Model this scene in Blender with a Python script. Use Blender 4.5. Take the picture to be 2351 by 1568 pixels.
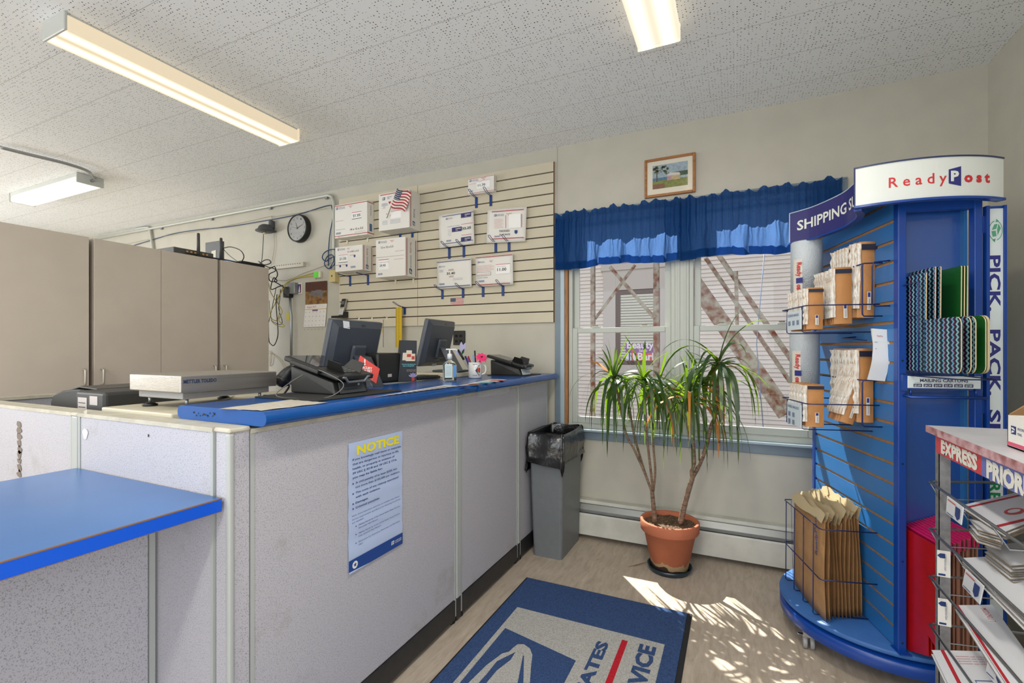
import bpy, bmesh, math, random
from mathutils import Vector, Matrix
random.seed(7)
for o in list(bpy.data.objects): bpy.data.objects.remove(o)
sc = bpy.context.scene
col = sc.collection
# ---------------------------------------------------------------- camera (survey frame: wall normal = +Y, metres)
FP, TH, HY, CX, CH = 1090.0, math.radians(25.25), 803.0, 1175.5, 1.28
cd = bpy.data.cameras.new('camera'); cam = bpy.data.objects.new('camera', cd); col.objects.link(cam)
cam.location = (0, 0, CH); cam.rotation_euler = (math.pi/2, 0, TH)
cd.sensor_width = 36; cd.lens = FP/2351*36; cd.shift_x = 0; cd.shift_y = (HY-784)/2351; cd.clip_start = .05
sc.camera = cam
# ---------------------------------------------------------------- world, sun, daylight, exposure
w = bpy.data.worlds.new('sky'); sc.world = w; w.use_nodes = True
nt = w.node_tree; bg = nt.nodes['Background']; sky = nt.nodes.new('ShaderNodeTexSky')
sky.sky_type = 'NISHITA'; sky.sun_disc = False; sky.sun_elevation = math.radians(51.8); sky.sun_rotation = math.radians(180)
sky.air_density = 1.0; sky.dust_density = 2.0
nt.links.new(sky.outputs['Color'], bg.inputs['Color']); bg.inputs['Strength'].default_value = 0.17
sd = bpy.data.lights.new('sun', 'SUN'); sun = bpy.data.objects.new('sun', sd); col.objects.link(sun)
sun.rotation_euler = Vector((.142, -.176, -.29)).to_track_quat('-Z', 'Y').to_euler()
sd.energy = 12.5; sd.angle = math.radians(.53); sd.color = (1, .95, .87)
def area(name, loc, direction, sx, sy, power, color=(1, 1, 1), spread=math.pi):
    d = bpy.data.lights.new(name, 'AREA'); d.shape = 'RECTANGLE'; d.size = sx; d.size_y = sy; d.energy = power; d.color = color; d.spread = spread
    o = bpy.data.objects.new(name, d); col.objects.link(o); o.location = loc
    o.rotation_euler = Vector(direction).to_track_quat('-Z', 'Y').to_euler(); return o
area('front_window_daylight', (-1.6, -2.42, 1.45), (0, 1, .12), 4.6, 1.9, 75, (.93, .965, 1.0))
area('lobby_fill_lamp', (-.31, -.8, 2.63), (0, 0, -1), .18, 1.15, 34, (1, .95, .86))  # added fill, unseen behind the viewer, lifts counter front and right wall
area('front_fixture_lamp', (-.31, 1.4, 2.63), (0, 0, -1), .16, .6, 13, (1, .95, .86))
area('side_door_daylight', (1.16, -.85, 1.25), (-1, .25, 0), 1.5, 2.1, 32, (.93, .965, 1.0))
area('rear_room_fill', (-8.0, -.4, 1.75), (1, .12, -.1), 3.6, 1.3, 170, (.95, .98, 1.0))  # added fill at the unseen far left, lifts right wall and left ceiling
area('rear_fill_lamp', (-2.67, -.8, 2.63), (0, 0, -1), .18, 1.15, 26, (1, .95, .86))  # added fill out of view, brightens the tall cabinets
sc.view_settings.view_transform = 'Standard'; sc.view_settings.look = 'None'
sc.view_settings.exposure = 0.0; sc.view_settings.gamma = 1; sc.view_settings.use_curve_mapping = False
# ---------------------------------------------------------------- survey helpers: turn a sighting into a point on a real plane
_F = Vector((-math.sin(TH), math.cos(TH), 0)); _R = Vector((math.cos(TH), math.sin(TH), 0)); _C = Vector((0, 0, CH))
def U(px, py, X=None, Y=None, z=None):
    r = _F + _R*((px-CX)/FP) + Vector((0, 0, (HY-py)/FP))
    t = X/r.x if X is not None else (Y/r.y if Y is not None else (z-CH)/r.z)
    return _C + r*t
def UP(px, py, o, n):
    r = _F + _R*((px-CX)/FP) + Vector((0, 0, (HY-py)/FP)); o = Vector(o); n = Vector(n)
    return _C + r*((o-_C).dot(n)/r.dot(n))
# ---------------------------------------------------------------- materials
MATS = {}
def lin(c): return tuple(((v/255)/12.92 if v/255 <= .04045 else ((v/255+.055)/1.055)**2.4) for v in c)
def mat(name, rgb, rough=.5, metal=0, noise=0, nscale=20, bump=0, bscale=80, spec=.5, stretch=(1, 1, 1), rgb2=None, coat=0, trans=0):
    if name in MATS: return MATS[name]
    m = bpy.data.materials.new(name); m.use_nodes = True; MATS[name] = m
    n = m.node_tree.nodes; l = m.node_tree.links; b = n['Principled BSDF']
    c = lin(rgb)+(1,); b.inputs['Base Color'].default_value = c; b.inputs['Roughness'].default_value = rough; b.inputs['Metallic'].default_value = metal
    b.inputs['Specular IOR Level'].default_value = spec; b.inputs['Coat Weight'].default_value = coat
    tc = n.new('ShaderNodeTexCoord'); mp = n.new('ShaderNodeMapping'); mp.inputs['Scale'].default_value = stretch; l.new(tc.outputs['Object'], mp.inputs['Vector'])
    if noise or rgb2:
        t = n.new('ShaderNodeTexNoise'); t.inputs['Scale'].default_value = nscale; t.inputs['Detail'].default_value = 5; l.new(mp.outputs[0], t.inputs['Vector'])
        mx = n.new('ShaderNodeMix'); mx.data_type = 'RGBA'
        c2 = lin(rgb2)+(1,) if rgb2 else tuple(max(0, v*(1-noise)) for v in c[:3])+(1,)
        mx.inputs[6].default_value = c; mx.inputs[7].default_value = c2
        cr = n.new('ShaderNodeMapRange'); cr.inputs['From Min'].default_value = .4; cr.inputs['From Max'].default_value = .65
        l.new(t.outputs['Fac'], cr.inputs['Value']); l.new(cr.outputs[0], mx.inputs[0]); l.new(mx.outputs[2], b.inputs['Base Color'])
    if bump:
        t = n.new('ShaderNodeTexNoise'); t.inputs['Scale'].default_value = bscale; t.inputs['Detail'].default_value = 3; l.new(mp.outputs[0], t.inputs['Vector'])
        bp = n.new('ShaderNodeBump'); bp.inputs['Strength'].default_value = bump; bp.inputs['Distance'].default_value = .003
        l.new(t.outputs['Fac'], bp.inputs['Height']); l.new(bp.outputs[0], b.inputs['Normal'])
    if trans: b.inputs['Transmission Weight'].default_value = trans
    return m
def emis(name, rgb, strength):
    m = bpy.data.materials.new(name); m.use_nodes = True; n = m.node_tree.nodes; b = n['Principled BSDF']
    b.inputs['Base Color'].default_value = lin(rgb)+(1,); b.inputs['Emission Color'].default_value = lin(rgb)+(1,); b.inputs['Emission Strength'].default_value = strength
    MATS[name] = m; return m
def nodes(m): return m.node_tree.nodes, m.node_tree.links, m.node_tree.nodes['Principled BSDF']
def math_n(n, l, op, a, b=None, c=None):
    x = n.new('ShaderNodeMath'); x.operation = op
    for i, v in enumerate((a, b, c)):
        if v is None: continue
        if isinstance(v, (int, float)): x.inputs[i].default_value = v
        else: l.new(v, x.inputs[i])
    return x.outputs[0]
# ---------------------------------------------------------------- object tree
INV = {}
def thing(name, label, cat, loc=(0, 0, 0), rz=0, group=None):
    o = bpy.data.objects.new(name, None); col.objects.link(o); o.location = loc; o.rotation_euler = (0, 0, rz); o.empty_display_size = .05
    o['label'] = label; o['category'] = cat
    if group: o['group'] = group
    INV[o.name] = (Matrix.Translation(Vector(loc)) @ Matrix.Rotation(rz, 4, 'Z')).inverted()
    return o
def tag(o, label, cat, group=None):
    o['label'] = label; o['category'] = cat
    if group: o['group'] = group
    return o
class MB:
    def __init__(s): s.v = []; s.f = []; s.mi = []; s.mats = []; s.cur = 0; s.smooth = []; s.sm = False
    def use(s, m):
        if m not in s.mats: s.mats.append(m)
        s.cur = s.mats.index(m); return s
    def add(s, vs, fs, M=None):
        k = len(s.v)
        s.v += [tuple((M @ Vector(v)) if M else v) for v in vs]
        for f in fs: s.f.append(tuple(k+i for i in f)); s.mi.append(s.cur); s.smooth.append(s.sm)
        return s
    def box(s, x0, x1, y0, y1, z0, z1, M=None):
        x0, x1 = min(x0, x1), max(x0, x1); y0, y1 = min(y0, y1), max(y0, y1); z0, z1 = min(z0, z1), max(z0, z1)
        return s.add([(x0, y0, z0), (x1, y0, z0), (x1, y1, z0), (x0, y1, z0), (x0, y0, z1), (x1, y0, z1), (x1, y1, z1), (x0, y1, z1)],
              [(3, 2, 1, 0), (4, 5, 6, 7), (0, 1, 5, 4), (1, 2, 6, 5), (2, 3, 7, 6), (3, 0, 4, 7)], M)
    def rbox(s, x0, x1, y0, y1, z0, z1, r=.004, seg=2, M=None):
        b = bmesh.new(); bmesh.ops.create_cube(b, size=1)
        for v in b.verts: v.co = Vector((x0 if v.co.x < 0 else x1, y0 if v.co.y < 0 else y1, z0 if v.co.z < 0 else z1))
        bmesh.ops.recalc_face_normals(b, faces=b.faces)
        bmesh.ops.bevel(b, geom=b.edges[:], offset=r, segments=seg, affect='EDGES', profile=.5)
        vs = [tuple(v.co) for v in b.verts]; fs = [tuple(v.index for v in f.verts) for f in b.faces]; b.free()
        return s.add(vs, fs, M)
    def quad(s, a, b, c, d): return s.add([tuple(a), tuple(b), tuple(c), tuple(d)], [(0, 1, 2, 3)])
    def poly(s, pts): return s.add([tuple(p) for p in pts], [tuple(range(len(pts)))])
    def prism(s, pts, ext):
        """pts: planar polygon (world/local), ext: extrusion vector"""
        e = Vector(ext); n = len(pts); a = [tuple(p) for p in pts]; b = [tuple(Vector(p)+e) for p in pts]
        return s.add(a+b, [tuple(reversed(range(n))), tuple(range(n, 2*n))]+[(i, (i+1) % n, n+(i+1) % n, n+i) for i in range(n)])
    def tube(s, pts, r, seg=8, closed=False, radii=None, caps=True):
        pts = [Vector(p) for p in pts]; n = len(pts); up = None; rings = []
        for i, p in enumerate(pts):
            a = pts[(i-1) % n] if (i or closed) else p; b = pts[(i+1) % n] if (i < n-1 or closed) else p
            t = (b-a)
            t = t.normalized() if t.length > 1e-9 else Vector((0, 0, 1))
            if up is None: up = t.orthogonal().normalized()
            up = (up - t*up.dot(t)); up = up.normalized() if up.length > 1e-6 else t.orthogonal().normalized()
            sd_ = t.cross(up); rr = radii[i] if radii else r
            rings.append([tuple(p + (up*math.cos(2*math.pi*k/seg) + sd_*math.sin(2*math.pi*k/seg))*rr) for k in range(seg)])
        vs = [v for rg in rings for v in rg]; fs = []
        for i in range(n if closed else n-1):
            for k in range(seg):
                j = (i+1) % n; fs.append((i*seg+k, i*seg+(k+1) % seg, j*seg+(k+1) % seg, j*seg+k))
        if not closed and caps: fs += [tuple(reversed(range(seg))), tuple((n-1)*seg+k for k in range(seg))]
        sm = s.sm; s.sm = True; s.add(vs, fs); s.sm = sm; return s
    def lathe(s, prof, c=(0, 0, 0), seg=32, axis='z', a0=0, a1=2*math.pi, M=None):
        full = abs(a1-a0-2*math.pi) < 1e-6; ns = seg if full else seg+1; vs = []; fs = []
        for r, h in prof:
            for k in range(ns):
                a = a0+(a1-a0)*k/seg; x, y = r*math.cos(a), r*math.sin(a)
                p = (x, y, h) if axis == 'z' else ((x, h, y) if axis == 'y' else (h, x, y))
                vs.append((p[0]+c[0], p[1]+c[1], p[2]+c[2]))
        for i in range(len(prof)-1):
            for k in range(seg):
                k2 = (k+1) % ns; fs.append((i*ns+k, i*ns+k2, (i+1)*ns+k2, (i+1)*ns+k))
        sm = s.sm; s.sm = True; s.add(vs, fs, M); s.sm = sm; return s
    def text(s, txt, O, Ud, Vd, h, width=None, bold=0, align='LEFT', slant=0):
        """flat lettering: O baseline origin, Ud reading direction, Vd up direction, h capital height"""
        cu = bpy.data.curves.new('t', 'FONT'); cu.body = txt; cu.size = 1; cu.offset = bold; cu.resolution_u = 2; cu.shear = slant
        ob = bpy.data.objects.new('t', cu); me = bpy.data.meshes.new_from_object(ob)
        vs = [v.co.copy() for v in me.vertices]; fs = [tuple(p.vertices) for p in me.polygons]
        bpy.data.objects.remove(ob); bpy.data.curves.remove(cu); bpy.data.meshes.remove(me)
        if not vs: return s
        x0 = min(v.x for v in vs); x1 = max(v.x for v in vs); k = h/.73; kx = (width/(x1-x0)) if width else k
        O = Vector(O); Ud = Vector(Ud).normalized(); Vd = Vector(Vd).normalized(); W = (x1-x0)*kx
        off = {'LEFT': 0, 'CENTER': -W/2, 'RIGHT': -W}[align]
        return s.add([tuple(O+Ud*((v.x-x0)*kx+off)+Vd*(v.y*k)) for v in vs], fs)
def build(name, mb, m=None, parent=None, bevel=0, seg=2, local=False, subsurf=0, solid=0):
    me = bpy.data.meshes.new(name); v = mb.v
    if parent is not None and not local:
        I = INV[parent.name]; v = [tuple(I @ Vector(p)) for p in v]
    me.from_pydata(v, [], mb.f)
    ms = list(mb.mats) if mb.mats else []
    if m and not ms: ms = [m]
    for x in ms: me.materials.append(x)
    if mb.mats: me.polygons.foreach_set('material_index', mb.mi)
    me.polygons.foreach_set('use_smooth', mb.smooth)
    b = bmesh.new(); b.from_mesh(me); 
    if any(mb.smooth) or bevel or len(mb.f) > 5: bmesh.ops.recalc_face_normals(b, faces=b.faces)
    b.to_mesh(me); b.free(); me.update()
    o = bpy.data.objects.new(name, me); col.objects.link(o)
    if parent is not None: o.parent = parent; INV[o.name] = INV[parent.name]
    else: INV[o.name] = Matrix.Identity(4)
    if solid: mo = o.modifiers.new('s', 'SOLIDIFY'); mo.thickness = solid; mo.offset = 0
    if bevel: mo = o.modifiers.new('b', 'BEVEL'); mo.width = bevel; mo.segments = seg; mo.limit_method = 'ANGLE'; mo.angle_limit = math.radians(40)
    if subsurf: mo = o.modifiers.new('d', 'SUBSURF'); mo.levels = subsurf; mo.render_levels = subsurf
    return o
def struct(name, mb, m=None, **k):
    o = build(name, mb, m, **k); o['kind'] = 'structure'; return o
def copy_tree(o, parent=None, loc=None, rz=None):
    c = o.copy(); col.objects.link(c)
    if parent is not None: c.parent = parent
    if loc is not None: c.location = loc
    if rz is not None: c.rotation_euler = (0, 0, rz)
    for ch in list(o.children): copy_tree(ch, c)
    return c
def relabel(o, label, group=None):
    o['label'] = label
    if group: o['group'] = group
    return o
def cyl(mb, a, b, r, seg=12): return mb.tube([a, b], r, seg)
def smooth_path(pts, n=6):
    P = [Vector(p) for p in pts]; out = []
    for i in range(len(P)-1):
        p0 = P[max(i-1, 0)]; p1 = P[i]; p2 = P[i+1]; p3 = P[min(i+2, len(P)-1)]
        for k in range(n):
            t = k/n; out.append(.5*((2*p1)+(p2-p0)*t+(2*p0-5*p1+4*p2-p3)*t*t+(3*p1-p0-3*p2+p3)*t**3))
    out.append(P[-1]); return out
Z = Vector((0, 0, 1))
def eagle(mb, O, Ud, Vd, h, blue, white, sh=.18):
    """sonic eagle: slanted square with a bird head swept in white"""
    Ud = Vector(Ud).normalized(); Vd = Vector(Vd).normalized(); O = Vector(O); n = Ud.cross(Vd)
    P = lambda a, b, e=0: O+Ud*((a+sh*b)*h)+Vd*(b*h)+n*e
    mb.use(blue).poly([P(0, 0), P(1.15, 0), P(1.15, 1), P(0, 1)])
    mb.use(white)
    mb.poly([P(.02, .78, .0004), P(.62, .82, .0004), P(.98, .6, .0004), P(.9, .5, .0004), P(.55, .56, .0004), P(.3, .6, .0004)])
    mb.poly([P(.08, .1, .0004), P(.3, .46, .0004), P(.6, .42, .0004), P(.9, .36, .0004), P(.7, .26, .0004), P(.4, .18, .0004)])
def rect_on(mb, O, Ud, Vd, a, b, w_, h_, m, e=0):
    Ud = Vector(Ud); Vd = Vector(Vd); O = Vector(O)+Ud.cross(Vd)*e
    mb.use(m); mb.quad(O+Ud*a+Vd*b, O+Ud*(a+w_)+Vd*b, O+Ud*(a+w_)+Vd*(b+h_), O+Ud*a+Vd*(b+h_))
# ================================================================ ROOM SHELL
W = 3.19; XR = 1.15; XL = -8.2; YF = -2.6; ZC = 2.72
wallm = mat('painted_wall', (192, 188, 174), .55, noise=.06, nscale=6, bump=.08, bscale=120)
whitem = mat('white_paint', (205, 205, 196), .5, noise=.08, nscale=14)
vinyl = mat('white_vinyl', (186, 190, 182), .35)
bluegrey = mat('blue_grey_trim_paint', (118, 134, 146), .35, noise=.1, nscale=9)
black = mat('black_plastic', (24, 24, 25), .42)
dark = mat('dark_gap', (18, 16, 15), .9)
steel = mat('galvanised_steel', (165, 168, 170), .35, metal=.85)
# floor: travertine pattern vinyl streaked along the room
fm = mat('travertine_vinyl_floor', (188, 172, 152), .5, spec=.35)
n, l, b = nodes(fm)
tc = n.new('ShaderNodeTexCoord'); mp = n.new('ShaderNodeMapping'); mp.inputs['Scale'].default_value = (22, 4.5, 1); l.new(tc.outputs['Object'], mp.inputs[0])
t1 = n.new('ShaderNodeTexNoise'); t1.inputs['Scale'].default_value = 1.6; t1.inputs['Detail'].default_value = 8; t1.inputs['Roughness'].default_value = .65; t1.inputs['Distortion'].default_value = .6; l.new(mp.outputs[0], t1.inputs[0])
cr = n.new('ShaderNodeValToRGB'); e = cr.color_ramp.elements; e[0].position = .3; e[0].color = lin((164, 149, 132))+(1,); e[1].position = .7; e[1].color = lin((196, 182, 165))+(1,)
l.new(t1.outputs['Fac'], cr.inputs[0]); l.new(cr.outputs[0], b.inputs['Base Color'])
m = MB(); m.box(XL, XR, YF, W, -.05, 0); struct('floor', m, fm)
# ceiling: 12 inch perforated acoustic tiles
cm = mat('perforated_ceiling_tile', (242, 244, 244), .85)
n, l, b = nodes(cm); tc = n.new('ShaderNodeTexCoord'); sp = n.new('ShaderNodeSeparateXYZ'); l.new(tc.outputs['Object'], sp.inputs[0])
M_ = lambda op, a, b_=None, c=None: math_n(n, l, op, a, b_, c)
def seam(o, off, wdt):
    d = M_('SUBTRACT', o, off); d = M_('DIVIDE', d, .3048); d = M_('FRACT', M_('ADD', d, 100.5)); d = M_('ABSOLUTE', M_('SUBTRACT', d, .5))
    return M_('LESS_THAN', d, wdt/.3048)
sx = seam(sp.outputs[0], -.305, .0011); sy = seam(sp.outputs[1], 2.366, .0013)
PIT = .3048/20
gx = M_('DIVIDE', M_('ADD', sp.outputs[0], .305), PIT); gy = M_('DIVIDE', M_('SUBTRACT', sp.outputs[1], 2.366), PIT)
ix = M_('FLOOR', gx); iy = M_('FLOOR', gy)
cv = n.new('ShaderNodeCombineXYZ'); l.new(ix, cv.inputs[0]); l.new(iy, cv.inputs[1])
wn = n.new('ShaderNodeTexWhiteNoise'); wn.noise_dimensions = '2D'; l.new(cv.outputs[0], wn.inputs['Vector'])
ss = n.new('ShaderNodeSeparateColor'); l.new(wn.outputs['Color'], ss.inputs[0])
fx = M_('SUBTRACT', M_('FRACT', gx), M_('MULTIPLY_ADD', ss.outputs[0], .5, .25)); fy = M_('SUBTRACT', M_('FRACT', gy), M_('MULTIPLY_ADD', ss.outputs[1], .3, .35))
rr = M_('SQRT', M_('ADD', M_('MULTIPLY', fx, fx), M_('MULTIPLY', fy, fy)))
rad = M_('MULTIPLY_ADD', ss.outputs[2], .11, .085); pres = M_('LESS_THAN', wn.outputs['Value'], .56)
hole = M_('MULTIPLY', M_('LESS_THAN', rr, rad), pres)
mx = n.new('ShaderNodeMix'); mx.data_type = 'RGBA'; mx.inputs[6].default_value = lin((242, 244, 244))+(1,); mx.inputs[7].default_value = lin((58, 44, 36))+(1,); l.new(hole, mx.inputs[0])
mx2 = n.new('ShaderNodeMix'); mx2.data_type = 'RGBA'; mx2.inputs[7].default_value = lin((150, 144, 132))+(1,); l.new(mx.outputs[2], mx2.inputs[6]); l.new(M_('MULTIPLY', sy, .7), mx2.inputs[0])
mx3 = n.new('ShaderNodeMix'); mx3.data_type = 'RGBA'; mx3.inputs[7].default_value = lin((254, 254, 252))+(1,); l.new(mx2.outputs[2], mx3.inputs[6]); l.new(M_('MULTIPLY', sx, .8), mx3.inputs[0]); l.new(mx3.outputs[2], b.inputs['Base Color'])
m = MB(); m.box(XL, XR, YF, W, ZC, ZC+.06); struct('ceiling', m, cm)
# window wall with one opening for the twin window
OX0, OX1, OZ0, OZ1 = -1.075, .445, .735, 2.228
m = MB(); m.box(XL, OX0, W, W+.07, 0, ZC).box(OX1, XR+.1, W, W+.07, 0, ZC).box(OX0, OX1, W, W+.07, 0, OZ0).box(OX0, OX1, W, W+.07, OZ1, ZC)
m.box(-1.158, -1.149, W-.003, W, 2.2, ZC); m.box(-.515, -.512, W-.0012, W, .26, .66)   # batten and board joint
struct('wall_back', m, wallm)
m = MB(); m.box(XR, XR+.12, -.05, W, 0, ZC).box(XR, XR+.12, YF, -1.65, 0, ZC).box(XR, XR+.12, -1.65, -.05, 2.35, ZC).box(XR, XR+.12, -1.65, -.05, 0, .15); struct('wall_right', m, wallm)
m = MB(); m.box(XL-.12, XL, 1.6, W, 0, ZC).box(XL-.12, XL, YF, -2.3, 0, ZC).box(XL-.12, XL, -2.3, 1.6, 2.6, ZC).box(XL-.12, XL, -2.3, 1.6, 0, 1.1); struct('wall_left', m, wallm)
m = MB(); m.box(XL, -4.0, YF-.12, YF, 0, ZC).box(.8, XR, YF-.12, YF, 0, ZC).box(-4.0, .8, YF-.12, YF, 2.45, ZC).box(-4, .8, YF-.12, YF, 0, .45)
struct('wall_front', m, wallm)
# blue grey casing around the window and its sill board
m = MB(); y0 = W-.018
m.box(-1.16, -1.12, y0, W, .66, 2.228).box(.5, .56, y0, W, .66, 2.228).box(-1.16, .56, y0, W, 2.228, 2.24)
m.box(-1.16, .56, W-.014, W, .662, .725)
struct('trim_1', m, bluegrey, bevel=.003)
lighttrim = mat('pale_blue_trim_paint', (168, 186, 196), .3)
m = MB(); m.box(-1.12, -1.09, W-.02, W+.02, .72, 2.226).box(-1.158, .558, W-.045, W, .722, .737)
struct('trim_2', m, lighttrim, bevel=.003)
wood = mat('bare_pine', (176, 122, 76), .6, noise=.3, nscale=12, stretch=(6, 6, 1))
m = MB(); m.box(-1.09, -1.068, W-.012, W+.05, .735, 2.226); struct('trim_3', m, wood, bevel=.002)
# twin double hung vinyl windows
pane = bpy.data.materials.new('window_glass'); pane.use_nodes = True; n = pane.node_tree.nodes; l = pane.node_tree.links; n.clear()
out = n.new('ShaderNodeOutputMaterial'); tr = n.new('ShaderNodeBsdfTransparent'); tr.inputs[0].default_value = (.95, .97, .96, 1); gl = n.new('ShaderNodeBsdfGlossy'); gl.inputs['Roughness'].default_value = .01
fr = n.new('ShaderNodeFresnel'); fr.inputs[0].default_value = 1.45; ms = n.new('ShaderNodeMixShader'); gg = n.new('ShaderNodeNewGeometry'); iv = math_n(n, l, 'SUBTRACT', 1, gg.outputs['Backfacing']); l.new(math_n(n, l, 'MULTIPLY', math_n(n, l, 'MULTIPLY', fr.outputs[0], iv), .6), ms.inputs[0]); l.new(tr.outputs[0], ms.inputs[1]); l.new(gl.outputs[0], ms.inputs[2]); l.new(ms.outputs[0], out.inputs[0])
def rect_frame(m, x0, x1, z0, z1, y0, y1, t, tb=None, tt=None):
    tb = tb or t; tt = tt or t
    m.box(x0, x0+t, y0, y1, z0, z1).box(x1-t, x1, y0, y1, z0, z1).box(x0+t, x1-t, y0, y1, z0, z0+tb).box(x0+t, x1-t, y0, y1, z1-tt, z1)
def dh_window(name, x0, x1, label):
    t = bpy.data.objects.new(name, None); col.objects.link(t); t.location = (x0, W, OZ0); t['kind'] = 'structure'; t['label'] = label
    INV[t.name] = Matrix.Translation(t.location).inverted()
    f = MB(); rect_frame(f, x0, x1, OZ0, OZ1, W+.008, W+.06, .026, .035, .016); f.box(x0, x1, W-.002, W+.03, OZ0, OZ0+.03); build('window_frame', f, vinyl, t, bevel=.003)
    zm = 1.432
    s = MB(); rect_frame(s, x0+.028, x1-.028, zm-.035, OZ1-.016, W+.042, W+.058, .04, .028, .02); build('upper_sash', s, vinyl, t, bevel=.004)
    s = MB(); rect_frame(s, x0+.026, x1-.026, OZ0+.035, zm, W+.012, W+.04, .036, .046, .036); ls = build('lower_sash', s, vinyl, t, bevel=.004)
    g = MB(); g.box(x0+.06, x1-.06, W+.053, W+.056, zm, OZ1-.05); build('pane', g, pane, t)
    g = MB(); g.box(x0+.055, x1-.055, W+.025, W+.028, OZ0+.08, zm-.035); build('pane', g, pane, t)
    lk = mat('lock_bronze', (120, 108, 92), .4, metal=.5)
    for k in (.27, .73):
        xx = x0+(x1-x0)*k; q = MB(); q.use(vinyl).rbox(xx-.028, xx+.028, W+.014, W+.04, zm, zm+.006, .002); q.box(xx-.016, xx+.016, W+.016, W+.036, zm+.006, zm+.012); q.use(lk).rbox(xx-.02, xx+.012, W+.018, W+.032, zm+.012, zm+.018, .002)
        build('sash_lock', q, None, t)
    return t
dh_window('window_1', -1.066, -.352, 'left hand double hung window in white vinyl')
dh_window('window_2', -.268, .44, 'right hand double hung window in white vinyl')
m = MB(); m.box(-.352, -.268, W+.0, W+.07, OZ0, OZ1); m.box(-.336, -.322, W-.006, W, OZ0, OZ1); m.box(-.298, -.284, W-.006, W, OZ0, OZ1); struct('trim_4', m, vinyl, bevel=.002)
# baseboard heater
hm = mat('heater_enamel', (206, 204, 194), .45, noise=.12, nscale=10, bump=.05)
t = thing('baseboard_heater', 'long cream enamelled baseboard heater under the twin window', 'heater', (-.1, W-.04, 0))
m = MB(); x0, x1 = -1.14, 1.145
m.box(x0, x1, W-.012, W-.002, .03, .262); build('back_plate', m, hm, t, bevel=.002)
m = MB(); m.prism([(x0, W-.012, .262), (x0, W-.06, .262), (x0, W-.07, .25), (x0, W-.07, .243), (x0, W-.012, .25)], (x1-x0, 0, 0)); build('top_cover', m, hm, t)
m = MB(); m.prism([(x0, W-.078, .032), (x0, W-.078, .165), (x0, W-.072, .175), (x0, W-.066, .165), (x0, W-.066, .032)], (x1-x0, 0, 0)); build('front_panel', m, hm, t)
m = MB(); m.prism([(x0, W-.06, .236), (x0, W-.074, .2), (x0, W-.07, .198), (x0, W-.055, .234)], (x1-x0, 0, 0)); build('damper', m, mat('heater_damper', (150, 150, 144), .35, metal=.4), t)
m = MB(); m.use(mat('heater_fins', (70, 70, 72), .5, metal=.5)).box(x0+.02, x1-.02, W-.055, W-.015, .08, .16); build('fin_tube', m, None, t)
# ---------------------------------------------------------------- outside: neighbour house, fire escape, ground
gm = mat('outdoor_gravel', (150, 146, 138), .9, noise=.3, nscale=30)
m = MB(); m.box(-16, 16, W+.07, 15, -.55, -.5); struct('ground', m, gm)
sid = mat('white_lap_siding', (228, 216, 208), .6, noise=.05, nscale=4)
NY = 11.0; NQ = 1.77
t = thing('neighboring_house', 'pale lap sided house wall seen through the twin window', 'house', (-1, NY, -.5))
m = MB(); k = 0; z = -.5; HL = .088
prof = []
while z < 7: prof += [(NY, z), (NY+.022, z+HL-.001)]; z += HL
vs = []; 
for (y, zz) in prof: vs += [(-12, y, zz), (10, y, zz)]
m.add(vs, [(2*i, 2*i+1, 2*i+3, 2*i+2) for i in range(len(prof)-1)]); m.box(-12, 10, NY+.03, NY+.25, -.5, 7)
build('siding', m, sid, t)
tr = mat('weathered_white_trim', (200, 190, 184), .6); brn = mat('brown_storm_frame', (98, 74, 68), .5, noise=.2, nscale=30)
def wq(px, py): return U(px, py, Y=NY)
a = wq(1415, 690); bq = wq(1523, 838)
wx0, wx1, wz0, wz1 = wq(1415, 690).x, wq(1523, 690).x, wq(1470, 838).z, wq(1470, 664).z
m = MB(); rect_frame(m, wx0-.3, wx1+.22, wz0-.2, wz1+.5, NY-.04, NY+.03, .29, .2, .5); m.box(wx0-.35, wx1+.27, NY-.07, NY, wz1+.46, wz1+.6); build('window_trim', m, tr, t, bevel=.004)
m = MB(); rect_frame(m, wx0, wx1, wz0, wz1, NY-.03, NY+.02, .1); m.box(wx0, wx1, NY-.02, NY+.01, (wz0+wz1)/2-.02, (wz0+wz1)/2+.02); build('storm_frame', m, brn, t)
m = MB(); blind = mat('window_blinds', (196, 196, 184), .5, noise=.35, nscale=3, stretch=(1, 1, 14)); m.use(mat('blind_shadow', (84, 80, 74), .8)).box(wx0+.05, wx1-.05, NY-.006, NY+.0, wz0+.05, wz1-.05); m.use(mat('blind_slat', (214, 210, 196), .5))
for i in range(24):
    zz = wz0+.12+i*(wz1-wz0-.22)/24; m.box(wx0+.09, wx1-.09, NY-.016, NY-.006, zz, zz+.05)
build('blinds', m, blind, t)
m = MB(); s0 = wq(1437, 788); s1 = wq(1522, 834); purple = mat('sign_purple', (150, 96, 156), .5); redd = mat('sign_coral', (216, 92, 88), .5); wht = mat('sign_white', (238, 236, 238), .5)
zt, zb_ = s0.z, s1.z; xa, xb = s0.x, wx1-.05
m.use(purple).box(xa, xb, NY-.024, NY-.02, (zt+zb_)/2, zt); m.use(wht).box(xa, xa+.23, NY-.024, NY-.02, zb_, (zt+zb_)/2); m.use(redd).box(xa+.23, xb, NY-.024, NY-.02, zb_, (zt+zb_)/2)
m.use(wht).text('Beauty', (xa+.03, NY-.026, (zt+zb_)/2+.11), (1, 0, 0), Z, .16, bold=.03); m.text('Salon', (xa+.3, NY-.026, (zt+zb_)/2+.03), (1, 0, 0), Z, .06, bold=.02); m.text('Barber', (xa+.27, NY-.026, zb_+.07), (1, 0, 0), Z, .17, bold=.03)
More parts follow.
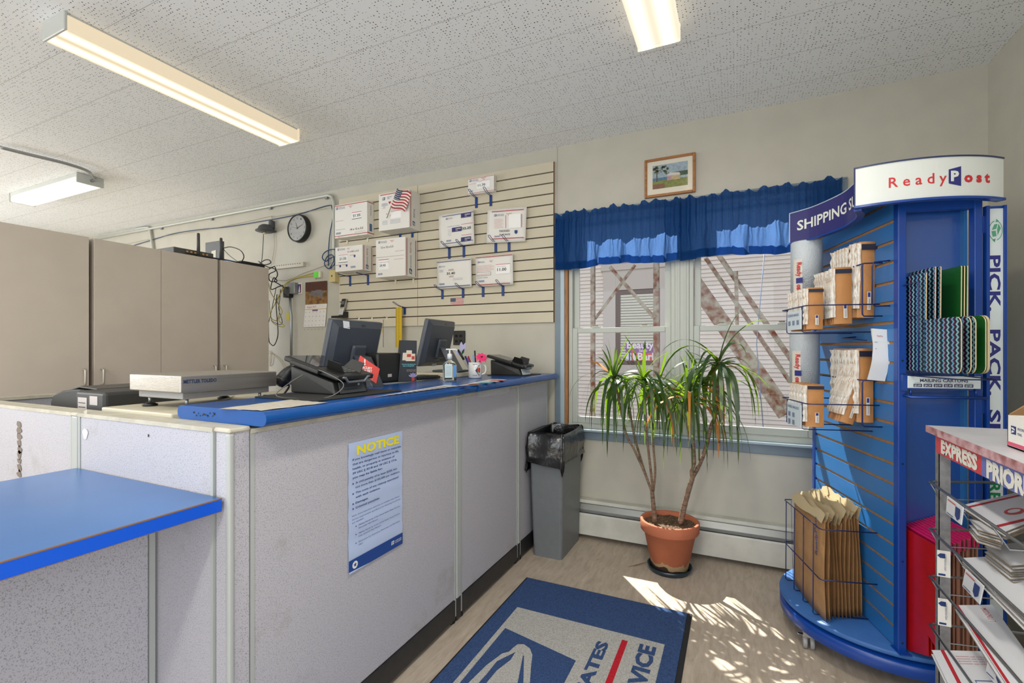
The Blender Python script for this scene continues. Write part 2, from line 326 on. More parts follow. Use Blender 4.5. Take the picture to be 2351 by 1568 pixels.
m.use(mat('pole_blue', (70, 80, 150), .5)).box(xa+.07, xa+.1, NY-.026, NY-.024, zb_+.05, zb_+.33).use(redd).box(xa+.13, xa+.16, NY-.026, NY-.024, zb_+.05, zb_+.33)
build('window_sign', m, None, t)
rust = mat('rusted_painted_iron', (158, 154, 146), .75, rgb2=(112, 56, 38), nscale=14, bump=.3, bscale=40)
FY = 5.3
t = thing('fire_escape', 'rusty iron fire escape frame and stair outside the window', 'fire escape', (-.6, FY, -.5))
def bar(name, a, b_, w_, d_=.05, Y=FY):
    A = U(*a, Y=Y); B = U(*b_, Y=Y); A.y = B.y = Y; D = (B-A).normalized(); N_ = Vector((0, 1, 0)).cross(D).normalized()*w_/2
    m = MB(); m.prism([A-N_, B-N_, B+N_, A+N_], (0, d_, 0)); return build(name, m, rust, t)
bar('post', (1360, 560), (1360, 1180), .045); bar('post', (1506, 560), (1506, 1180), .058)
bar('brace', (1400, 612), (1502, 730), .04, .012, FY-.02); bar('brace', (1458, 608), (1366, 732), .032, .012, FY+.06)
bar('stair_stringer', (1560, 600), (1806, 952), .155, .03, FY-.1)
bar('handrail', (1620, 592), (1830, 900), .04, .03, FY+.1); bar('handrail', (1650, 585), (1855, 880), .045, .04, FY-.1)
bar('baluster', (1690, 622), (1693, 790), .035, .01, FY-.14)
wire = mat('blue_wire', (110, 130, 170), .5)
m = MB(); m.tube([U(1755, 580, Y=5.0), U(1737, 790, Y=5.0), U(1752, 980, Y=5.0)], .004, 6); build('cable', m, wire, t)
# ================================================================ VALANCE, PICTURE, SLATWALL
cur = bpy.data.materials.new('blue_curtain_cotton'); cur.use_nodes = True; n, l, b = cur.node_tree.nodes, cur.node_tree.links, cur.node_tree.nodes['Principled BSDF']
b.inputs['Base Color'].default_value = lin((18, 62, 112))+(1,); b.inputs['Roughness'].default_value = .9; b.inputs['Specular IOR Level'].default_value = .1
tl = n.new('ShaderNodeBsdfTranslucent'); tl.inputs[0].default_value = lin((104, 146, 214))+(1,); ms = n.new('ShaderNodeMixShader'); ms.inputs[0].default_value = .42
tc = n.new('ShaderNodeTexCoord'); mp = n.new('ShaderNodeMapping'); mp.inputs['Scale'].default_value = (900, 900, 60); nz = n.new('ShaderNodeTexNoise'); nz.inputs['Scale'].default_value = 1; l.new(tc.outputs['Object'], mp.inputs[0]); l.new(mp.outputs[0], nz.inputs[0])
rg = n.new('ShaderNodeMapRange'); rg.inputs['From Min'].default_value = .3; rg.inputs['From Max'].default_value = .7; rg.inputs['To Min'].default_value = .34; rg.inputs['To Max'].default_value = .52; l.new(nz.outputs['Fac'], rg.inputs[0]); l.new(rg.outputs[0], ms.inputs[0])
l.new(b.outputs[0], ms.inputs[1]); l.new(tl.outputs[0], ms.inputs[2]); l.new(ms.outputs[0], n['Material Output'].inputs[0])
def valance(name, x0, x1, label, seed, zt=2.205):
    t = thing(name, label, 'valance', ((x0+x1)/2, W-.06, 1.85), group='blue window valances')
    rnd = random.Random(seed); NX = 340; rows = []
    ph = [rnd.uniform(0, 6.28) for _ in range(8)]
    def fold(x, z):
        a = .010*math.sin(x*38+ph[0])+.006*math.sin(x*71+ph[1])+.011*math.sin(x*17+ph[2])*math.sin(x*9+ph[3])
        k = min(1, max(0, (zt-.07-z)/.25)); g = .004*math.sin(x*210+ph[4])+.003*math.sin(x*340+ph[5])
        return a*(.35+.9*k)+g*(1-k)
    zs = [(0, 1), (.02, 1), (.045, 1), (.06, 1), (.075, 1), (.09, 1), (.11, 1), (.15, 1), (.2, 1), (.26, 1), (.32, 1), (.35, 1)]
    vs = []; 
    for i in range(NX+1):
        x = x0+(x1-x0)*i/NX
        ruff = .026+.014*math.sin(x*19+ph[6])*math.sin(x*43+ph[7])+.008*math.sin(x*95+ph[2])
        hem = 1.843+.008*math.sin(x*11+ph[1])
        for d, _ in zs:
            z = zt+ruff*(1-d/.05) if d < .05 else (zt-(d-.05)*(zt-hem)/.30)
            y = W-.058-fold(x, z)*(1.3 if d < .05 else 1)+(.012 if .05 <= d <= .08 else 0)
            xx = x+.006*math.sin(x*90+z*30+ph[3])*(d > .15)
            vs.append((xx, y, z))
    R_ = len(zs); m = MB(); m.sm = True; m.add(vs, [(i*R_+k, (i+1)*R_+k, (i+1)*R_+k+1, i*R_+k+1) for i in range(NX) for k in range(R_-1)])
    build('curtain_fabric', m, cur, t)
    hv = []; 
    for i in range(NX+1):
        x, y, z = vs[i*R_+R_-1]; 
        for k, dz in enumerate((.052, 0.0)): hv.append((x, y+.003, z+dz))
    m = MB(); m.sm = True; m.add(hv, [(i*2, i*2+2, i*2+3, i*2+1) for i in range(NX)]); build('hem', m, cur, t)
    # returns to the wall at the outer end
    xe = x0 if name == 'window_valance' else x1
    m = MB(); m.add([(xe, W-.058, zt), (xe, W, zt), (xe, W, 1.845), (xe, W-.058, 1.84)], [(0, 1, 2, 3)]); build('side_return', m, cur, t)
valance('window_valance', -1.145, -.315, 'blue gathered valance over the left window, nearest the slatwall', 3)
valance('window_valance', -.318, .53, 'blue gathered valance over the right window, beside the shipping display', 9, 2.2)
t = thing('curtain_rod', 'flat white curtain rod threaded through both blue valances', 'curtain rod', (-.3, W-.07, 2.17)); m = MB(); m.box(-1.14, .52, W-.03, W-.026, 2.12, 2.14).box(-1.14, -1.135, W-.03, W, 2.12, 2.14).box(.515, .52, W-.03, W, 2.12, 2.14); build('rod', m, vinyl, t)
# framed picture: cottage by water
def frame_picture():
    a = U(1481, 372, Y=W); c = U(1597, 443, Y=W); d = U(1484, 457, Y=W); e = U(1594.5, 353, Y=W)
    x0, x1 = a.x, c.x; z1 = a.z+.004; z0 = d.z
    t = thing('framed_picture', 'small oak framed print of a pink cottage beside water, high over the valance', 'picture', ((x0+x1)/2, W, z0))
    oak = mat('oak_frame', (170, 112, 58), .45, noise=.3, nscale=8, stretch=(1, 1, 8))
    m = MB(); rect_frame(m, x0, x1, z0, z1, W-.022, W-.002, .016); build('frame', m, oak, t, bevel=.003)
    m = MB(); m.box(x0+.01, x1-.01, W-.012, W-.008, z0+.01, z1-.01); build('mat_board', m, mat('cream_matboard', (236, 230, 214), .7), t)
    px0, px1, pz0, pz1 = x0+.05, x1-.045, z0+.052, z1-.044; y = W-.0125; w_, h_ = px1-px0, pz1-pz0
    m = MB(); O = Vector((px0, y, pz0)); 
    def R(a_, b_, c_, d_, rgb, nm, e_=0): m.use(mat(nm, rgb, .7, noise=.25, nscale=60)).quad((px0+a_*w_, y-e_, pz0+b_*h_), (px0+c_*w_, y-e_, pz0+b_*h_), (px0+c_*w_, y-e_, pz0+d_*h_), (px0+a_*w_, y-e_, pz0+d_*h_))
    R(0, 0, 1, 1, (176, 194, 204), 'print_sky'); R(0, 0, 1, .34, (150, 156, 88), 'print_grass', .0003); R(0, .34, .5, .46, (96, 142, 170), 'print_water', .0003); R(.55, .44, 1, .62, (84, 104, 76), 'print_far_trees', .0004)
    R(.42, .3, .56, .52, (206, 170, 176), 'print_pink_wall', .0006); R(.56, .3, .78, .5, (214, 194, 150), 'print_cream_wall', .0006)
    m.use(mat('print_roof', (220, 218, 212), .7)); m.poly([(px0+.4*w_, y-.0008, pz0+.5*h_), (px0+.5*w_, y-.0008, pz0+.62*h_), (px0+.76*w_, y-.0008, pz0+.58*h_), (px0+.8*w_, y-.0008, pz0+.48*h_)])
    R(.11, .3, .14, .75, (92, 84, 70), 'print_trunk', .0007)
    rnd = random.Random(1); m.use(mat('print_leaves', (96, 106, 74), .7))
    for i in range(26):
        cx_, cz_ = px0+(.03+.48*rnd.random())*w_, pz0+(.6+.33*rnd.random())*h_; r_ = .05*w_*(.5+rnd.random()*.6)
        m.poly([(cx_+r_*math.cos(k*1.047), y-.001, cz_+r_*.7*math.sin(k*1.047)) for k in range(6)])
    R(0, 0, .35, .2, (150, 110, 80), 'print_bushes', .0005); build('print', m, None, t)
    gmat = MATS.get('picture_glass') or bpy.data.materials.new('picture_glass'); MATS['picture_glass'] = gmat; gmat.use_nodes = True
    nn, ll = gmat.node_tree.nodes, gmat.node_tree.links; nn.clear(); o_ = nn.new('ShaderNodeOutputMaterial'); a_ = nn.new('ShaderNodeBsdfTransparent'); g_ = nn.new('ShaderNodeBsdfGlossy'); g_.inputs['Roughness'].default_value = .02; f_ = nn.new('ShaderNodeFresnel'); x_ = nn.new('ShaderNodeMixShader')
    ll.new(f_.outputs[0], x_.inputs[0]); ll.new(a_.outputs[0], x_.inputs[1]); ll.new(g_.outputs[0], x_.inputs[2]); ll.new(x_.outputs[0], o_.inputs[0])
    m = MB(); m.quad((x0+.014, W-.017, z0+.014), (x1-.014, W-.017, z0+.014), (x1-.014, W-.017, z1-.014), (x0+.014, W-.017, z1-.014)); build('glass', m, gmat, t)
frame_picture()
# slatwall
slat = mat('cream_slatwall', (206, 197, 174), .45, noise=.05, nscale=5)
grv = mat('slat_groove', (84, 74, 60), .8); mdf = mat('mdf_edge', (140, 92, 48), .8)
SY = W-.019
def slatwall(x0, x1, label, ztop, zbot=1.476):
    t = thing('slatwall_panel', label, 'slatwall', ((x0+x1)/2, SY, zbot), group='cream slatwall panels')
    m = MB(); m.box(x0, x1, SY+.011, W-.001, zbot, ztop); build('groove_backing', m, grv, t)
    m = MB(); z = zbot; edges = [zbot+.0762*i for i in range(1, 15)]; lo = zbot
    for e_ in edges+[ztop+.0045]:
        m.box(x0, x1-.001, SY, SY+.011, lo, e_-.0045); lo = e_+.0045
    build('slats', m, slat, t)
    m = MB(); m.box(x1-.001, x1+.0005, SY, W-.001, zbot, ztop); build('end_edge', m, mdf, t)
slatwall(-3.2, -2.347, 'cream slatwall panel behind the first register, holding four large mailing boxes', 2.62)
slatwall(-2.345, -1.17, 'wider cream slatwall panel next to the blue valance, holding price sample envelopes', 2.617)
# ---- postal boxes, envelopes and brackets
ppr = mat('box_white_card', (232, 229, 222), .5); pside = mat('box_side_card', (214, 212, 208), .5)
red = mat('postal_red', (176, 34, 44), .5); navy = mat('postal_navy', (28, 56, 116), .5); ink = mat('marker_ink', (30, 30, 34), .6); redink = mat('small_red_print', (196, 80, 84), .6); blueink = mat('small_blue_print', (80, 104, 150), .6)
pricecard = mat('price_card', (246, 245, 242), .5); clearblue = mat('hook_blue', (18, 58, 124), .4); cream = mat('cream_plastic', (222, 214, 190), .45)
def postal_front(m, O, Ud, w_, h_, kind):
    """printing on a box or envelope face; O bottom-left, unit u = Ud, v = Z"""
    V = Z; n_ = Vector(Ud).cross(V); e = .0006; Ud = Vector(Ud)
    def P(a, b_): return O+Ud*(a*w_)+V*(b_*h_)+n_*e
    def band(a, b_, c_, d_, mm, ee=0): rect_on(m, O+n_*e, Ud, V, a*w_, b_*h_, (c_-a)*w_, (d_-b_)*h_, mm, ee)
    def logo(a, b_, s): 
        eagle(m, P(a, b_), Ud, V, s, navy, ppr); m.use(navy).text('UNITED STATES', P(a, b_)+Ud*s*1.7+V*s*.55, Ud, V, s*.36, bold=.01); m.text('POSTAL SERVICE', P(a, b_)+Ud*s*1.7, Ud, V, s*.36, bold=.01)
    def prio(a, b_, s): m.use(redink).text('PRIORITY', P(a, b_)+V*s*.6, Ud, V, s*.5, bold=.01); m.text('MAIL', P(a, b_)+Ud*s*.9, Ud, V, s*.4, bold=.01)
    def lines(a, b_, c_, n2, mm, gap=.018, txt=None):
        for i in range(n2):
            m.use(mm); q = (c_-a)*(1 if i % 2 == 0 else .7); m.text('ship by postal flat rate', P(a, b_-i*gap), Ud, V, .35*gap*h_, width=q*w_)
    def price(a, b_, c_, d_, txt, s, w2):
        band(a, b_, c_, d_, pricecard, .0004); band(a, d_-.03, c_, d_-.012, redink, .0006)
        m.use(navy).text('UNITED STATES POSTAL', P(a+.02, d_-.1)+n_*.0008, Ud, V, .022*h_); m.use(ink).text(txt, P(a+.1*(c_-a), b_+.28*(d_-b_))+n_*.0008, Ud, V, s*h_, width=w2*(c_-a)*w_, bold=.02)
    def bars(a, b_, c_, d_):
        k = 9
        for i in range(k): band(a+(c_-a)*i/k, b_, a+(c_-a)*(i+.5)/k, d_, blueink, .0002)
    return P, band, logo, prio, lines, price, bars
def postal_box(px, depth_px, label, face, wname='flat_rate_box', side_txt=True, drop=0):
    (lx, ly), (rx, ry), (lbx, lby), (bx, _) = px    # front TL, TR, BL ; back right
    Xr = U(bx, ry, Y=SY).x; r = _F+_R*((rx-CX)/FP); Yf = Xr/(r.x/r.y)
    A = U(lx, ly, Y=Yf); C_ = U(lbx, lby, Y=Yf); B_ = U(rx, ry, Y=Yf)
    x0, x1, z0, z1 = A.x, Xr, C_.z, (A.z+B_.z)/2
    t = thing(wname, label, 'box', ((x0+x1)/2, (Yf+SY)/2, z0), group='sample boxes on the slatwall')
    m = MB(); m.use(ppr).box(x0, x1, Yf, SY-.001, z0, z1); build('carton', m, None, t, bevel=.0015)
    m = MB(); O = Vector((x0, Yf, z0)); face(m, O, Vector((1, 0, 0)), x1-x0, z1-z0); build('front_print', m, None, t)
    d_ = SY-Yf; m = MB(); O = Vector((x1, Yf, z0)); V = Z; Ud = Vector((0, 1, 0)); h_ = z1-z0
    if side_txt == 'v':
        rect_on(m, O, Ud, V, .1*d_, .02*h_, .05*d_, .96*h_, red, .0006); rect_on(m, O, Ud, V, .84*d_, .02*h_, .05*d_, .96*h_, red, .0006)
        m.use(navy).text('UNITED STATES POSTAL SERVICE', O+Ud*(.5*d_)+V*(.2*h_)+Vector((.0006, 0, 0)), V, -Ud, .1*d_, width=.36*h_); eagle(m, O+Ud*(.55*d_)+V*(.06*h_)+Vector((.0006, 0, 0)), V, -Ud, .22*d_, navy, ppr)
        m.use(red).text('PRIORITY MAIL', O+Ud*(.5*d_)+V*(.62*h_)+Vector((.0006, 0, 0)), V, -Ud, .12*d_, width=.28*h_)
    elif side_txt == 'h':
        rect_on(m, O, Ud, V, 0, .95*h_, d_, .02*h_, red, .0006); rect_on(m, O, Ud, V, 0, .05*h_, d_, .025*h_, red, .0006)
        m.use(navy).text('POSTAL SERVICE', O+Ud*(.6*d_)+V*(.58*h_)+Vector((.0006, 0, 0)), V, -Ud, .15*d_, width=.3*h_)
        rect_on(m, O, Ud, V, .35*d_, .12*h_, .35*d_, .22*h_, blueink, .0006)
    else:
        rect_on(m, O, Ud, V, .1*d_, .04*h_, .05*d_, .92*h_, red, .0006); eagle(m, O+Ud*(.5*d_)+V*(.08*h_)+Vector((.0006, 0, 0)), V, -Ud, .2*d_, navy, ppr)
        m.use(navy).text('PRIORITY MAIL', O+Ud*(.5*d_)+V*(.3*h_)+Vector((.0006, 0, 0)), V, -Ud, .14*d_, width=.24*h_)
    build('side_print', m, None, t); return t, x0, x1, Yf, z0, z1
def f1(m, O, Ud, w_, h_):
    P, band, logo, prio, lines, price, bars = postal_front(m, O, Ud, w_, h_, 0)
    band(0, .955, 1, .975, red); band(0, .045, 1, .065, red); logo(.03, .86, .07*h_); prio(.44, .86, .055*h_); price(.54, .5, .83, .72, '21.05', .07, .8); band(.54, .5, .83, .515, ink, .0008)
    m.use(ink).text('14 x 12 x 3.5', P(.48, .18), Ud, Z, .06*h_, width=.4*w_, bold=.02); m.use(redink).text('MEDIUM FLAT RATE BOX', P(.03, .5), Ud, Z, .02*h_); m.use(blueink).text('TRACKED INSURED', P(.03, .24), Ud, Z, .02*h_, width=.3*w_); bars(.04, .11, .2, .17); m.use(redink).text('VISIT US AT USPS.COM', P(.62, .1), Ud, Z, .02*h_, width=.33*w_)
def f2(m, O, Ud, w_, h_):
    P, band, logo, prio, lines, price, bars = postal_front(m, O, Ud, w_, h_, 0)
    band(.05, .955, .97, .975, red); eagle(m, P(.12, .82), Ud, Z, .075*h_, navy, ppr); m.use(navy).text('PRIORITY', P(.28, .87), Ud, Z, .03*h_); m.text('MAIL', P(.28, .83), Ud, Z, .03*h_)
    m.use(blueink).text('AMERICA', P(.1, .7), Ud, Z, .035*h_); m.text('SUPPORTS', P(.1, .66), Ud, Z, .035*h_); m.text('YOU', P(.14, .62), Ud, Z, .03*h_); m.use(redink).text('thank you', P(.12, .59), Ud, Z, .02*h_)
    c_ = P(.37, .73)+Vector((0, -.0004, 0)); s_ = .05*h_; m.use(red).poly([c_+Ud*(s_*x)+Z*(s_*z) for x, z in ((0, -.9), (.8, .1), (.75, .6), (.35, .75), (0, .45), (-.35, .75), (-.75, .6), (-.8, .1))])
    band(0, .505, 1, .508, pside); m.use(redink); band(.4, .48, .74, .49, redink, .0004); band(.4, .3, .74, .478, pricecard, .0003); m.use(ink).text('$', P(.26, .42), Ud, Z, .04*h_); m.text('C', P(.37, .36), Ud, Z, .04*h_)
    for i in range(4): band(.12, .25-.03*i, .3, .256-.03*i, blueink); band(.38, .25-.03*i, .72, .256-.03*i, blueink)
def f3(m, O, Ud, w_, h_):
    P, band, logo, prio, lines, price, bars = postal_front(m, O, Ud, w_, h_, 0)
    logo(.08, .86, .08*h_); prio(.44, .86, .06*h_); m.use(ink).text('11 x 8.5 x 5.5', P(.47, .74), Ud, Z, .065*h_, width=.4*w_, bold=.02); price(.13, .38, .47, .68, '21.05', .1, .75); band(.13, .36, .47, .38, ink, .0008)
    for a, c_ in ((.55, .62), (.02, .27), (.26, .27)):
        band(a, c_-.01, a+.14, c_+.005, redink, .0004); q = P(a+.17, c_-.05); s_ = .05*h_; m.use(navy).poly([q+Ud*(s_*x)+Z*(s_*z) for x, z in ((-.9, 1), (.9, 1), (.9, -.5), (0, -1.2), (-.9, -.5))])
    bars(.58, .1, .76, .18)
def f4(m, O, Ud, w_, h_):
    P, band, logo, prio, lines, price, bars = postal_front(m, O, Ud, w_, h_, 0)
    logo(.08, .9, .055*h_); prio(.5, .9, .045*h_); m.use(ink).text('12 x 12 x 5.5', P(.18, .76), Ud, Z, .05*h_, width=.42*w_, bold=.02); band(0, .525, .97, .53, grv, .0003)
    m.use(redink).text('LARGE FLAT RATE BOX', P(.62, .43), Ud, Z, .02*h_, width=.32*w_); m.text('VISIT US AT USPS.COM', P(.66, .64), Ud, Z, .02*h_, width=.3*w_); price(.1, .2, .45, .48, '29.95', .06, .6); bars(.08, .06, .24, .11)
B1 = postal_box([(768.8, 471.4), (842.9, 459.8), (767, 548), (858.6, 0)], None, 'shallow white box marked 14 x 12 x 3.5, upper left on the slatwall', f1, side_txt='h')
B2 = postal_box([(869.6, 446.8), (939.6, 433.9), (869.6, 531), (965, 0)], None, 'white box with a small flag leaning on it, highest of four', f2, side_txt='e')
B3 = postal_box([(769.6, 567.9), (832, 561.6), (765.7, 625), (856.6, 0)], None, 'small deep box marked 11 x 8.5 x 5.5, lower left on the slatwall', f3, side_txt='v')
B4 = postal_box([(862.9, 553.2), (930.4, 541), (864.3, 637.5), (958, 0)], None, 'white box marked 12 x 12 x 5.5 with a 29.95 price card', f4, side_txt='v')
def f5(m, O, Ud, w_, h_):
    P, band, logo, prio, lines, price, bars = postal_front(m, O, Ud, w_, h_, 0)
    band(0, .94, 1, .965, red); band(0, .05, 1, .075, red); logo(.05, .78, .12*h_); prio(.52, .78, .12*h_); price(.34, .28, .85, .76, '11.70', .14, .55); bars(.08, .16, .2, .24); m.use(redink).text('SMALL FLAT RATE BOX', P(.05, .62), Ud, Z, .04*h_, width=.25*w_)
B5 = postal_box([(1074.6, 410), (1134.2, 400.5), (1074.2, 447.9), (1139.9, 0)], None, 'small flat box priced 11.70 near the top of the slatwall', f5, side_txt=True)
def envelope(px, label, face, th=.004, tilt=0, colr=None):
    (lx, ly), (rx, ry), (lbx, lby), (rbx, rby) = px; Y = SY-.03
    a, b_, c_, d_ = U(lx, ly, Y=Y), U(rx, ry, Y=Y), U(lbx, lby, Y=Y), U(rbx, rby, Y=Y)
    O = c_; Ud = (d_-c_).normalized(); w_ = (d_-c_).length; h_ = ((a-c_).length+(b_-d_).length)/2
    t = thing('mailing_envelope', label, 'envelope', tuple((a+b_+c_+d_)/4), group='sample envelopes on the slatwall')
    m = MB(); nx = 8; Vd = (a-c_).normalized(); vs = []
    for j in range(nx+1):
        for i in range(nx+1):
            p = c_+(d_-c_)*(i/nx)+(a-c_)*(j/nx); bul = .006*math.sin(math.pi*i/nx)*math.sin(math.pi*j/nx); vs.append(tuple(p+Vector((0, -bul, 0))))
    k = (nx+1)**2; vs += [(x, y+th+.004*0, z) for x, y, z in vs]
    fs = [(j*(nx+1)+i, j*(nx+1)+i+1, (j+1)*(nx+1)+i+1, (j+1)*(nx+1)+i) for j in range(nx) for i in range(nx)]
    fs += [tuple(k+q for q in reversed(f)) for f in fs]
    ed = [i for i in range(nx+1)]+[j*(nx+1)+nx for j in range(1, nx+1)]+[nx*(nx+1)+i for i in range(nx-1, -1, -1)]+[j*(nx+1) for j in range(nx-1, 0, -1)]
    fs += [(ed[i], ed[(i+1) % len(ed)], k+ed[(i+1) % len(ed)], k+ed[i]) for i in range(len(ed))]
    m.sm = True; m.add(vs, fs); build('envelope_body', m, colr or ppr, t)
    m = MB(); face(m, O+Vector((0, -.0072, 0)), Ud, Vd, w_, h_); build('front_print', m, None, t)
def mk(m, O, Ud, w_, h_):
    return postal_front(m, O, Ud, w_, h_, 0)
def g1(m, O, Ud, Vd, w_, h_):
    P, band, logo, prio, lines, price, bars = mk(m, O, Ud, w_, h_)
    band(.1, .94, .98, .955, navy); band(.1, .1, .98, .115, navy); logo(.2, .84, .045*h_)
    ex = mat('express_violet', (46, 42, 104), .5)
    for a, c_ in ((.64, .82), (.38, .43), (.64, .1)): band(a, c_, a+.28, c_+.13, ex, .0004); m.use(ppr).text('EXPRESS', P(a+.11, c_+.065)+Vector((0, -.0008, 0)), Ud, Z, .035*h_, width=.15*w_, bold=.02); m.text('MAIL', P(a+.11, c_+.02)+Vector((0, -.0008, 0)), Ud, Z, .03*h_)
    m.use(ink).text('32.25', P(.67, .46), Ud, Z, .07*h_, width=.25*w_, bold=.02); band(.65, .62, .97, .63, redink); band(.65, .29, .93, .3, redink); m.use(blueink).text('PADDED FLAT RATE', P(.25, .6), Ud, Z, .02*h_, width=.35*w_); bars(.22, .16, .36, .21)
    for i in range(7): band(.26, .52-.03*i, .36, .523-.03*i, blueink)
def g2(m, O, Ud, Vd, w_, h_):
    P, band, logo, prio, lines, price, bars = mk(m, O, Ud, w_, h_)
    band(.16, .9, .98, .92, red); band(.16, .1, .98, .12, red); logo(.22, .77, .06*h_); prio(.54, .77, .06*h_); band(.52, .4, .53, .78, red); band(.92, .4, .93, .78, red); band(.6, .4, .9, .8, pricecard, .0002)
    m.use(ink).text('11.95', P(.6, .65), Ud, Z, .1*h_, width=.24*w_, bold=.01); m.use(blueink).text('FLAT', P(.64, .54), Ud, Z, .05*h_, width=.16*w_); m.text('RATE', P(.66, .44), Ud, Z, .05*h_, width=.18*w_)
    m.use(ink).text('PADDED', P(.36, .3), Ud, Z, .06*h_, width=.26*w_, bold=.01); m.text('FLAT RATE', P(.36, .2), Ud, Z, .05*h_, width=.27*w_, bold=.01)
    for i in range(9): band(.22, .68-.032*i, .22+(.24 if i % 3 else .2), .684-.032*i, redink)
    q = P(.78, .28); s_ = .05*h_; m.use(navy).poly([q+Ud*(s_*x)+Z*(s_*z) for x, z in ((-.9, 1), (.9, 1), (.9, -.5), (0, -1.2), (-.9, -.5))]); bars(.23, .16, .38, .2)
def g3(m, O, Ud, Vd, w_, h_):
    P, band, logo, prio, lines, price, bars = mk(m, O, Ud, w_, h_)
    band(.01, .94, .99, .96, navy); band(.03, .05, .97, .07, navy); logo(.07, .76, .05*h_); m.use(ink).text('31.40', P(.3, .48), Ud, Z, .085*h_, width=.24*w_, bold=.02); tape = mat('kraft_strip', (196, 186, 170), .6); band(.35, .61, .5, .67, tape); band(.37, .38, .5, .44, tape)
    m.use(blueink).text('PRIORITY', P(.09, .64), Ud, Z, .03*h_); m.text('EXPRESS', P(.09, .59), Ud, Z, .03*h_); bars(.08, .13, .24, .19)
    for i in range(3): band(.48, .33-.03*i, .76, .334-.03*i, blueink)
def g4(m, O, Ud, Vd, w_, h_):
    P, band, logo, prio, lines, price, bars = mk(m, O, Ud, w_, h_)
    band(.01, .95, .99, .97, red); band(.06, .04, .93, .06, red); logo(.06, .78, .05*h_); prio(.38, .78, .05*h_); price(.56, .37, .93, .7, '11.00', .1, .65); band(.04, .35, .42, .46, ink, 0); band(.045, .357, .415, .453, ppr, .0003); m.use(redink).text('FLAT RATE ENVELOPE', P(.06, .38)+Vector((0, -.0005, 0)), Ud, Z, .03*h_, width=.33*w_)
    for i in range(7): band(.05, .68-.03*i, .05+(.46 if i % 3 else .4), .684-.03*i, redink)
    m.use(blueink).text('TRACKED + INSURED', P(.06, .27), Ud, Z, .03*h_); bars(.09, .14, .25, .2)
envelope([(1006.8, 494.2), (1088.5, 484.1), (1009, 570), (1089, 559.5)], 'white padded express envelope with three purple logos, priced 32.25', g1)
envelope([(1119.5, 481), (1209, 473.2), (1116.3, 558.4), (1205.8, 554.2)], 'white padded envelope with red stripes, priced 11.95', g2)
envelope([(1003, 599.5), (1083, 592.5), (1003.7, 663.7), (1082.6, 658.4)], 'white card express envelope with navy stripe, priced 31.40', g3)
envelope([(1091.7, 590), (1177.4, 582), (1092.5, 658.4), (1178, 653.2)], 'white card envelope with red stripes, priced 11.00', g4)
def hook(px, pyt, pyb, label, c=clearblue, wire_up=.028, reach=.105, wdt=.022, loop=True, group='slatwall hooks'):
    a = U(px, pyt, Y=SY-.004); b_ = U(px, pyb, Y=SY-.004); x = a.x
    t = thing('display_hook', label, 'hook', (x, SY, b_.z), group=group)
    m = MB(); m.rbox(x-wdt/2, x+wdt/2, SY-.005, SY-.0005, b_.z, a.z, .001, 1); build('back_plate', m, c, t)
    m = MB(); zz = a.z-.004
    if loop: pts = [(x-.006, SY-.004, zz), (x-.007, SY-reach*.6, zz+wire_up*.35), (x-.008, SY-reach, zz+wire_up), (x-.004, SY-reach-.008, zz+wire_up+.004), (x+.004, SY-reach-.008, zz+wire_up+.004), (x+.008, SY-reach, zz+wire_up), (x+.007, SY-reach*.6, zz+wire_up*.35), (x+.006, SY-.004, zz)]
    else: pts = [(x, SY-.004, zz), (x, SY-reach*.55, zz+wire_up*.3), (x, SY-reach, zz+wire_up)]
    m.tube(smooth_path(pts, 3), .0022, 6); build('wire_arm', m, c, t)
hooks = [(1093.4, 453, 477.4, 'left blue hook under the small 11.70 box'), (1126.6, 448, 473, 'right blue hook under the small 11.70 box'),
 (1031.3, 569, 594, 'left blue hook holding the 32.25 envelope'), (1064.7, 565, 590.4, 'right blue hook holding the 32.25 envelope'),
 (1138, 556, 579.5, 'left blue hook holding the 11.95 envelope'), (1168.5, 555, 576, 'right blue hook holding the 11.95 envelope'),
 (1015.5, 665.8, 686.8, 'left blue hook holding the 31.40 envelope'), (1063, 662.6, 683.7, 'right blue hook holding the 31.40 envelope, over the flag sticker'),
 (1109, 659, 681.6, 'left blue hook holding the 11.00 envelope'), (1154.6, 655.7, 679.5, 'right blue hook holding the 11.00 envelope'),
 (803.6, 634, 657, 'left blue hook under the box marked 11 x 8.5 x 5.5'), (844.6, 631, 654.5, 'right blue hook under the box marked 11 x 8.5 x 5.5'),
 (918.4, 532, 545, 'left blue hook under the box with the flag'), (946.4, 530, 545, 'right blue hook under the box with the flag')]
for i, (a, b_, c_, lb) in enumerate(hooks): hook(a, b_, c_, lb, reach=.13 if i > 9 else .105, wire_up=.002 if i > 9 else .028)
for a, b_, c_, lb in [(796.8, 550, 560, 'left cream bracket under the 14 x 12 x 3.5 box'), (843.8, 546, 556, 'right cream bracket under the 14 x 12 x 3.5 box'), (908, 640, 652, 'left cream bracket under the 12 x 12 x 5.5 box'), (949, 638, 650, 'right cream bracket under the 12 x 12 x 5.5 box')]:
    hook(a, b_, c_, lb, c=cream, reach=.12, wire_up=.006, wdt=.018, loop=False)
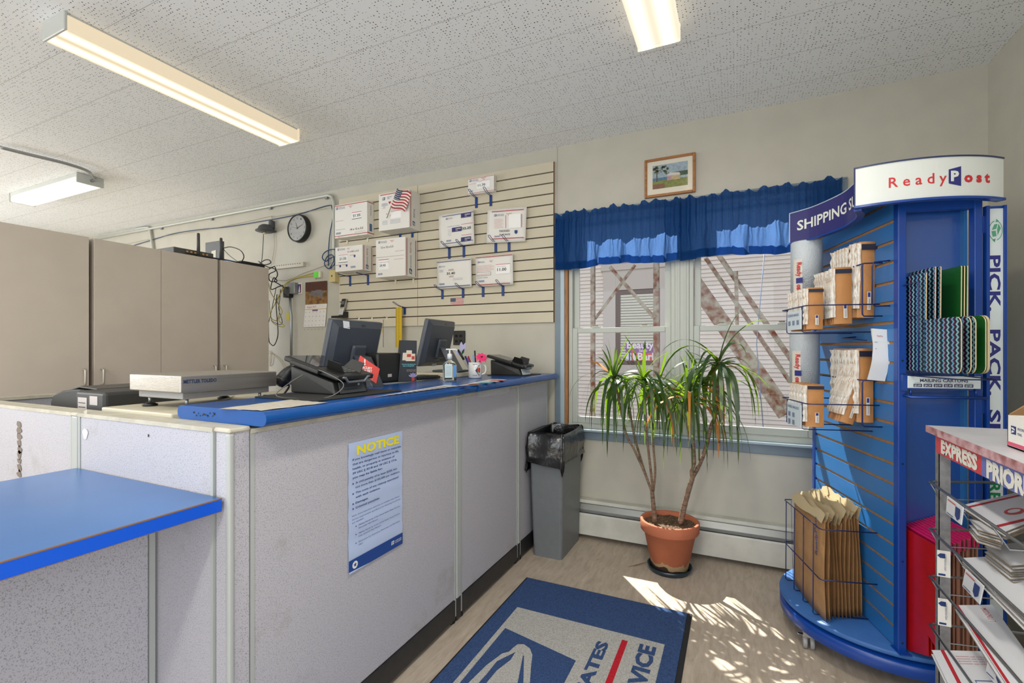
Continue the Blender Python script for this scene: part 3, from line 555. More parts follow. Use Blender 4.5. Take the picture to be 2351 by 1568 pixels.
# flag sticker
def flag(m, O, Ud, Vd, w_, h_, wave=None):
    Ud = Vector(Ud); Vd = Vector(Vd); N_ = Ud.cross(Vd).normalized(); O = Vector(O); fr_ = mat('flag_red', (168, 40, 48), .6); fw = mat('flag_white', (228, 222, 214), .6); fb = mat('flag_blue', (36, 46, 84), .6)
    wv = wave or (lambda a, b_: 0); nx = 10
    for i in range(13):
        m.use(fr_ if i % 2 == 0 else fw)
        for k in range(nx):
            q = []
            for a, b_ in ((k/nx, i/13), ((k+1)/nx, i/13), ((k+1)/nx, (i+1)/13), (k/nx, (i+1)/13)):
                q.append(O+Ud*(a*w_)+Vd*((b_ if True else 0)*h_)+N_*wv(a, b_)-Vd*(wv(a, b_)*1.2))
            m.quad(*q)
    m.use(fb)
    for k in range(4):
        q = [O+Ud*(a*w_)+Vd*(b_*h_)+N_*(wv(a, b_)+.0006)-Vd*(wv(a, b_)*1.2) for a, b_ in ((k/10, 6/13), ((k+1)/10, 6/13), ((k+1)/10, 1.002), (k/10, 1.002))]; m.quad(*q)
    m.use(fw)
    for r_ in range(5):
        for c_ in range(6):
            a, b_ = .035+c_*.062+(r_ % 2)*.02, .52+r_*.1; p = O+Ud*(a*w_)+Vd*(b_*h_)+N_*(wv(a, b_)+.0011)-Vd*(wv(a, b_)*1.2); s_ = .018*h_
            m.quad(p-Ud*s_-Vd*s_, p+Ud*s_-Vd*s_, p+Ud*s_+Vd*s_, p-Ud*s_+Vd*s_)
a, b_ = U(1034.2, 701, Y=SY-.0006), U(1064.6, 682, Y=SY-.0006)
m = MB(); flag(m, a, (1, 0, 0), (0, 0, 1), b_.x-a.x, b_.z-a.z-.004); tag(build('flag_sticker', m), 'small flag sticker on a slat below the 31.40 envelope', 'sticker')
t = thing('stick_flag', 'small cloth flag on a thin stick leaning on the upper box', 'flag', (B2[1], B2[3]-.01, B2[4]+.1))
yf = B2[3]-.012; s0, s1 = U(888, 501, Y=yf), U(913, 432, Y=yf-.01); m = MB(); m.tube([s0, s1], .0028, 8); build('stick', m, mat('flag_stick', (150, 112, 74), .6), t)
dv = (s1-s0).normalized(); fl = s1-dv*.155; m = MB(); ud = (Vector((1, 0, 0))-Vector((0, 0, 1))*.38).normalized(); flag(m, fl+Vector((0, -.004, 0)), ud, dv, .155, .15, lambda a_, b_: .006*math.sin(a_*7)); build('flag_cloth', m, None, t)
# ================================================================ CEILING LIGHTS, CONDUIT
lens = bpy.data.materials.new('fluorescent_lens'); lens.use_nodes = True; n, l, b = nodes(lens)
b.inputs['Base Color'].default_value = lin((240, 226, 190))+(1,); b.inputs['Roughness'].default_value = .4
def lensmat(name, x0, wdt, axis, rgb, smin, smax):
    m = bpy.data.materials.new(name); m.use_nodes = True; n, l, b = nodes(m); b.inputs['Base Color'].default_value = tuple(.35*v for v in lin(rgb))+(1,); b.inputs['Emission Color'].default_value = lin(rgb)+(1,)
    tc = n.new('ShaderNodeTexCoord'); sp = n.new('ShaderNodeSeparateXYZ'); l.new(tc.outputs['Object'], sp.inputs[0])
    u = math_n(n, l, 'DIVIDE', math_n(n, l, 'SUBTRACT', sp.outputs[axis], x0), wdt)       # the two tubes behind the prismatic lens
    c = math_n(n, l, 'COSINE', math_n(n, l, 'MULTIPLY', u, 4*math.pi)); v = math_n(n, l, 'MULTIPLY_ADD', c, -.5, .5)
    l.new(math_n(n, l, 'MULTIPLY_ADD', v, smax-smin, smin), b.inputs['Emission Strength']); return m
def fixture(label, x0, x1, y0, y1, rgb, smin, smax, long='y', power=14):
    t = thing('fluorescent_light', label, 'ceiling light', ((x0+x1)/2, (y0+y1)/2, ZC), group='fluorescent ceiling fixtures')
    ax = 0 if long == 'y' else 1; lm = lensmat('lens_'+str(round(x0, 2)), -(x1-x0)/2 if ax == 0 else -(y1-y0)/2, (x1-x0) if ax == 0 else (y1-y0), ax, rgb, smin, smax)
    m = MB(); m.box(x0+.01, x1-.01, y0+.006, y1-.006, 2.69, ZC-.001); build('housing', m, mat('fixture_enamel', (196, 198, 192), .35), t)
    m = MB(); m.rbox(x0+.002, x1-.002, y0+.012, y1-.012, 2.642, 2.71, .006, 2); build('lens', m, lm, t)
    e = mat('fixture_enamel', (196, 198, 192), .35); 
    for k in (0, 1):
        m = MB()
        if long == 'y': yy = y0 if k == 0 else y1-.012; m.rbox(x0, x1, yy, yy+.012, 2.64, ZC-.001, .003, 1)
        else: xx = x0 if k == 0 else x1-.012; m.rbox(xx, xx+.012, y0, y1, 2.64, ZC-.001, .003, 1)
        if k == 0 or long != 'y': build('end_cap', m, e, t)
        else: build('end_cap', m, lm, t)
    return t
fixture('long fluorescent fixture over the counter, nearest the left edge', -2.766, -2.574, 1.009, 2.213, (255, 236, 202), .62, 1.75)
fixture('fluorescent fixture at the top of the view, over the blue mat', -.406, -.221, 1.009, 2.213, (255, 240, 214), .85, 1.6)
fixture('short fluorescent fixture fed by a bent conduit, over the tall cabinets', -6.04, -4.822, 1.97, 2.155, (248, 250, 236), .95, 1.5, long='x')
fixture('added fluorescent fixture, unseen behind the viewer over the writing table', -2.766, -2.574, -1.4, -.2, (255, 238, 204), .85, 1.6)  # out of view, added as a housing for the rear fill
fixture('added fluorescent fixture, unseen behind the viewer over the lobby', -.406, -.221, -1.4, -.2, (255, 240, 214), .85, 1.6)  # out of view, added as a housing for the lobby fill
# conduits
pipe = mat('painted_conduit', (196, 198, 190), .4, metal=.1)
def pipe_thing(name, label, cat, pts, r, m_, loc=None, clips=(), seg=8, sub='pipe', curve=0):
    t = thing(name, label, cat, tuple(loc or pts[0])); m = MB(); P = smooth_path(pts, curve) if curve else pts; m.tube(P, r, seg); build(sub, m, m_, t)
    for c in clips: q = MB(); q.rbox(c[0]-.014, c[0]+.014, W-.022, W-.001, c[2]-.03, c[2]+.012, .003, 1); build('clip', q, steel, t)
    return t
p = [U(x, y, Y=W-.02) for x, y in [(222, 545), (345, 520), (480, 493), (600, 471), (725, 447), (742, 447)]]
for q in p: q.z = min(q.z, 2.695)
p2 = [Vector((-3.33, W-.02, 2.675)), Vector((-3.285, W-.02, 2.655)), Vector((-3.262, W-.02, 2.6)), Vector((-3.262, W-.02, 2.3)), Vector((-3.262, W-.02, 1.93))]
for i, q in enumerate(p): q.z = 2.675
pipe_thing('conduit', 'white painted conduit along the top of the wall, bending down beside the slatwall', 'conduit', p+p2, .013, pipe, clips=[(-5.9, 0, 2.675), (-5.0, 0, 2.675), (-4.1, 0, 2.675), (-3.36, 0, 2.675)])
a = U(345, 524, Y=W-.02); b_ = U(353, 575, Y=W-.02); pipe_thing('conduit', 'short white conduit dropping from the ceiling run behind the cabinets', 'conduit', [a+Vector((-.3, 0, .02)), a+Vector((-.08, 0, .015)), a+Vector((0, 0, -.04)), b_+Vector((0, 0, -.1))], .014, pipe, curve=5)
p = [U(0, 338, z=2.695), U(60, 353, z=2.695), U(150, 375, z=2.695), U(200, 392, z=2.69), Vector((-4.72, 2.03, 2.685)), Vector((-4.735, 2.06, 2.68)), Vector((-4.822, 2.07, 2.678))]
pipe_thing('conduit', 'grey metal conduit on the ceiling feeding the short fixture', 'conduit', p, .012, steel, curve=5)
# ================================================================ COUNTER: office partition panels
lam = bpy.data.materials.new('speckled_laminate'); lam.use_nodes = True; MATS['speckled_laminate'] = lam; n, l, b = nodes(lam)
tc = n.new('ShaderNodeTexCoord'); vz = n.new('ShaderNodeTexNoise'); vz.inputs['Scale'].default_value = 330; vz.inputs['Detail'].default_value = 2; l.new(tc.outputs['Object'], vz.inputs[0])
r1 = n.new('ShaderNodeValToRGB'); e = r1.color_ramp.elements; e[0].position = .33; e[0].color = lin((140, 137, 140))+(1,); e[1].position = .46; e[1].color = lin((183, 181, 188))+(1,); l.new(vz.outputs['Fac'], r1.inputs[0])
bz = n.new('ShaderNodeTexNoise'); bz.inputs['Scale'].default_value = 3.0; bz.inputs['Detail'].default_value = 6; bz.inputs['Roughness'].default_value = .7; l.new(tc.outputs['Object'], bz.inputs[0]); mr = n.new('ShaderNodeMapRange'); mr.inputs['From Min'].default_value = .58; mr.inputs['From Max'].default_value = .8; l.new(bz.outputs['Fac'], mr.inputs[0])
mx = n.new('ShaderNodeMix'); mx.data_type = 'RGBA'; mx.inputs[7].default_value = lin((150, 144, 136))+(1,); l.new(mr.outputs[0], mx.inputs[0]); l.new(r1.outputs[0], mx.inputs[6]); l.new(mx.outputs[2], b.inputs['Base Color']); b.inputs['Roughness'].default_value = .5
post = mat('partition_post_enamel', (172, 175, 172), .4); capm = mat('partition_cap', (196, 190, 172), .5, noise=.2, nscale=18); kick = mat('black_kickplate', (44, 44, 45), .45, noise=.2, nscale=30)
XFc = -1.19; ZP = 1.066
def panel_y(label, y0, y1, feet=True, zt=ZP):
    t = thing('partition_panel', label, 'counter panel', (XFc-.03, (y0+y1)/2, 0), group='speckled grey partition panels')
    m = MB(); m.box(XFc-.055, XFc, y0+.012, y1-.012, .11, zt-.012); build('laminate_face', m, lam, t, bevel=.004)
    m = MB(); m.box(XFc-.058, XFc+.004, y0+.001, y1-.001, zt-.012, zt); build('top_cap', m, capm, t)
    m = MB(); m.box(XFc-.05, XFc+.004, y0+.012, y1-.012, .02, .108); build('kick_plate', m, kick, t)
    m = MB(); m.use(post).box(XFc-.056, XFc+.002, y0+.001, y0+.012, .03, zt-.012); build('edge_strip', m, None, t)
    m = MB(); m.use(post).box(XFc-.056, XFc+.002, y1-.012, y1-.001, .03, zt-.012); build('edge_strip', m, None, t)
    m = MB(); m.use(black).lathe([(.001, 0), (.02, 0), (.02, .008), (.008, .012), (.008, .03)], (XFc-.02, y1-.01, 0), 14); build('leveling_foot', m, None, t)
    m = MB(); m.use(black).lathe([(.001, 0), (.02, 0), (.02, .008), (.008, .012), (.008, .03)], (XFc-.02, y0+.02, 0), 14); build('leveling_foot', m, None, t)
    return t
panel_y('long speckled grey counter panel carrying the notice poster', .86, 1.905)
panel_y('middle speckled grey counter panel with a strip of clear tape at its top', 1.945, 2.6)
panel_y('short speckled grey counter panel hidden partly behind the trash bin', 2.63, 3.1)
def post_thing(label, x0, x1, y0, y1, zt, name='partition_post'):
    t = thing(name, label, 'post', ((x0+x1)/2, (y0+y1)/2, 0), group='grey partition posts')
    m = MB(); m.rbox(x0, x1, y0, y1, .11 if x1 > -1.2 else .012, zt-.012, .004, 2); build('post_body', m, post, t)
    if x1 > -1.2: m = MB(); m.rbox(x0+.001, x1-.001, y0, y1, .012, .1095, .002, 1); build('kick_cover', m, kick, t)
    m = MB(); m.rbox(x0-.002, x1+.002, y0-.002, y1+.002, zt-.012, zt, .003, 1); build('post_cap', m, capm, t)
    m = MB(); m.use(black).lathe([(.001, 0), (.02, 0), (.02, .008), (.008, .013)], ((x0+x1)/2, (y0+y1)/2, 0), 14); build('leveling_foot', m, None, t)
post_thing('slim grey post joining the poster panel and the middle panel', XFc-.056, XFc+.006, 1.906, 1.944, ZP)
post_thing('slim grey post between the middle panel and the panel behind the bin', XFc-.056, XFc+.006, 2.601, 2.629, ZP)
t = thing('partition_post', 'wide laminate clad corner post at the near end of the counter', 'post', (XFc-.03, .83, 0), group='grey partition posts')
m = MB(); m.box(XFc-.054, XFc+.001, .803, .857, .012, 1.062); build('laminate_face', m, lam, t)
m = MB(); m.rbox(XFc-.012, XFc+.005, .798, .815, .012, 1.062, .006, 3); build('corner_strip', m, post, t)
m = MB(); m.rbox(XFc-.058, XFc+.006, .797, .859, 1.062, 1.075, .004, 1); build('post_cap', m, capm, t)
m = MB(); m.use(black).lathe([(.001, 0), (.02, 0), (.02, .008), (.008, .013)], (XFc-.028, .83, 0), 14); build('leveling_foot', m, None, t)
def panel_x(label, x0, x1, y=.8, zt=1.074, th=.055):
    t = thing('partition_panel', label, 'counter panel', ((x0+x1)/2, y+.03, 0), group='speckled grey partition panels')
    m = MB(); m.box(x0+.012, x1-.012, y, y+th, .11, zt-.012); build('laminate_face', m, lam, t, bevel=.004)
    m = MB(); m.box(x0+.001, x1-.001, y-.004, y+th+.004, zt-.012, zt); build('top_cap', m, capm, t)
    m = MB(); m.box(x0+.012, x1-.012, y-.003, y+th-.006, .02, .108); build('kick_plate', m, kick, t)
    for xx in (x0+.001, x1-.012): m = MB(); m.box(xx, xx+.011, y-.002, y+th+.001, .012, zt-.012); build('edge_strip', m, post, t)
    for xx in (x0+.03, x1-.03): m = MB(); m.use(black).lathe([(.001, 0), (.02, 0), (.02, .008), (.008, .012), (.008, .03)], (xx, y+.03, 0), 14); build('leveling_foot', m, None, t)
    return t
t = panel_x('grey panel behind the low blue table, with a torn white sticker', -1.945, -1.25)
stick = mat('torn_sticker', (222, 222, 220), .6); scuff = mat('grey_scuff', (120, 108, 96), .7)
m = MB(); c_ = U(196, 996, Y=.799); m.use(stick).poly([c_+Vector((.016*math.cos(a)*(1+.2*math.sin(3*a)), -.0006, .017*math.sin(a))) for a in [k*.45 for k in range(14)]]); m.use(dark).poly([U(341, 1000, Y=.7985)+Vector((.003*math.cos(k), -.0006, .005*math.sin(k))) for k in [i*.8 for i in range(8)]])
a = U(192, 958, Y=.7985); m.use(capm).quad(a+Vector((0, 0, 0)), a+Vector((.02, 0, 0)), a+Vector((.02, 0, .026)), a+Vector((0, 0, .02))); build('torn_sticker', m, None, t)
t = panel_x('brownish grey panel at the far left, streaked with old tape marks', -3.2, -1.985)
m = MB(); rnd = random.Random(4)
for k in range(9):
    c_ = U(44, 975+k*14, Y=.7985); m.use(scuff).poly([c_+Vector(((.012+.012*rnd.random())*math.cos(a), 0, .012*math.sin(a)*(.6+rnd.random()))) for a in [i*.8 for i in range(8)]])
build('tape_marks', m, None, t)
post_thing('grey post between the two panels behind the low blue table', -1.984, -1.946, .796, .86, 1.074)
# rear low partition with white cap
t = thing('partition_panel', 'low rear partition beyond the printers with a pale cap', 'counter panel', (-3.2, 1.2, 0), group='speckled grey partition panels'); m = MB(); m.box(-3.24, -3.2, .86, 1.55, .11, 1.035); build('laminate_face', m, lam, t); m = MB(); m.box(-3.25, -3.19, .86, 1.55, 1.035, 1.05); build('top_cap', m, capm, t); m = MB(); m.box(-3.238, -3.202, .87, 1.54, 0, .11); build('kick_plate', m, kick, t)
# countertops: two lengths with bullnose edge
blue = mat('blue_countertop', (18, 80, 152), .22, noise=.06, nscale=5, spec=.5); bluetop = mat('blue_laminate_top', (52, 106, 168), .3, noise=.12, nscale=3)
def countertop(label, y0, y1, x0=-1.515, x1=-1.125, z0=1.0745, z1=1.1145):
    t = thing('countertop', label, 'countertop', ((x0+x1)/2, (y0+y1)/2, z0), group='blue bullnose countertops')
    r = (z1-z0)/2; prof = []
    for k in range(9): a = -math.pi/2+math.pi*k/8; prof.append((x1-r+r*math.cos(a), z0+r+r*math.sin(a)))
    for k in range(9): a = math.pi/2+math.pi*k/8; prof.append((x0+r*.8+r*.8*math.cos(a), z0+r+r*math.sin(a)))
    m = MB(); m.sm = True; N_ = len(prof); vs = [(x, y0, z) for x, z in prof]+[(x, y1, z) for x, z in prof]; m.add(vs, [(i, (i+1) % N_, N_+(i+1) % N_, N_+i) for i in range(N_)]); m.sm = False
    m.add([(x, y0, z) for x, z in prof], [tuple(range(N_))]); m.add([(x, y1, z) for x, z in prof], [tuple(reversed(range(N_)))])
    build('bullnose_slab', m, blue, t); return t
ysm = U(1097, 885, X=-1.125).y
t = countertop('long near blue countertop under the payment terminal and papers', .86, ysm-.002)
m = MB(); rnd = random.Random(3); m.use(mat('chipped_laminate', (40, 38, 40), .8))
for k in range(16):
    x = -1.44+.11*rnd.random(); z = 1.088+.012*rnd.random(); m.poly([(x+.005*rnd.random()*math.cos(a), .8592, z+.003*math.sin(a)) for a in [i*1.2 for i in range(5)]])
build('edge_chips', m, None, t)
t = countertop('short far blue countertop ending at the window casing', ysm+.002, 3.13, x1=-1.118)
# notice poster on the panel
t = thing('notice_poster', 'pale blue NOTICE poster taped to the long counter panel', 'poster', (XFc+.002, 1.2, .5))
tl, tr_, bl, br_ = [U(x, y, X=XFc+.0035) for x, y in [(801, 1017), (924, 990), (798.7, 1318), (922.8, 1249)]]
y0, y1 = (tl.y+bl.y)/2, (tr_.y+br_.y)/2; z1, z0 = (tl.z+tr_.z)/2, (bl.z+br_.z)/2; w_, h_ = y1-y0, z1-z0; xx = XFc+.0035
pb = mat('poster_pale_blue', (178, 194, 226), .45); pn = mat('poster_navy', (24, 66, 138), .45); py_ = mat('poster_yellow', (236, 222, 48), .5); pt = mat('poster_text_blue', (34, 62, 112), .5)
m = MB(); vs = []; N_ = 24
for i in range(N_+1):
    for k in range(2): zz = z1-h_*i/N_; vs.append((xx+.0015*math.sin(i*1.3)+(.004 if i == N_ and k == 0 else 0), y0+w_*k, zz))
m.sm = True; m.use(pb).add(vs, [(2*i, 2*i+1, 2*i+3, 2*i+2) for i in range(N_)]); build('sheet', m, None, t)
m = MB(); xo = xx+.0022; Ud = Vector((0, 1, 0)); P = lambda a, b_: Vector((xo, y0+a*w_, z0+b_*h_))
m.use(pn).quad(P(0, 0), P(1, 0), P(1, .098), P(0, .098)); build('blue_footer', m, None, t)
m = MB(); m.use(py_).text('NOTICE', P(.13, .902), Ud, Z, .068*h_, width=.79*w_, bold=.045); build('yellow_heading', m, None, t)
L = [('If you knowingly mail items or materials', .86, .9, 0), ('that are dangerous or injurious to life,', .825, .86, 0), ('health, or property in violation of', .79, .77, 0), ('39 USC § 3018 and 18 USC § 1716,', .755, .82, 0), ('you may be liable for:', .72, .53, 0), ('A civil penalty of at least $250, but', .676, .8, 1), ('not more than $100,000 per violation.', .641, .86, 2), ('The costs of any cleanup associated', .598, .83, 1), ('with each violation.', .563, .47, 2), ('Damages.', .52, .25, 1), ('Criminal penalties.', .482, .46, 1)]
m = MB(); m.use(pt)
for s_, b_, w2, k in L:
    a0 = .06 if k == 0 else .11; m.text(s_, P(a0, b_), Ud, Z, .016*h_, width=(w2-(0 if k == 0 else .03))*w_, bold=.02)
    if k == 1: m.quad(P(.06, b_), P(.08, b_), P(.08, b_+.011), P(.06, b_+.011))
L2 = [('Note: Some hazardous materials are mailable when Postal', .428, .88, .05), ('Service requirements specified in the following documents', .4, .9, .05), ('are satisfied:', .375, .2, .05), ('Mailing Standards of the United States Postal Service,', .34, .78, .16), ('Domestic Mail Manual', .315, .34, .16), ('Mailing Standards of the United States Postal Service,', .275, .78, .16), ('International Mail Manual', .25, .4, .16), ('Publication 52, Hazardous, Restricted, and Perishable', .208, .78, .16), ('Mail', .183, .07, .16)]
for s_, b_, w2, a0 in L2:
    m.text(s_, P(a0, b_), Ud, Z, .0115*h_, width=w2*w_, slant=.15)
    if a0 > .1 and w2 > .7: m.quad(P(.11, b_), P(.125, b_), P(.125, b_+.008), P(.11, b_+.008))
build('poster_text', m, None, t)
m = MB(); c_ = P(.1, .05)+Vector((.0006, 0, 0)); m.use(ppr).poly([c_+Vector((0, .045*w_*math.cos(a), .045*w_*math.sin(a))) for a in [i*.4 for i in range(16)]]); m.use(pn); c_ += Vector((.0005, 0, 0)); m.poly([c_+Vector((0, r_*math.cos(a), r_*math.sin(a))) for r_, a in [((.03 if i % 2 == 0 else .013)*w_, math.pi/2+i*math.pi/5) for i in range(10)]])
eagle(m, P(.76, .04)+Vector((.0006, 0, 0)), Ud, Z, .03*h_, ppr, pn); m.use(ppr).text('UNITED STATES', P(.84, .055)+Vector((.0006, 0, 0)), Ud, Z, .009*h_, width=.13*w_, bold=.02); m.text('POSTAL SERVICE', P(.84, .04)+Vector((.0006, 0, 0)), Ud, Z, .009*h_, width=.13*w_, bold=.02); build('footer_emblems', m, None, t)
# clear tape and plastic pouch under the countertop
t = MB(); a, b_ = U(1096, 900, X=XFc+.003), U(1168, 890, X=XFc+.003); t.add([tuple(a+Vector((0, 0, -.03))), tuple(b_+Vector((0, 0, -.03))), tuple(b_+Vector((.008, 0, .012))), tuple(a+Vector((.008, 0, .014)))], [(0, 1, 2, 3)])
cl = mat('clear_tape', (226, 228, 228), .12, spec=.8, bump=.6, bscale=60); cl.node_tree.nodes['Principled BSDF'].inputs['Alpha'].default_value = .45
tag(build('clear_pouch', t, cl), 'crinkled clear plastic pouch taped under the countertop edge on the middle panel', 'pouch')
# low blue table
t = thing('low_counter', 'low blue topped writing table in the left foreground', 'table', (-1.6, .1, 0))
m = MB(); m.box(-1.95, -1.212, -1.6, .794, .862, .894); build('tabletop', m, bluetop, t)
brightblue = mat('bright_blue_edge_band', (8, 84, 206), .35); brk = mat('brown_core_line', (120, 92, 76), .6)
m = MB(); m.use(brightblue).box(-1.212, -1.208, -1.6, .794, .861, .8915); m.use(brk).box(-1.212, -1.2075, -1.6, .794, .8915, .8945); m.box(-1.212, -1.208, -1.6, .794, .8595, .861); build('edge_band', m, None, t)
lam2 = mat('speckled_laminate_worn', (170, 172, 178), .5, noise=.2, nscale=160)
m = MB(); m.box(-1.53, -1.504, -1.5, .775, 0, .86); build('support_panel', m, lam, t); m = MB(); m.box(-1.535, -1.5, .778, .792, .02, .86); build('support_panel', m, post, t)
# ================================================================ TALL STORAGE CABINETS
cabm = mat('putty_cabinet_laminate', (202, 190, 176), .5, noise=.05, nscale=4); hnd = mat('brushed_handle', (190, 184, 172), .3, metal=.5); cin = mat('cabinet_inside', (40, 36, 32), .8)
def cabinet(label, y0, y1, doors, handles, zt=2.005, depth=.5):
    X = -3.76; t = thing('storage_cabinet', label, 'cabinet', (X-depth/2, (y0+y1)/2, 0), group='tall putty coloured storage cabinets')
    m = MB(); m.box(X-depth, X-.022, y0, y1, .0, zt); build('carcass', m, cabm, t)
    for (a, b_) in doors:
        m = MB(); m.box(X-.02, X, a, b_, .07, zt-.001); d = build('door', m, cabm, t, bevel=.0015)
        for hy in handles:
            if a < hy < b_:
                m = MB(); m.tube(smooth_path([(X, hy, 1.055), (X+.026, hy, 1.06), (X+.032, hy, 1.075), (X+.032, hy, 1.14), (X+.026, hy, 1.152), (X, hy, 1.156)], 4), .007, 8); build('handle', m, hnd, d)
    return t
cabinet('tall cabinet at the left edge of the view, one wide door in sight', .62, 1.6, [(.625, 1.6)], [1.568])
cabinet('tall two door cabinet carrying the network boxes', 1.625, 2.44, [(1.627, 2.023), (2.026, 2.438)], [1.664, 2.405], zt=2.003)
cabinet('narrow tall cabinet with cables hanging behind its right edge', 2.462, 2.9, [(2.464, 2.898)], [2.49], zt=2.006)
t = MB(); t.box(-3.9, -3.86, 1.6002, 1.6248, .02, 1.99); tag(build('filler_strip', t, cin), 'dark gap strip between the two largest cabinets', 'filler strip')
t = MB(); t.box(-3.9, -3.86, 2.4402, 2.4618, .02, 1.99); tag(build('filler_strip', t, cin), 'dark gap strip beside the narrow cabinet', 'filler strip')
# ================================================================ MAT, TRASH BIN
matblue = mat('mat_blue_pile', (66, 88, 130), .95, noise=.35, nscale=160, bump=1.0, bscale=260, spec=.05); matgrey = mat('mat_grey_pile', (188, 186, 180), .95, noise=.3, nscale=160, bump=1.0, bscale=260, spec=.05); matred = mat('mat_red_pile', (196, 44, 56), .95, noise=.3, nscale=160, bump=.8, bscale=260, spec=.05)
x0, x1, y0, y1 = -1.062, -.19, .62, 2.442
t = thing('door_mat', 'blue postal entrance mat with grey emblem field on the floor', 'mat', (-.62, 1.5, 0))
m = MB(); m.rbox(x0, x1, y0, y1, .0005, .006, .002, 1); build('rubber_backing', m, mat('mat_rubber', (30, 30, 34), .7), t)
m = MB(); m.box(x0+.012, x1-.022, y0+.02, y1-.012, .006, .010); build('pile', m, matblue, t)
zz = .0106
def F(px, py, z=zz): return U(px, py, z=z)
g = [F(1188.2, 1393.1), F(1526, 1480)]; gx0, gx1, gy1 = g[0].x, g[1].x, (g[0].y+g[1].y)/2; gy0 = .86
m = MB(); m.box(gx0, gx1, gy0, gy1, .010, zz); build('grey_field', m, matgrey, t)
lx0, ly1 = F(1160, 1442).x, F(1160, 1442).y; lx1 = F(1322, 1516.7).x; ly1b = F(1322, 1516.7).y
zz2 = zz+.0006; m = MB(); m.use(matblue).poly([(lx0, ly1, zz2), (lx1, ly1b, zz2), (lx1, .98, zz2), (lx0, 1.1, zz2)]); build('emblem_square', m, None, t)
zz3 = zz2+.0006; E_ = lambda pts: [F(950+x/3.3586, 1280+y/3.3586, zz3) for x, y in pts]
m = MB(); m.use(matgrey); m.poly(E_([(760, 700), (800, 668), (850, 668), (895, 700), (915, 750), (905, 830), (895, 967), (845, 967), (850, 760), (800, 720), (760, 740)])); m.poly(E_([(760, 700), (760, 740), (640, 800), (560, 900), (500, 967), (420, 967), (560, 830), (680, 740), (735, 725)])); m.poly(E_([(745, 790), (790, 720), (845, 740), (800, 967), (560, 967), (640, 870)])); m.use(matblue)
build('eagle_shape', m, None, t)
m = MB(); m.use(matblue); s1, s0 = F(950+1470/3.3586, 1280+650/3.3586), F(950+1250/3.3586, 1280+960/3.3586)
# lettering reads along +Y, its top towards -X
xa, xb = F(950+1415/3.3586, 1280+640/3.3586, zz3).x, F(950+1500/3.3586, 1280+665/3.3586, zz3).x; ye = F(950+1460/3.3586, 1280+648/3.3586, zz3).y
m.text('UNITED STATES', (xb, ye, zz3), (0, 1, 0), (-1, 0, 0), abs(xb-xa)*.98, width=.93, bold=.045, align='RIGHT')
xc, xd = F(950+1740/3.3586, 1280+665/3.3586, zz3).x, F(950+1865/3.3586, 1280+690/3.3586, zz3).x; ye2 = F(950+1800/3.3586, 1280+676/3.3586, zz3).y
m.text('POSTAL SERVICE', (xd, ye2, zz3), (0, 1, 0), (-1, 0, 0), abs(xd-xc)*.98, width=.93, bold=.045, align='RIGHT'); build('lettering', m, None, t)
ra, rb = F(950+1607/3.3586, 1280+632/3.3586, zz3), F(950+1650/3.3586, 1280+645/3.3586, zz3); m = MB(); m.box(ra.x, rb.x, gy0+.03, (ra.y+rb.y)/2, zz, zz3); build('red_bar', m, matred, t)
# trash bin
binm = mat('grey_bin_plastic', (112, 116, 118), .45, noise=.06, nscale=30); bag = mat('black_bin_bag', (14, 14, 16), .22, spec=.8, bump=1.0, bscale=30)
t = thing('trash_bin', 'slim grey trash bin with a black bag beside the counter', 'trash bin', (-1.05, 2.95, 0))
bx0, bx1, by0, by1 = -1.145, -.957, 2.735, 3.1; H_ = .76
def tapered(m, x0, x1, y0, y1, z0, z1, dx, dy, r=.02):
    def ring(x0, x1, y0, y1, z):
        pts = []
        for cx_, cy_, a0 in ((x1-r, y1-r, 0), (x0+r, y1-r, 90), (x0+r, y0+r, 180), (x1-r, y0+r, 270)):
            for k in range(5): a = math.radians(a0+22.5*k); pts.append((cx_+r*math.cos(a), cy_+r*math.sin(a), z))
        return pts
    A = ring(x0, x1, y0, y1, z0); B_ = ring(x0-dx, x1+dx, y0-dy, y1+dy*.3, z1); N_ = len(A); sm = m.sm; m.sm = False
    m.add(A+B_, [(i, (i+1) % N_, N_+(i+1) % N_, N_+i) for i in range(N_)]); m.sm = sm; return A, B_
m = MB(); A, B_ = tapered(m, bx0, bx1, by0, by1, 0, H_, .018, .03); m.add(A, [tuple(range(len(A)))]); m.add([(x, y, z+.012) for x, y, z in A], [tuple(range(len(A)))]); build('bin_body', m, binm, t)
m = MB(); rnd = random.Random(5); N_ = len(B_); rows = []
lv = [(.56, .024), (.565, .03), (.62, .022), (.68, .024), (.74, .018), (.765, .01), (.772, 0), (.765, -.008), (.7, -.014), (.5, -.022), (.25, -.03)]
cxm, cym = (bx0+bx1)/2, (by0+by1)/2
for z, off in lv:
    row = []
    for j in range(N_*2):
        i = j//2; p = Vector(B_[i]) if j % 2 == 0 else (Vector(B_[i])+Vector(B_[(i+1) % N_]))/2; d = Vector((p.x-cxm, p.y-cym, 0)).normalized(); sag = .05*math.sin(j*.5+.6) if z < .6 else 0
        cut = p + d*(off+.007*rnd.uniform(-1, 1)); row.append((cut.x, min(cut.y, 3.1), z+sag*.8+.006*rnd.uniform(-1, 1)))
    rows.append(row)
K = len(rows[0]); vs = [v for r_ in rows for v in r_]; m.sm = True; m.add(vs, [(a*K+j, a*K+(j+1) % K, (a+1)*K+(j+1) % K, (a+1)*K+j) for a in range(len(rows)-1) for j in range(K)]); build('bin_bag', m, bag, t)
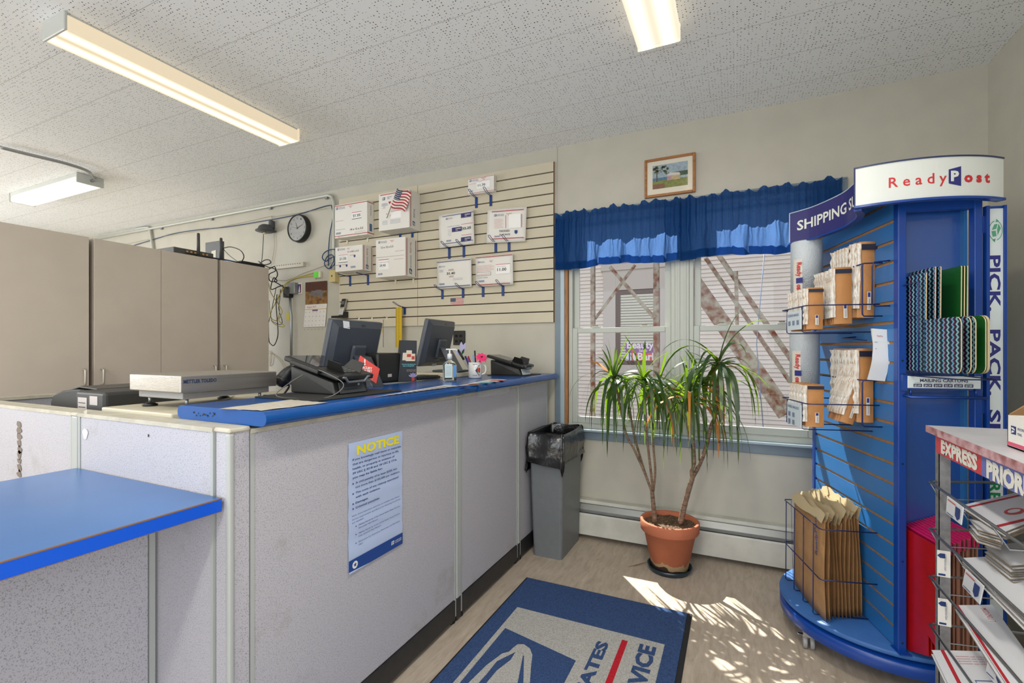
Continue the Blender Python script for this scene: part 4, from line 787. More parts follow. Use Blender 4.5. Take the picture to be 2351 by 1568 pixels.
# ================================================================ ROTATING SHIPPING SUPPLIES DISPLAY (its own frame: s away from viewer, d out of the slat face)
KP = Vector((.543, 2.20, 0)); KS = Vector((-.2504, .9681, 0)); KN = Vector((-.9681, -.2504, 0)); KM = Matrix(((KS.x, KN.x, 0, KP.x), (KS.y, KN.y, 0, KP.y), (0, 0, 1, 0), (0, 0, 0, 1)))
def K(s, d, z): return KM @ Vector((s, d, z))
def kbox(m, s0, s1, d0, d1, z0, z1): return m.box(s0, s1, d0, d1, z0, z1, KM)
kblue = mat('display_blue_steel', (8, 62, 146), .28, spec=.6); kslat = mat('display_blue_slat', (44, 110, 174), .32, noise=.05, nscale=6); kplat = mat('display_blue_deck', (52, 102, 168), .5, noise=.15, nscale=8); raw = mat('raw_fibreboard', (176, 128, 80), .8, noise=.2, nscale=80); ksm = mat('display_blue_panel', (24, 76, 152), .3, spec=.8, coat=.6)
kw = mat('display_white_card', (214, 224, 226), .35); kwire = mat('dark_blue_wire', (14, 30, 84), .35); kred = mat('sign_red', (196, 44, 50), .4); knavy = mat('sign_navy', (40, 44, 120), .4); signp = mat('sign_indigo', (48, 46, 108), .35); kgreen = mat('sign_green', (88, 160, 124), .4)
DK = .165
kt = thing('shipping_display', 'tall blue rotating shipping supplies display on casters at the right', 'display stand', (.575, 2.572, 0))
m = MB(); m.lathe([(0, DK-.018), (.386, DK-.018), (.388, DK-.014), (.388, DK-.003), (.385, DK), (0, DK)], (.575, 2.572, 0), 64); build('turntable', m, kplat, kt)
m = MB(); m.lathe([(0, .132), (.39, .132), (.394, .128), (.394, .086), (.39, .082), (.37, .082), (.37, .09), (0, .09)], (.582, 2.572, 0), 64); m.lathe([(.2, .132), (.2, DK-.018)], (.58, 2.572, 0), 32); build('base_ring', m, kblue, kt)
chrome = mat('chrome', (200, 200, 202), .12, metal=1); wheelm = mat('grey_wheel', (150, 150, 150), .4)
for i, ang in enumerate((212, 302, 32, 122)):
    cx_, cy_ = .58+.352*math.cos(math.radians(ang)), 2.572+.352*math.sin(math.radians(ang))
    m = MB(); m.rbox(cx_-.022, cx_+.022, cy_-.012, cy_+.014, .046, .078, .005, 2); m.tube([(cx_, cy_, .07), (cx_, cy_, .095)], .012, 10); m.rbox(cx_-.042, cx_-.02, cy_-.008, cy_+.006, .052, .058, .002, 1); c = build('caster', m, chrome, kt)
    for dx in (-.013, .013): m = MB(); m.lathe([(.001, -.008), (.024, -.008), (.026, -.005), (.026, .005), (.024, .008), (.001, .008)], (cx_+dx, cy_, .026), 20, axis='x'); build('wheel', m, wheelm, c)
# body panels
m = MB(); kbox(m, .03, .69, -.013, -.0065, DK+.005, 1.93); build('slat_backing', m, raw, kt)
m = MB(); z = DK+.005; nsl = 0
while z < 1.86: z2 = min(z+.0762-.012, 1.93); kbox(m, .02, .7, -.006, 0, z, z2); z += .0762
build('slat_panel', m, kslat, kt)
m = MB(); kbox(m, .03, .69, -.24, -.23, DK+.005, 1.93); build('slat_panel', m, kslat, kt)
m = MB(); kbox(m, .05, .06, -.23, -.02, DK+.003, 1.9); build('end_panel', m, ksm, kt)
for (s0, s1, d0, d1) in ((-.008, .022, -.024, .004), (-.008, .022, -.264, -.238), (.695, .722, -.024, .004), (.695, .722, -.264, -.238)):
    m = MB(); m.rbox(s0, s1, d0, d1, DK, 1.93, .003, 2, KM); p_ = build('corner_post', m, kblue, kt)
    if s0 < 0: q = MB(); [q.lathe([(.001, 0), (.0035, 0), (.003, .0015), (.001, .002)], tuple(K(-.009, (d0+d1)/2, zz)), 8, axis='y') for zz in (.2, .5, .86, 1.24)]; build('screw', q, dark, p_)
m = MB(); kbox(m, -.03, .03, -.03, .01, DK, DK+.004); kbox(m, -.03, .03, -.27, -.23, DK, DK+.004); build('post_foot', m, kblue, kt)
m = MB(); kbox(m, -.004, .02, -.245, -.02, 1.79, 1.86); build('top_rail', m, kblue, kt)
# vertical PICK PACK SHIP sign beside the end
st = thing('vertical_sign', 'tall white PICK. PACK. SHIP strip sign with green recycling box emblem', 'sign', tuple(K(.0, -.31, DK)))
m = MB(); kbox(m, -.01, .008, -.284, -.274, .2, 1.795); kbox(m, -.01, .008, -.336, -.328, .2, 1.795); kbox(m, .0, .01, -.332, -.28, .2, 1.795); build('sign_channel', m, kblue, st)
m = MB(); kbox(m, -.004, -.001, -.328, -.284, .205, 1.785); build('sign_insert', m, kw, st)
for z_ in (1.7, 1.05): m = MB(); kbox(m, .0, .012, -.2755, -.2645, z_, z_+.06); build('hanger_tab', m, kblue, st)
fS = -.0045; Dn = -KN
def kt_text(m, txt, d, z, h, width=None, bold=0, ud=None, vd=None, s=fS, align='LEFT'): m.text(txt, K(s, d, z), ud or Dn, vd or Z, h, width=width, bold=bold, align=align)
m = MB(); m.use(knavy)
def vt(px, pyt, pyb, s_): # text running down the strip between two sighted heights
    zt = (UP(px, pyt, K(0, 0, 0), KS)).z; zb = (UP(px, pyb, K(0, 0, 0), KS)).z
    q = MB(); q.use(knavy).text(s_, K(fS, -.285, zt), -Z, Dn, .036, width=zt-zb, bold=.03); build('lettering', q, None, st)
vt(2280, 587, 715, 'PICK.'); vt(2280, 757, 908, 'PACK.'); vt(2280, 940, 1080, 'SHIP.')
q = MB(); q.use(mat('sign_deep_green', (24, 128, 78), .4)); q.text('RECYCLE', K(fS, -.285, UP(2290, 1107, K(0, 0, 0), KS).z), -Z, Dn, .036, width=.25, bold=.03); build('lettering', q, None, st)
m.use(kgreen); cz_ = UP(2282, 530, K(0, 0, 0), KS).z; cd_ = -.305
def kp(dd, zz): return K(fS-.0002, cd_-dd, cz_+zz)
for a0, a1 in ((100, 262), (-78, 80)):
    pts = [kp(.021*math.cos(math.radians(a)), .036*math.sin(math.radians(a))) for a in range(a0, a1+1, 9)]; 
    for i in range(len(pts)-1):
        a, b_ = pts[i], pts[i+1]; c0 = K(fS-.0002, cd_, cz_); m.quad(a, b_, b_+(c0-b_)*.09, a+(c0-a)*.09)
for q in ([(-.004, .022), (.006, .024), (.002, .006), (-.012, .002)], [(-.013, -.002), (.0, .0), (.003, -.02), (-.009, -.022)], [(.009, .024), (.016, .008), (.006, -.018), (.0045, .004)]): m.poly([kp(a, b_) for a, b_ in q])
for q in ([(.002, .042), (.01, .034), (.0, .028)], [(-.002, -.042), (-.01, -.034), (.0, -.028)]): m.poly([kp(a, b_) for a, b_ in q])
build('recycle_emblem', m, None, st)
# ReadyPost header: convex arc over the near end
def arc_pts(P0, P1, sag, n_=28, out=None):
    P0, P1 = Vector(P0), Vector(P1); c = (P1-P0).length; mid = (P0+P1)/2; R_ = (c*c/4+sag*sag)/(2*sag); nrm = Vector(((P1-P0).y, -(P1-P0).x, 0)).normalized()
    if out is not None and nrm.dot(out) < 0: nrm = -nrm
    C_ = mid+nrm*(sag-R_); half = math.asin(c/2/R_); ax = (P1-P0).normalized(); return [C_+nrm*(R_*math.cos(a))+ax*(R_*math.sin(a)) for a in [-half+2*half*i/n_ for i in range(n_+1)]], nrm
HL_, HR_ = U(1962, 600, z=1.8).copy(), None
fwd = lambda px, f_: Vector((-math.sin(TH)*f_+math.cos(TH)*(px-CX)/FP*f_, math.cos(TH)*f_+math.sin(TH)*(px-CX)/FP*f_, 0))
HL_, HR_ = fwd(1962, 1.75), fwd(2304, 1.655)
zb_, zt_ = 1.808, 1.945
pts, nrm = arc_pts(HL_, HR_, .062, 30, out=-KS)
def band(m, pts, z0, z1, off=0, th=.004, close=True):
    n_ = len(pts); nn = []
    for i in range(n_):
        a = pts[max(0, i-1)]; b_ = pts[min(n_-1, i+1)]; t_ = (b_-a).normalized(); q = Vector((t_.y, -t_.x, 0)); nn.append(q)
    outer = [pts[i]+nn[i]*off for i in range(n_)]; inner = [pts[i]+nn[i]*(off-th) for i in range(n_)]
    vs = []; 
    for i in range(n_): vs += [(outer[i].x, outer[i].y, z0), (outer[i].x, outer[i].y, z1), (inner[i].x, inner[i].y, z1), (inner[i].x, inner[i].y, z0)]
    fs = []
    for i in range(n_-1):
        for k in range(4): fs.append((4*i+k, 4*i+(k+1) % 4, 4*i+4+(k+1) % 4, 4*i+4+k))
    fs += [(0, 1, 2, 3), (4*n_-1, 4*n_-2, 4*n_-3, 4*n_-4)]; m.add(vs, fs); return outer, nn
ht = thing('header_sign', 'curved white ReadyPost header sign over the display end', 'sign', tuple((HL_+HR_)/2+Vector((0, 0, zb_))))
kmetal = mat('header_white', (216, 220, 216), .35)
sgn = 1
m = MB(); outer, nn = band(m, pts, zb_, zt_)
if nn[15].dot(-KS) < 0: sgn = -1; m = MB(); outer, nn = band(m, pts, zb_, zt_, 0, -.004); nn = [-q for q in nn]
m.sm = False; build('sign_face', m, kmetal, ht)
def offband(name, parent, pts, nn, z0, z1, o0, o1, m_):
    n_ = len(pts); A = [pts[i]+nn[i]*o0 for i in range(n_)]; B_ = [pts[i]+nn[i]*o1 for i in range(n_)]; vs = []
    for i in range(n_): vs += [(A[i].x, A[i].y, z0), (A[i].x, A[i].y, z1), (B_[i].x, B_[i].y, z1), (B_[i].x, B_[i].y, z0)]
    fs = [(4*i+k, 4*i+(k+1) % 4, 4*i+4+(k+1) % 4, 4*i+4+k) for i in range(n_-1) for k in range(4)]+[(0, 1, 2, 3), (4*n_-1, 4*n_-2, 4*n_-3, 4*n_-4)]
    q = MB(); q.add(vs, fs); return build(name, q, m_, parent)
kdark = mat('header_dark_rim', (38, 50, 90), .35)
offband('top_rim', ht, pts, nn, zt_, zt_+.005, -.012, .003, kdark); offband('bottom_rail', ht, pts, nn, zb_-.008, zb_, -.02, .007, kblue)
q = MB(); q.box(-.002, .002, -.002, .002, zb_-.008, zt_+.005, Matrix.Translation(pts[0])); build('end_trim', q, kdark, ht)
def arc_text(name, parent, pts, nn, txt, a0, a1, z0, h, m_, bold=0, flip=1, off=.0008):
    """letters bent along the arc; a0..a1 are fractions of the arc length"""
    cum = [0]; 
    for i in range(len(pts)-1): cum.append(cum[-1]+(pts[i+1]-pts[i]).length)
    L_ = cum[-1]; t_ = MB(); t_.text(txt, (0, 0, 0), (1, 0, 0), (0, 1, 0), h, width=(a1-a0)*L_, bold=bold)
    def at(x):
        x = min(max(x, 0), L_*.9999)
        for i in range(len(pts)-1):
            if cum[i+1] >= x: f_ = (x-cum[i])/(cum[i+1]-cum[i]); return pts[i].lerp(pts[i+1], f_)+nn[i].lerp(nn[i+1], f_)*off
    q = MB(); q.add([tuple(at(a0*L_+v[0])+Vector((0, 0, z0+v[1]))) for v in t_.v], t_.f); return build(name, q, m_, parent)
arc_text('lettering', ht, pts, nn, 'R e a d y', .205, .55, 1.857, .037, kred, bold=.012)
arc_text('lettering', ht, pts, nn, 'o s t', .665, .862, 1.8575, .034, kred, bold=.05)
cum = sum((pts[i+1]-pts[i]).length for i in range(len(pts)-1))
def apos(f_, z, off): i = min(len(pts)-2, int(f_*(len(pts)-1))); g_ = f_*(len(pts)-1)-i; p_ = pts[i].lerp(pts[i+1], g_)+nn[i]*off; return Vector((p_.x, p_.y, z))
q = MB(); q.use(knavy).poly([apos(.562, 1.853, .0012), apos(.643, 1.843, .0012), apos(.643, 1.911, .0012), apos(.562, 1.901, .0012)]); build('letter_block', q, None, ht)
q = MB(); ud = (apos(.64, 0, 0)-apos(.57, 0, 0)).normalized(); q.use(kmetal).text('P', apos(.574, 1.862, .0024), ud, Z, .034, width=.026, bold=.05); build('lettering', q, None, ht)
# SHIPPING SUPPLIES sign: concave sweep along the slat side
raw_pts = [(1812.7, 2.313), (1838, 2.262), (1864.8, 2.205), (1901, 2.107), (1937.6, 1.999), (1957, 1.915), (1966.7, 1.865), (1970.5, 1.81), (1963, 1.762)]
sp_ = smooth_path([fwd(a, b_) for a, b_ in raw_pts], 5)
nn2 = []
for i in range(len(sp_)):
    a = sp_[max(0, i-1)]; b_ = sp_[min(len(sp_)-1, i+1)]; t_ = (b_-a).normalized(); q = Vector((t_.y, -t_.x, 0)); nn2.append(q if q.dot(KN) > 0 or i > 25 else q)
if nn2[3].dot(KN) < 0: nn2 = [-q for q in nn2]
s2 = thing('header_sign', 'curved indigo SHIPPING SUPPLIES header over the slatted side', 'sign', tuple(sp_[0]+Vector((0, 0, 1.8))))
offband('sign_face', s2, sp_, nn2, 1.8, 1.941, -.004, 0, signp); offband('bottom_rail', s2, sp_, nn2, 1.793, 1.8, -.02, .004, kblue); offband('top_rim', s2, sp_, nn2, 1.941, 1.945, -.006, .002, mat('sign_pale_rim', (170, 186, 206), .3))
q = MB(); q.box(-.002, .002, -.002, .002, 1.795, 1.943, Matrix.Translation(sp_[0])); build('end_trim', q, mat('sign_pale_rim', (170, 186, 206), .3), s2)
arc_text('lettering', s2, sp_, nn2, 'SHIPPING SUPPLIES', .065, 1.1, 1.852, .047, mat('sign_offwhite', (222, 226, 216), .4), bold=.02)
# ---- bubble wrap rolls
bub = mat('bubble_wrap', (196, 204, 210), .3, spec=.7, bump=1.0, bscale=220)
def roll(label, px0, px1, pyt, pyb, d=.11):
    a = UP((px0+px1)/2, pyt, K(0, d, 0), KN); b_ = UP((px0+px1)/2, pyb, K(0, d, 0), KN); l0 = UP(px0, pyt, K(0, d, 0), KN); l1 = UP(px1, pyt, K(0, d, 0), KN)
    r_ = (px1-px0)/2/FP*2.55; t = thing('bubble_wrap_roll', label, 'roll', (a.x, a.y, b_.z), group='rolls of bubble wrap')
    m = MB(); m.lathe([(.02, b_.z), (r_, b_.z), (r_, a.z-.005), (r_*.96, a.z), (.02, a.z)], (a.x, a.y, 0), 40); build('wrap', m, bub, t)
    v = (Vector((0, 0, 0))-Vector((a.x, a.y, 0))).normalized(); zc = b_.z+(a.z-b_.z)*.3; m = MB(); lab = []
    base = math.atan2(v.y, v.x); h2 = (a.z-b_.z)*.33
    for k in range(7): an = base-.9+.11*k*1.0; lab.append((a.x+(r_+.001)*math.cos(an), a.y+(r_+.001)*math.sin(an)))
    for k in range(6): m.quad((*lab[k], zc-h2), (*lab[k+1], zc-h2), (*lab[k+1], zc+h2), (*lab[k], zc+h2))
    q = build('paper_label', m, mat('label_cream', (214, 206, 194), .5), t)
    c = Vector((a.x+(r_+.004)*math.cos(base-.58), a.y+(r_+.004)*math.sin(base-.58), zc+h2*.8)); ud = Vector((-math.sin(base-.58), math.cos(base-.58), 0)); m = MB(); m.use(kred).text('Ready', c, -Z, ud, .024, width=h2*.85, bold=.02); m.text('ost', c-Z*h2*1.32, -Z, ud, .024, width=h2*.42, bold=.04); m.use(knavy).quad(c-Z*h2*.93-ud*.004, c-Z*h2*1.24-ud*.004, c-Z*h2*1.24+ud*.028, c-Z*h2*.93+ud*.028); build('lettering', m, None, q)
    return t
roll('upper bubble wrap roll standing under the indigo header', 1823, 1880, 556, 670); roll('lower bubble wrap roll, between the two mailer baskets', 1820, 1874, 762, 880)
# ---- mailers
kraft = mat('kraft_mailer', (186, 130, 76), .45, noise=.12, nscale=12, bump=.35, bscale=60, spec=.5); kraft2 = mat('kraft_paper', (176, 134, 90), .6, noise=.2, nscale=14, bump=.3, bscale=40); clearm = mat('mailer_clear_edge', (222, 220, 214), .25, spec=.7, bump=.8, bscale=120, rgb2=(180, 156, 128), nscale=60, stretch=(3, 3, .3)); band_m = mat('mailer_navy_band', (34, 34, 52), .4); lblm = mat('mailer_label', (206, 200, 190), .4)
def mailer_proto(wd, ht_, th, header=True):
    """lies in its own frame: face towards -s, width along d, height z"""
    t = thing('bubble_mailer', 'x', 'mailer'); INV[t.name] = Matrix.Identity(4)
    m = MB(); nz, nx = 10, 4; vs = []
    for j in range(nz+1):
        for i in range(nx+1):
            u, v = i/nx, j/nz; bul = th*.5*math.sin(math.pi*min(1, max(0, u)))**.5*(.75+.25*math.sin(v*19+u*3)); vs.append((-bul, u*wd, v*ht_))
    for j in range(nz+1):
        for i in range(nx+1):
            u, v = i/nx, j/nz; bul = th*.5*math.sin(math.pi*u)**.5*(.75+.25*math.sin(v*17+2)); vs.append((bul, u*wd, v*ht_))
    k = (nx+1)*(nz+1); fs = [(j*(nx+1)+i, j*(nx+1)+i+1, (j+1)*(nx+1)+i+1, (j+1)*(nx+1)+i) for j in range(nz) for i in range(nx)]; fs += [tuple(k+q for q in reversed(f)) for f in fs]
    m.sm = True; m.use(kraft).add(vs, fs); build('mailer_body', m, None, t, local=True)
    m = MB(); m.use(clearm); zs = 12
    e_ = []; 
    for j in range(zs+1): v = .12+.86*j/zs; e_ += [(-th*.5+th*.15*math.sin(j*2.1), wd-.004, v*ht_), (th*.1*math.sin(j*1.7), wd+.012+.004*math.sin(j*2.7), v*ht_), (th*.5, wd-.004, v*ht_)]
    for j in range(zs): 
        for q in range(2): m.sm = True
        m.add([e_[3*j], e_[3*j+1], e_[3*j+3+1], e_[3*j+3]], [(0, 1, 2, 3)]); m.add([e_[3*j+1], e_[3*j+2], e_[3*j+3+2], e_[3*j+3+1]], [(0, 1, 2, 3)])
    build('clear_edge', m, None, t, local=True)
    if header:
        m = MB(); x = -th*.5-.0016; m.use(band_m).quad((x, .01*wd, ht_*.89), (x, wd*.92, ht_*.89), (x, wd*.92, ht_*.965), (x, .01*wd, ht_*.965)); build('header_band', m, None, t, local=True)
        m = MB(); x = -th*.5-.0018; m.use(lblm).quad((x, wd*.3, ht_*.1), (x, wd*.52, ht_*.1), (x, wd*.52, ht_*.34), (x, wd*.3, ht_*.34)); m.use(knavy).quad((x-.0004, wd*.34, ht_*.27), (x-.0004, wd*.48, ht_*.27), (x-.0004, wd*.48, ht_*.33), (x-.0004, wd*.34, ht_*.33)); m.quad((x-.0004, wd*.37, ht_*.12), (x-.0004, wd*.39, ht_*.12), (x-.0004, wd*.39, ht_*.25), (x-.0004, wd*.37, ht_*.25)); build('postal_label', m, None, t, local=True)
    return t
KANG = math.atan2(KS.y, KS.x)
ORDS = ['first', 'second', 'third', 'fourth', 'fifth', 'sixth', 'seventh', 'eighth', 'ninth', 'tenth']
def bundle(desc, n_, s0, ds, d0, z0, wd, ht_, th, group, lean=0, jit=.004, seed=1):
    rnd = random.Random(seed); p_ = mailer_proto(wd, ht_, th); out_ = []
    for i in range(n_):
        o = p_ if i == 0 else copy_tree(p_)
        o.location = K(s0+i*ds, d0+rnd.uniform(-jit, jit), z0+abs(rnd.uniform(-jit, jit)))
        o.rotation_euler = (lean+rnd.uniform(-.015, .015), 0, KANG+rnd.uniform(-.03, .03))
        # proto frame: x = s, y = d
        relabel(o, desc % ORDS[i], group)
    return p_
bundle('small kraft bubble mailer, %s from the viewer in the upper front basket', 8, .17, .022, .185, 1.362, .062, .172, .013, 'small mailers in the upper front basket', seed=1)
bundle('medium kraft bubble mailer, %s from the viewer in the upper middle row', 9, .17, .021, .07, 1.383, .066, .232, .012, 'medium mailers in the upper middle row', seed=2)
bundle('large kraft bubble mailer, %s from the viewer along the upper slats', 8, .155, .03, .004, 1.408, .062, .306, .02, 'large mailers along the upper slats', seed=3, lean=.03)
bundle('small kraft bubble mailer, %s from the viewer in the lower front basket', 9, .17, .016, .18, .958, .068, .175, .011, 'small mailers in the lower front basket', seed=4)
bundle('medium tilted kraft bubble mailer, %s from the viewer in the lower middle row', 7, .16, .018, .075, .972, .05, .245, .013, 'tilted mailers in the lower middle row', seed=5, lean=.28)
bundle('large kraft bubble mailer, %s from the viewer along the lower slats', 8, .15, .03, .004, .985, .06, .298, .02, 'large mailers along the lower slats', seed=6)
# big kraft mailers on the deck: stacked outwards
def flat_mailer(s0, s1, th, h_, seed, top_white=True, writing=False):
    rnd = random.Random(seed); t = thing('padded_envelope', 'x', 'mailer'); INV[t.name] = Matrix.Identity(4); ns, nz = 8, 10; m = MB(); w_ = s1-s0; vs = []
    for side in (1, -1):
        for j in range(nz+1):
            for i in range(ns+1):
                u, v = i/ns, j/nz; b_ = th*.5*min(1, 4*u, 4*(1-u))*(.7+.3*math.sin(v*9+u*5+seed)); vs.append((u*w_, side*b_+.006*math.sin(v*5+seed)*v, v*h_+.006*math.sin(u*7+seed)*(j == nz)))
    k = (ns+1)*(nz+1); f1_ = [(j*(ns+1)+i, j*(ns+1)+i+1, (j+1)*(ns+1)+i+1, (j+1)*(ns+1)+i) for j in range(nz) for i in range(ns)]
    m.sm = True; m.use(kraft2).add(vs, f1_+[tuple(k+q for q in reversed(f)) for f in f1_]+[(i, i+1, k+i+1, k+i) for i in range(ns)]+[(nz*(ns+1)+i, nz*(ns+1)+i+1, k+nz*(ns+1)+i+1, k+nz*(ns+1)+i) for i in range(ns)]); build('envelope_body', m, None, t, local=True)
    m = MB(); m.sm = True; m.use(mat('mailer_open_flap', (186, 168, 134), .5, bump=.5)); q = []
    for i in range(ns+1): u = i/ns; q += [(u*w_, .004+th*.3, h_-.01+.006*math.sin(u*7+seed)), (u*w_, -.006, h_+.028+.01*math.sin(u*11+seed*2)), ]
    m.add(q, [(2*i, 2*i+2, 2*i+3, 2*i+1) for i in range(ns)]); build('open_flap', m, None, t, local=True)
    if writing:
        m = MB(); m.use(navy).text('ReadyPost', (w_*.12, th*.5+.004, h_*.62), (0, 0, 1), (1, 0, 0), .02, width=.16, bold=.02); m.quad((.985*w_, th*.5+.002, .02), (.96*w_, th*.5+.003, .02), (.96*w_, th*.5+.003, h_*.97), (.985*w_, th*.5+.002, h_*.97)); build('printing', m, None, t, local=True)
    return t
for i in range(11):
    d = .178-.0158*i; far = i == 0; o = flat_mailer(.15 if i < 2 else .175+.003*i, .47 if i < 2 else .52, .017 if i == 0 else .012, .41 if i < 2 else .38+.02*(i % 3 == 0)+.004*i, i, writing=far)
    o.location = K(.15 if i < 2 else .165+.004*i, d, DK+.004); o.rotation_euler = (-.02, 0, KANG)
    relabel(o, ('big crumpled kraft padded envelope printed with dark lettering, outermost in the floor basket' if i == 0 else 'big kraft padded envelope, %s from the outside in the floor basket' % ORDS[min(i, 9)]) if i < 10 else 'big kraft padded envelope nearest the slats in the floor basket', 'big padded envelopes in the floor basket')
# wire baskets
def wbasket(label, s0, s1, d, z0, z1, rails, posts, loc, name='wire_basket'):
    t = thing(name, label, 'wire basket', tuple(loc), group='dark blue wire baskets'); m = MB()
    for z in rails: m.tube([K(s0, .0, z), K(s0, d*.97, z), K(s0+.012, d, z), K(s1-.012, d, z), K(s1, d*.97, z), K(s1, .0, z)], .0024, 6)
    build('rail_wire', m, kwire, t); m = MB()
    for s_ in posts: m.tube([K(s_, d, z1), K(s_, d+.002, z0+.006), K(s_, d-.006, z0), K(s_, .0, z0)], .0022, 6)
    build('upright_wire', m, kwire, t); return t
wbasket('large wire basket on the turntable holding the big padded envelopes', .135, .53, .205, DK+.006, .55, (.345, .55), (.2, .3, .4, .5), K(.3, .2, DK))
b1 = wbasket('upper wire basket clipped to the slats around the bubble mailers', .12, .40, .26, 1.352, 1.46, (1.46,), (.17, .33), K(.3, .2, 1.36))
b2 = wbasket('lower wire basket clipped to the slats around the bubble mailers', .12, .40, .26, .95, 1.06, (1.06,), (.17, .33), K(.3, .2, .95))
def loopwire(m, pts): m.tube([K(*p) for p in pts], .0026, 6)
m = MB(); loopwire(m, [(.1, 0, 1.62), (.1, .065, 1.62), (.1, .07, 1.61), (.1, .07, 1.42), (.1, .064, 1.412), (.1, .0, 1.412)]); loopwire(m, [(.05, .0, 1.62), (.05, .055, 1.615), (.05, .06, 1.6), (.05, .06, 1.455), (.05, .05, 1.447), (.05, 0, 1.447)]); loopwire(m, [(.1, .065, 1.62), (.45, .065, 1.62)]); build('side_hoop', m, kwire, b1)
m = MB(); loopwire(m, [(.1, 0, 1.16), (.1, .065, 1.16), (.1, .07, 1.15), (.1, .07, .985), (.1, .064, .978), (.1, .0, .978)]); loopwire(m, [(.1, .066, 1.16), (.45, .066, 1.16)]); build('side_hoop', m, kwire, b2)
# price plates on baskets
plate = mat('price_plate', (206, 218, 226), .3)
def pplate(label, z0, z1, txt, rows):
    t = thing('price_plate', label, 'price card', tuple(K(.25, .264, z0)), group='pale price plates'); m = MB(); kbox(m, .165, .315, .263, .266, z0, z1); build('plate', m, plate, t, bevel=.001)
    m = MB(); m.use(mat('plate_print', (120, 136, 160), .5)); m.text(txt, K(.307, .2668, z1-.022), -KS, Z, .011, width=.12, bold=.02)
    for r_ in range(rows):
        for c_ in range(3 if rows == 1 else 2): a = .3-.045*c_; zz = z1-.06-.032*r_; m.quad(K(a, .2668, zz), K(a-.024, .2668, zz), K(a-.024, .2668, zz+.02), K(a, .2668, zz+.02))
    build('plate_print', m, None, t)
pplate('pale plate headed CUSHION MAILER on the upper basket', 1.365, 1.445, 'CUSHION MAILER', 1); pplate('pale plate headed BUBBLE MAILERS on the lower basket', .955, 1.05, 'BUBBLE MAILERS', 2)
# tear off tags on a long peg
t = thing('tag_pad', 'pad of long white shipping tags hanging from a blue peg', 'tags', tuple(K(.07, .1, 1.2)))
m = MB(); m.tube([K(.3, .0, 1.335), K(.28, .06, 1.33), K(.06, .075, 1.317)], .0028, 6); build('peg', m, kwire, t)
for i in range(4):
    m = MB(); vs = []; A_ = UP(2002, 754, K(.07, 0, 0), KS); B_ = UP(2043, 757, K(.07, 0, 0), KS); wv = (B_-A_)
    for j in range(11): v = j/10; off = -.02*math.sin(v*4.2)*v*(1+.25*i)+(-.012*v*v if v > .5 else 0); sh_ = -wv*(.35*max(0, v-.35)); p0 = A_-Z*(.20*v)+KS*(.003*i)+wv*.05*i*v+sh_+KS*off; vs += [tuple(p0), tuple(p0+wv)]
    m.sm = True; m.add(vs, [(2*j, 2*j+1, 2*j+3, 2*j+2) for j in range(10)]); build('tag', m, mat('tag_white', (222, 224, 226), .45) if i % 2 == 0 else mat('tag_cream', (216, 204, 176), .5), t)
m = MB(); m.use(kred).text('ReadyPost', A_+wv*.25-Z*.03-KS*.004, wv, Z, .006, width=.02); m.use(blueink).text('FROM', A_+wv*.1-Z*.055-KS*.006, wv, Z, .005, width=.01); m.text('TO', A_+wv*.1-Z*.08-KS*.009, wv, Z, .005, width=.006); build('tag_print', m, None, t)
# ---- mailing cartons, zigzag pattern, on the near end
zz_ = bpy.data.materials.new('zigzag_carton'); zz_.use_nodes = True; n, l, b = nodes(zz_); tc = n.new('ShaderNodeTexCoord'); sp = n.new('ShaderNodeSeparateXYZ'); l.new(tc.outputs['Object'], sp.inputs[0])
tri = math_n(n, l, 'MULTIPLY', math_n(n, l, 'ABSOLUTE', math_n(n, l, 'SUBTRACT', math_n(n, l, 'FRACT', math_n(n, l, 'MULTIPLY', sp.outputs[2], 60)), .5)), .017)
uu = math_n(n, l, 'FRACT', math_n(n, l, 'MULTIPLY', math_n(n, l, 'ADD', sp.outputs[0], tri), 24))
cr = n.new('ShaderNodeValToRGB'); cr.color_ramp.interpolation = 'CONSTANT'; e = cr.color_ramp.elements; e[0].position = 0; e[0].color = lin((16, 22, 44))+(1,); e[1].position = .25; e[1].color = lin((120, 168, 176))+(1,)
k_ = e.new(.45); k_.color = lin((22, 28, 52))+(1,); k_ = e.new(.72); k_.color = lin((196, 60, 96))+(1,); k_ = e.new(.77); k_.color = lin((70, 150, 184))+(1,); k_ = e.new(.93); k_.color = lin((16, 22, 44))+(1,)
l.new(uu, cr.inputs[0]); l.new(cr.outputs[0], b.inputs['Base Color']); b.inputs['Roughness'].default_value = .35
greenc = mat('green_carton', (16, 84, 32), .4); cardedge = mat('carton_edge', (206, 190, 150), .7)
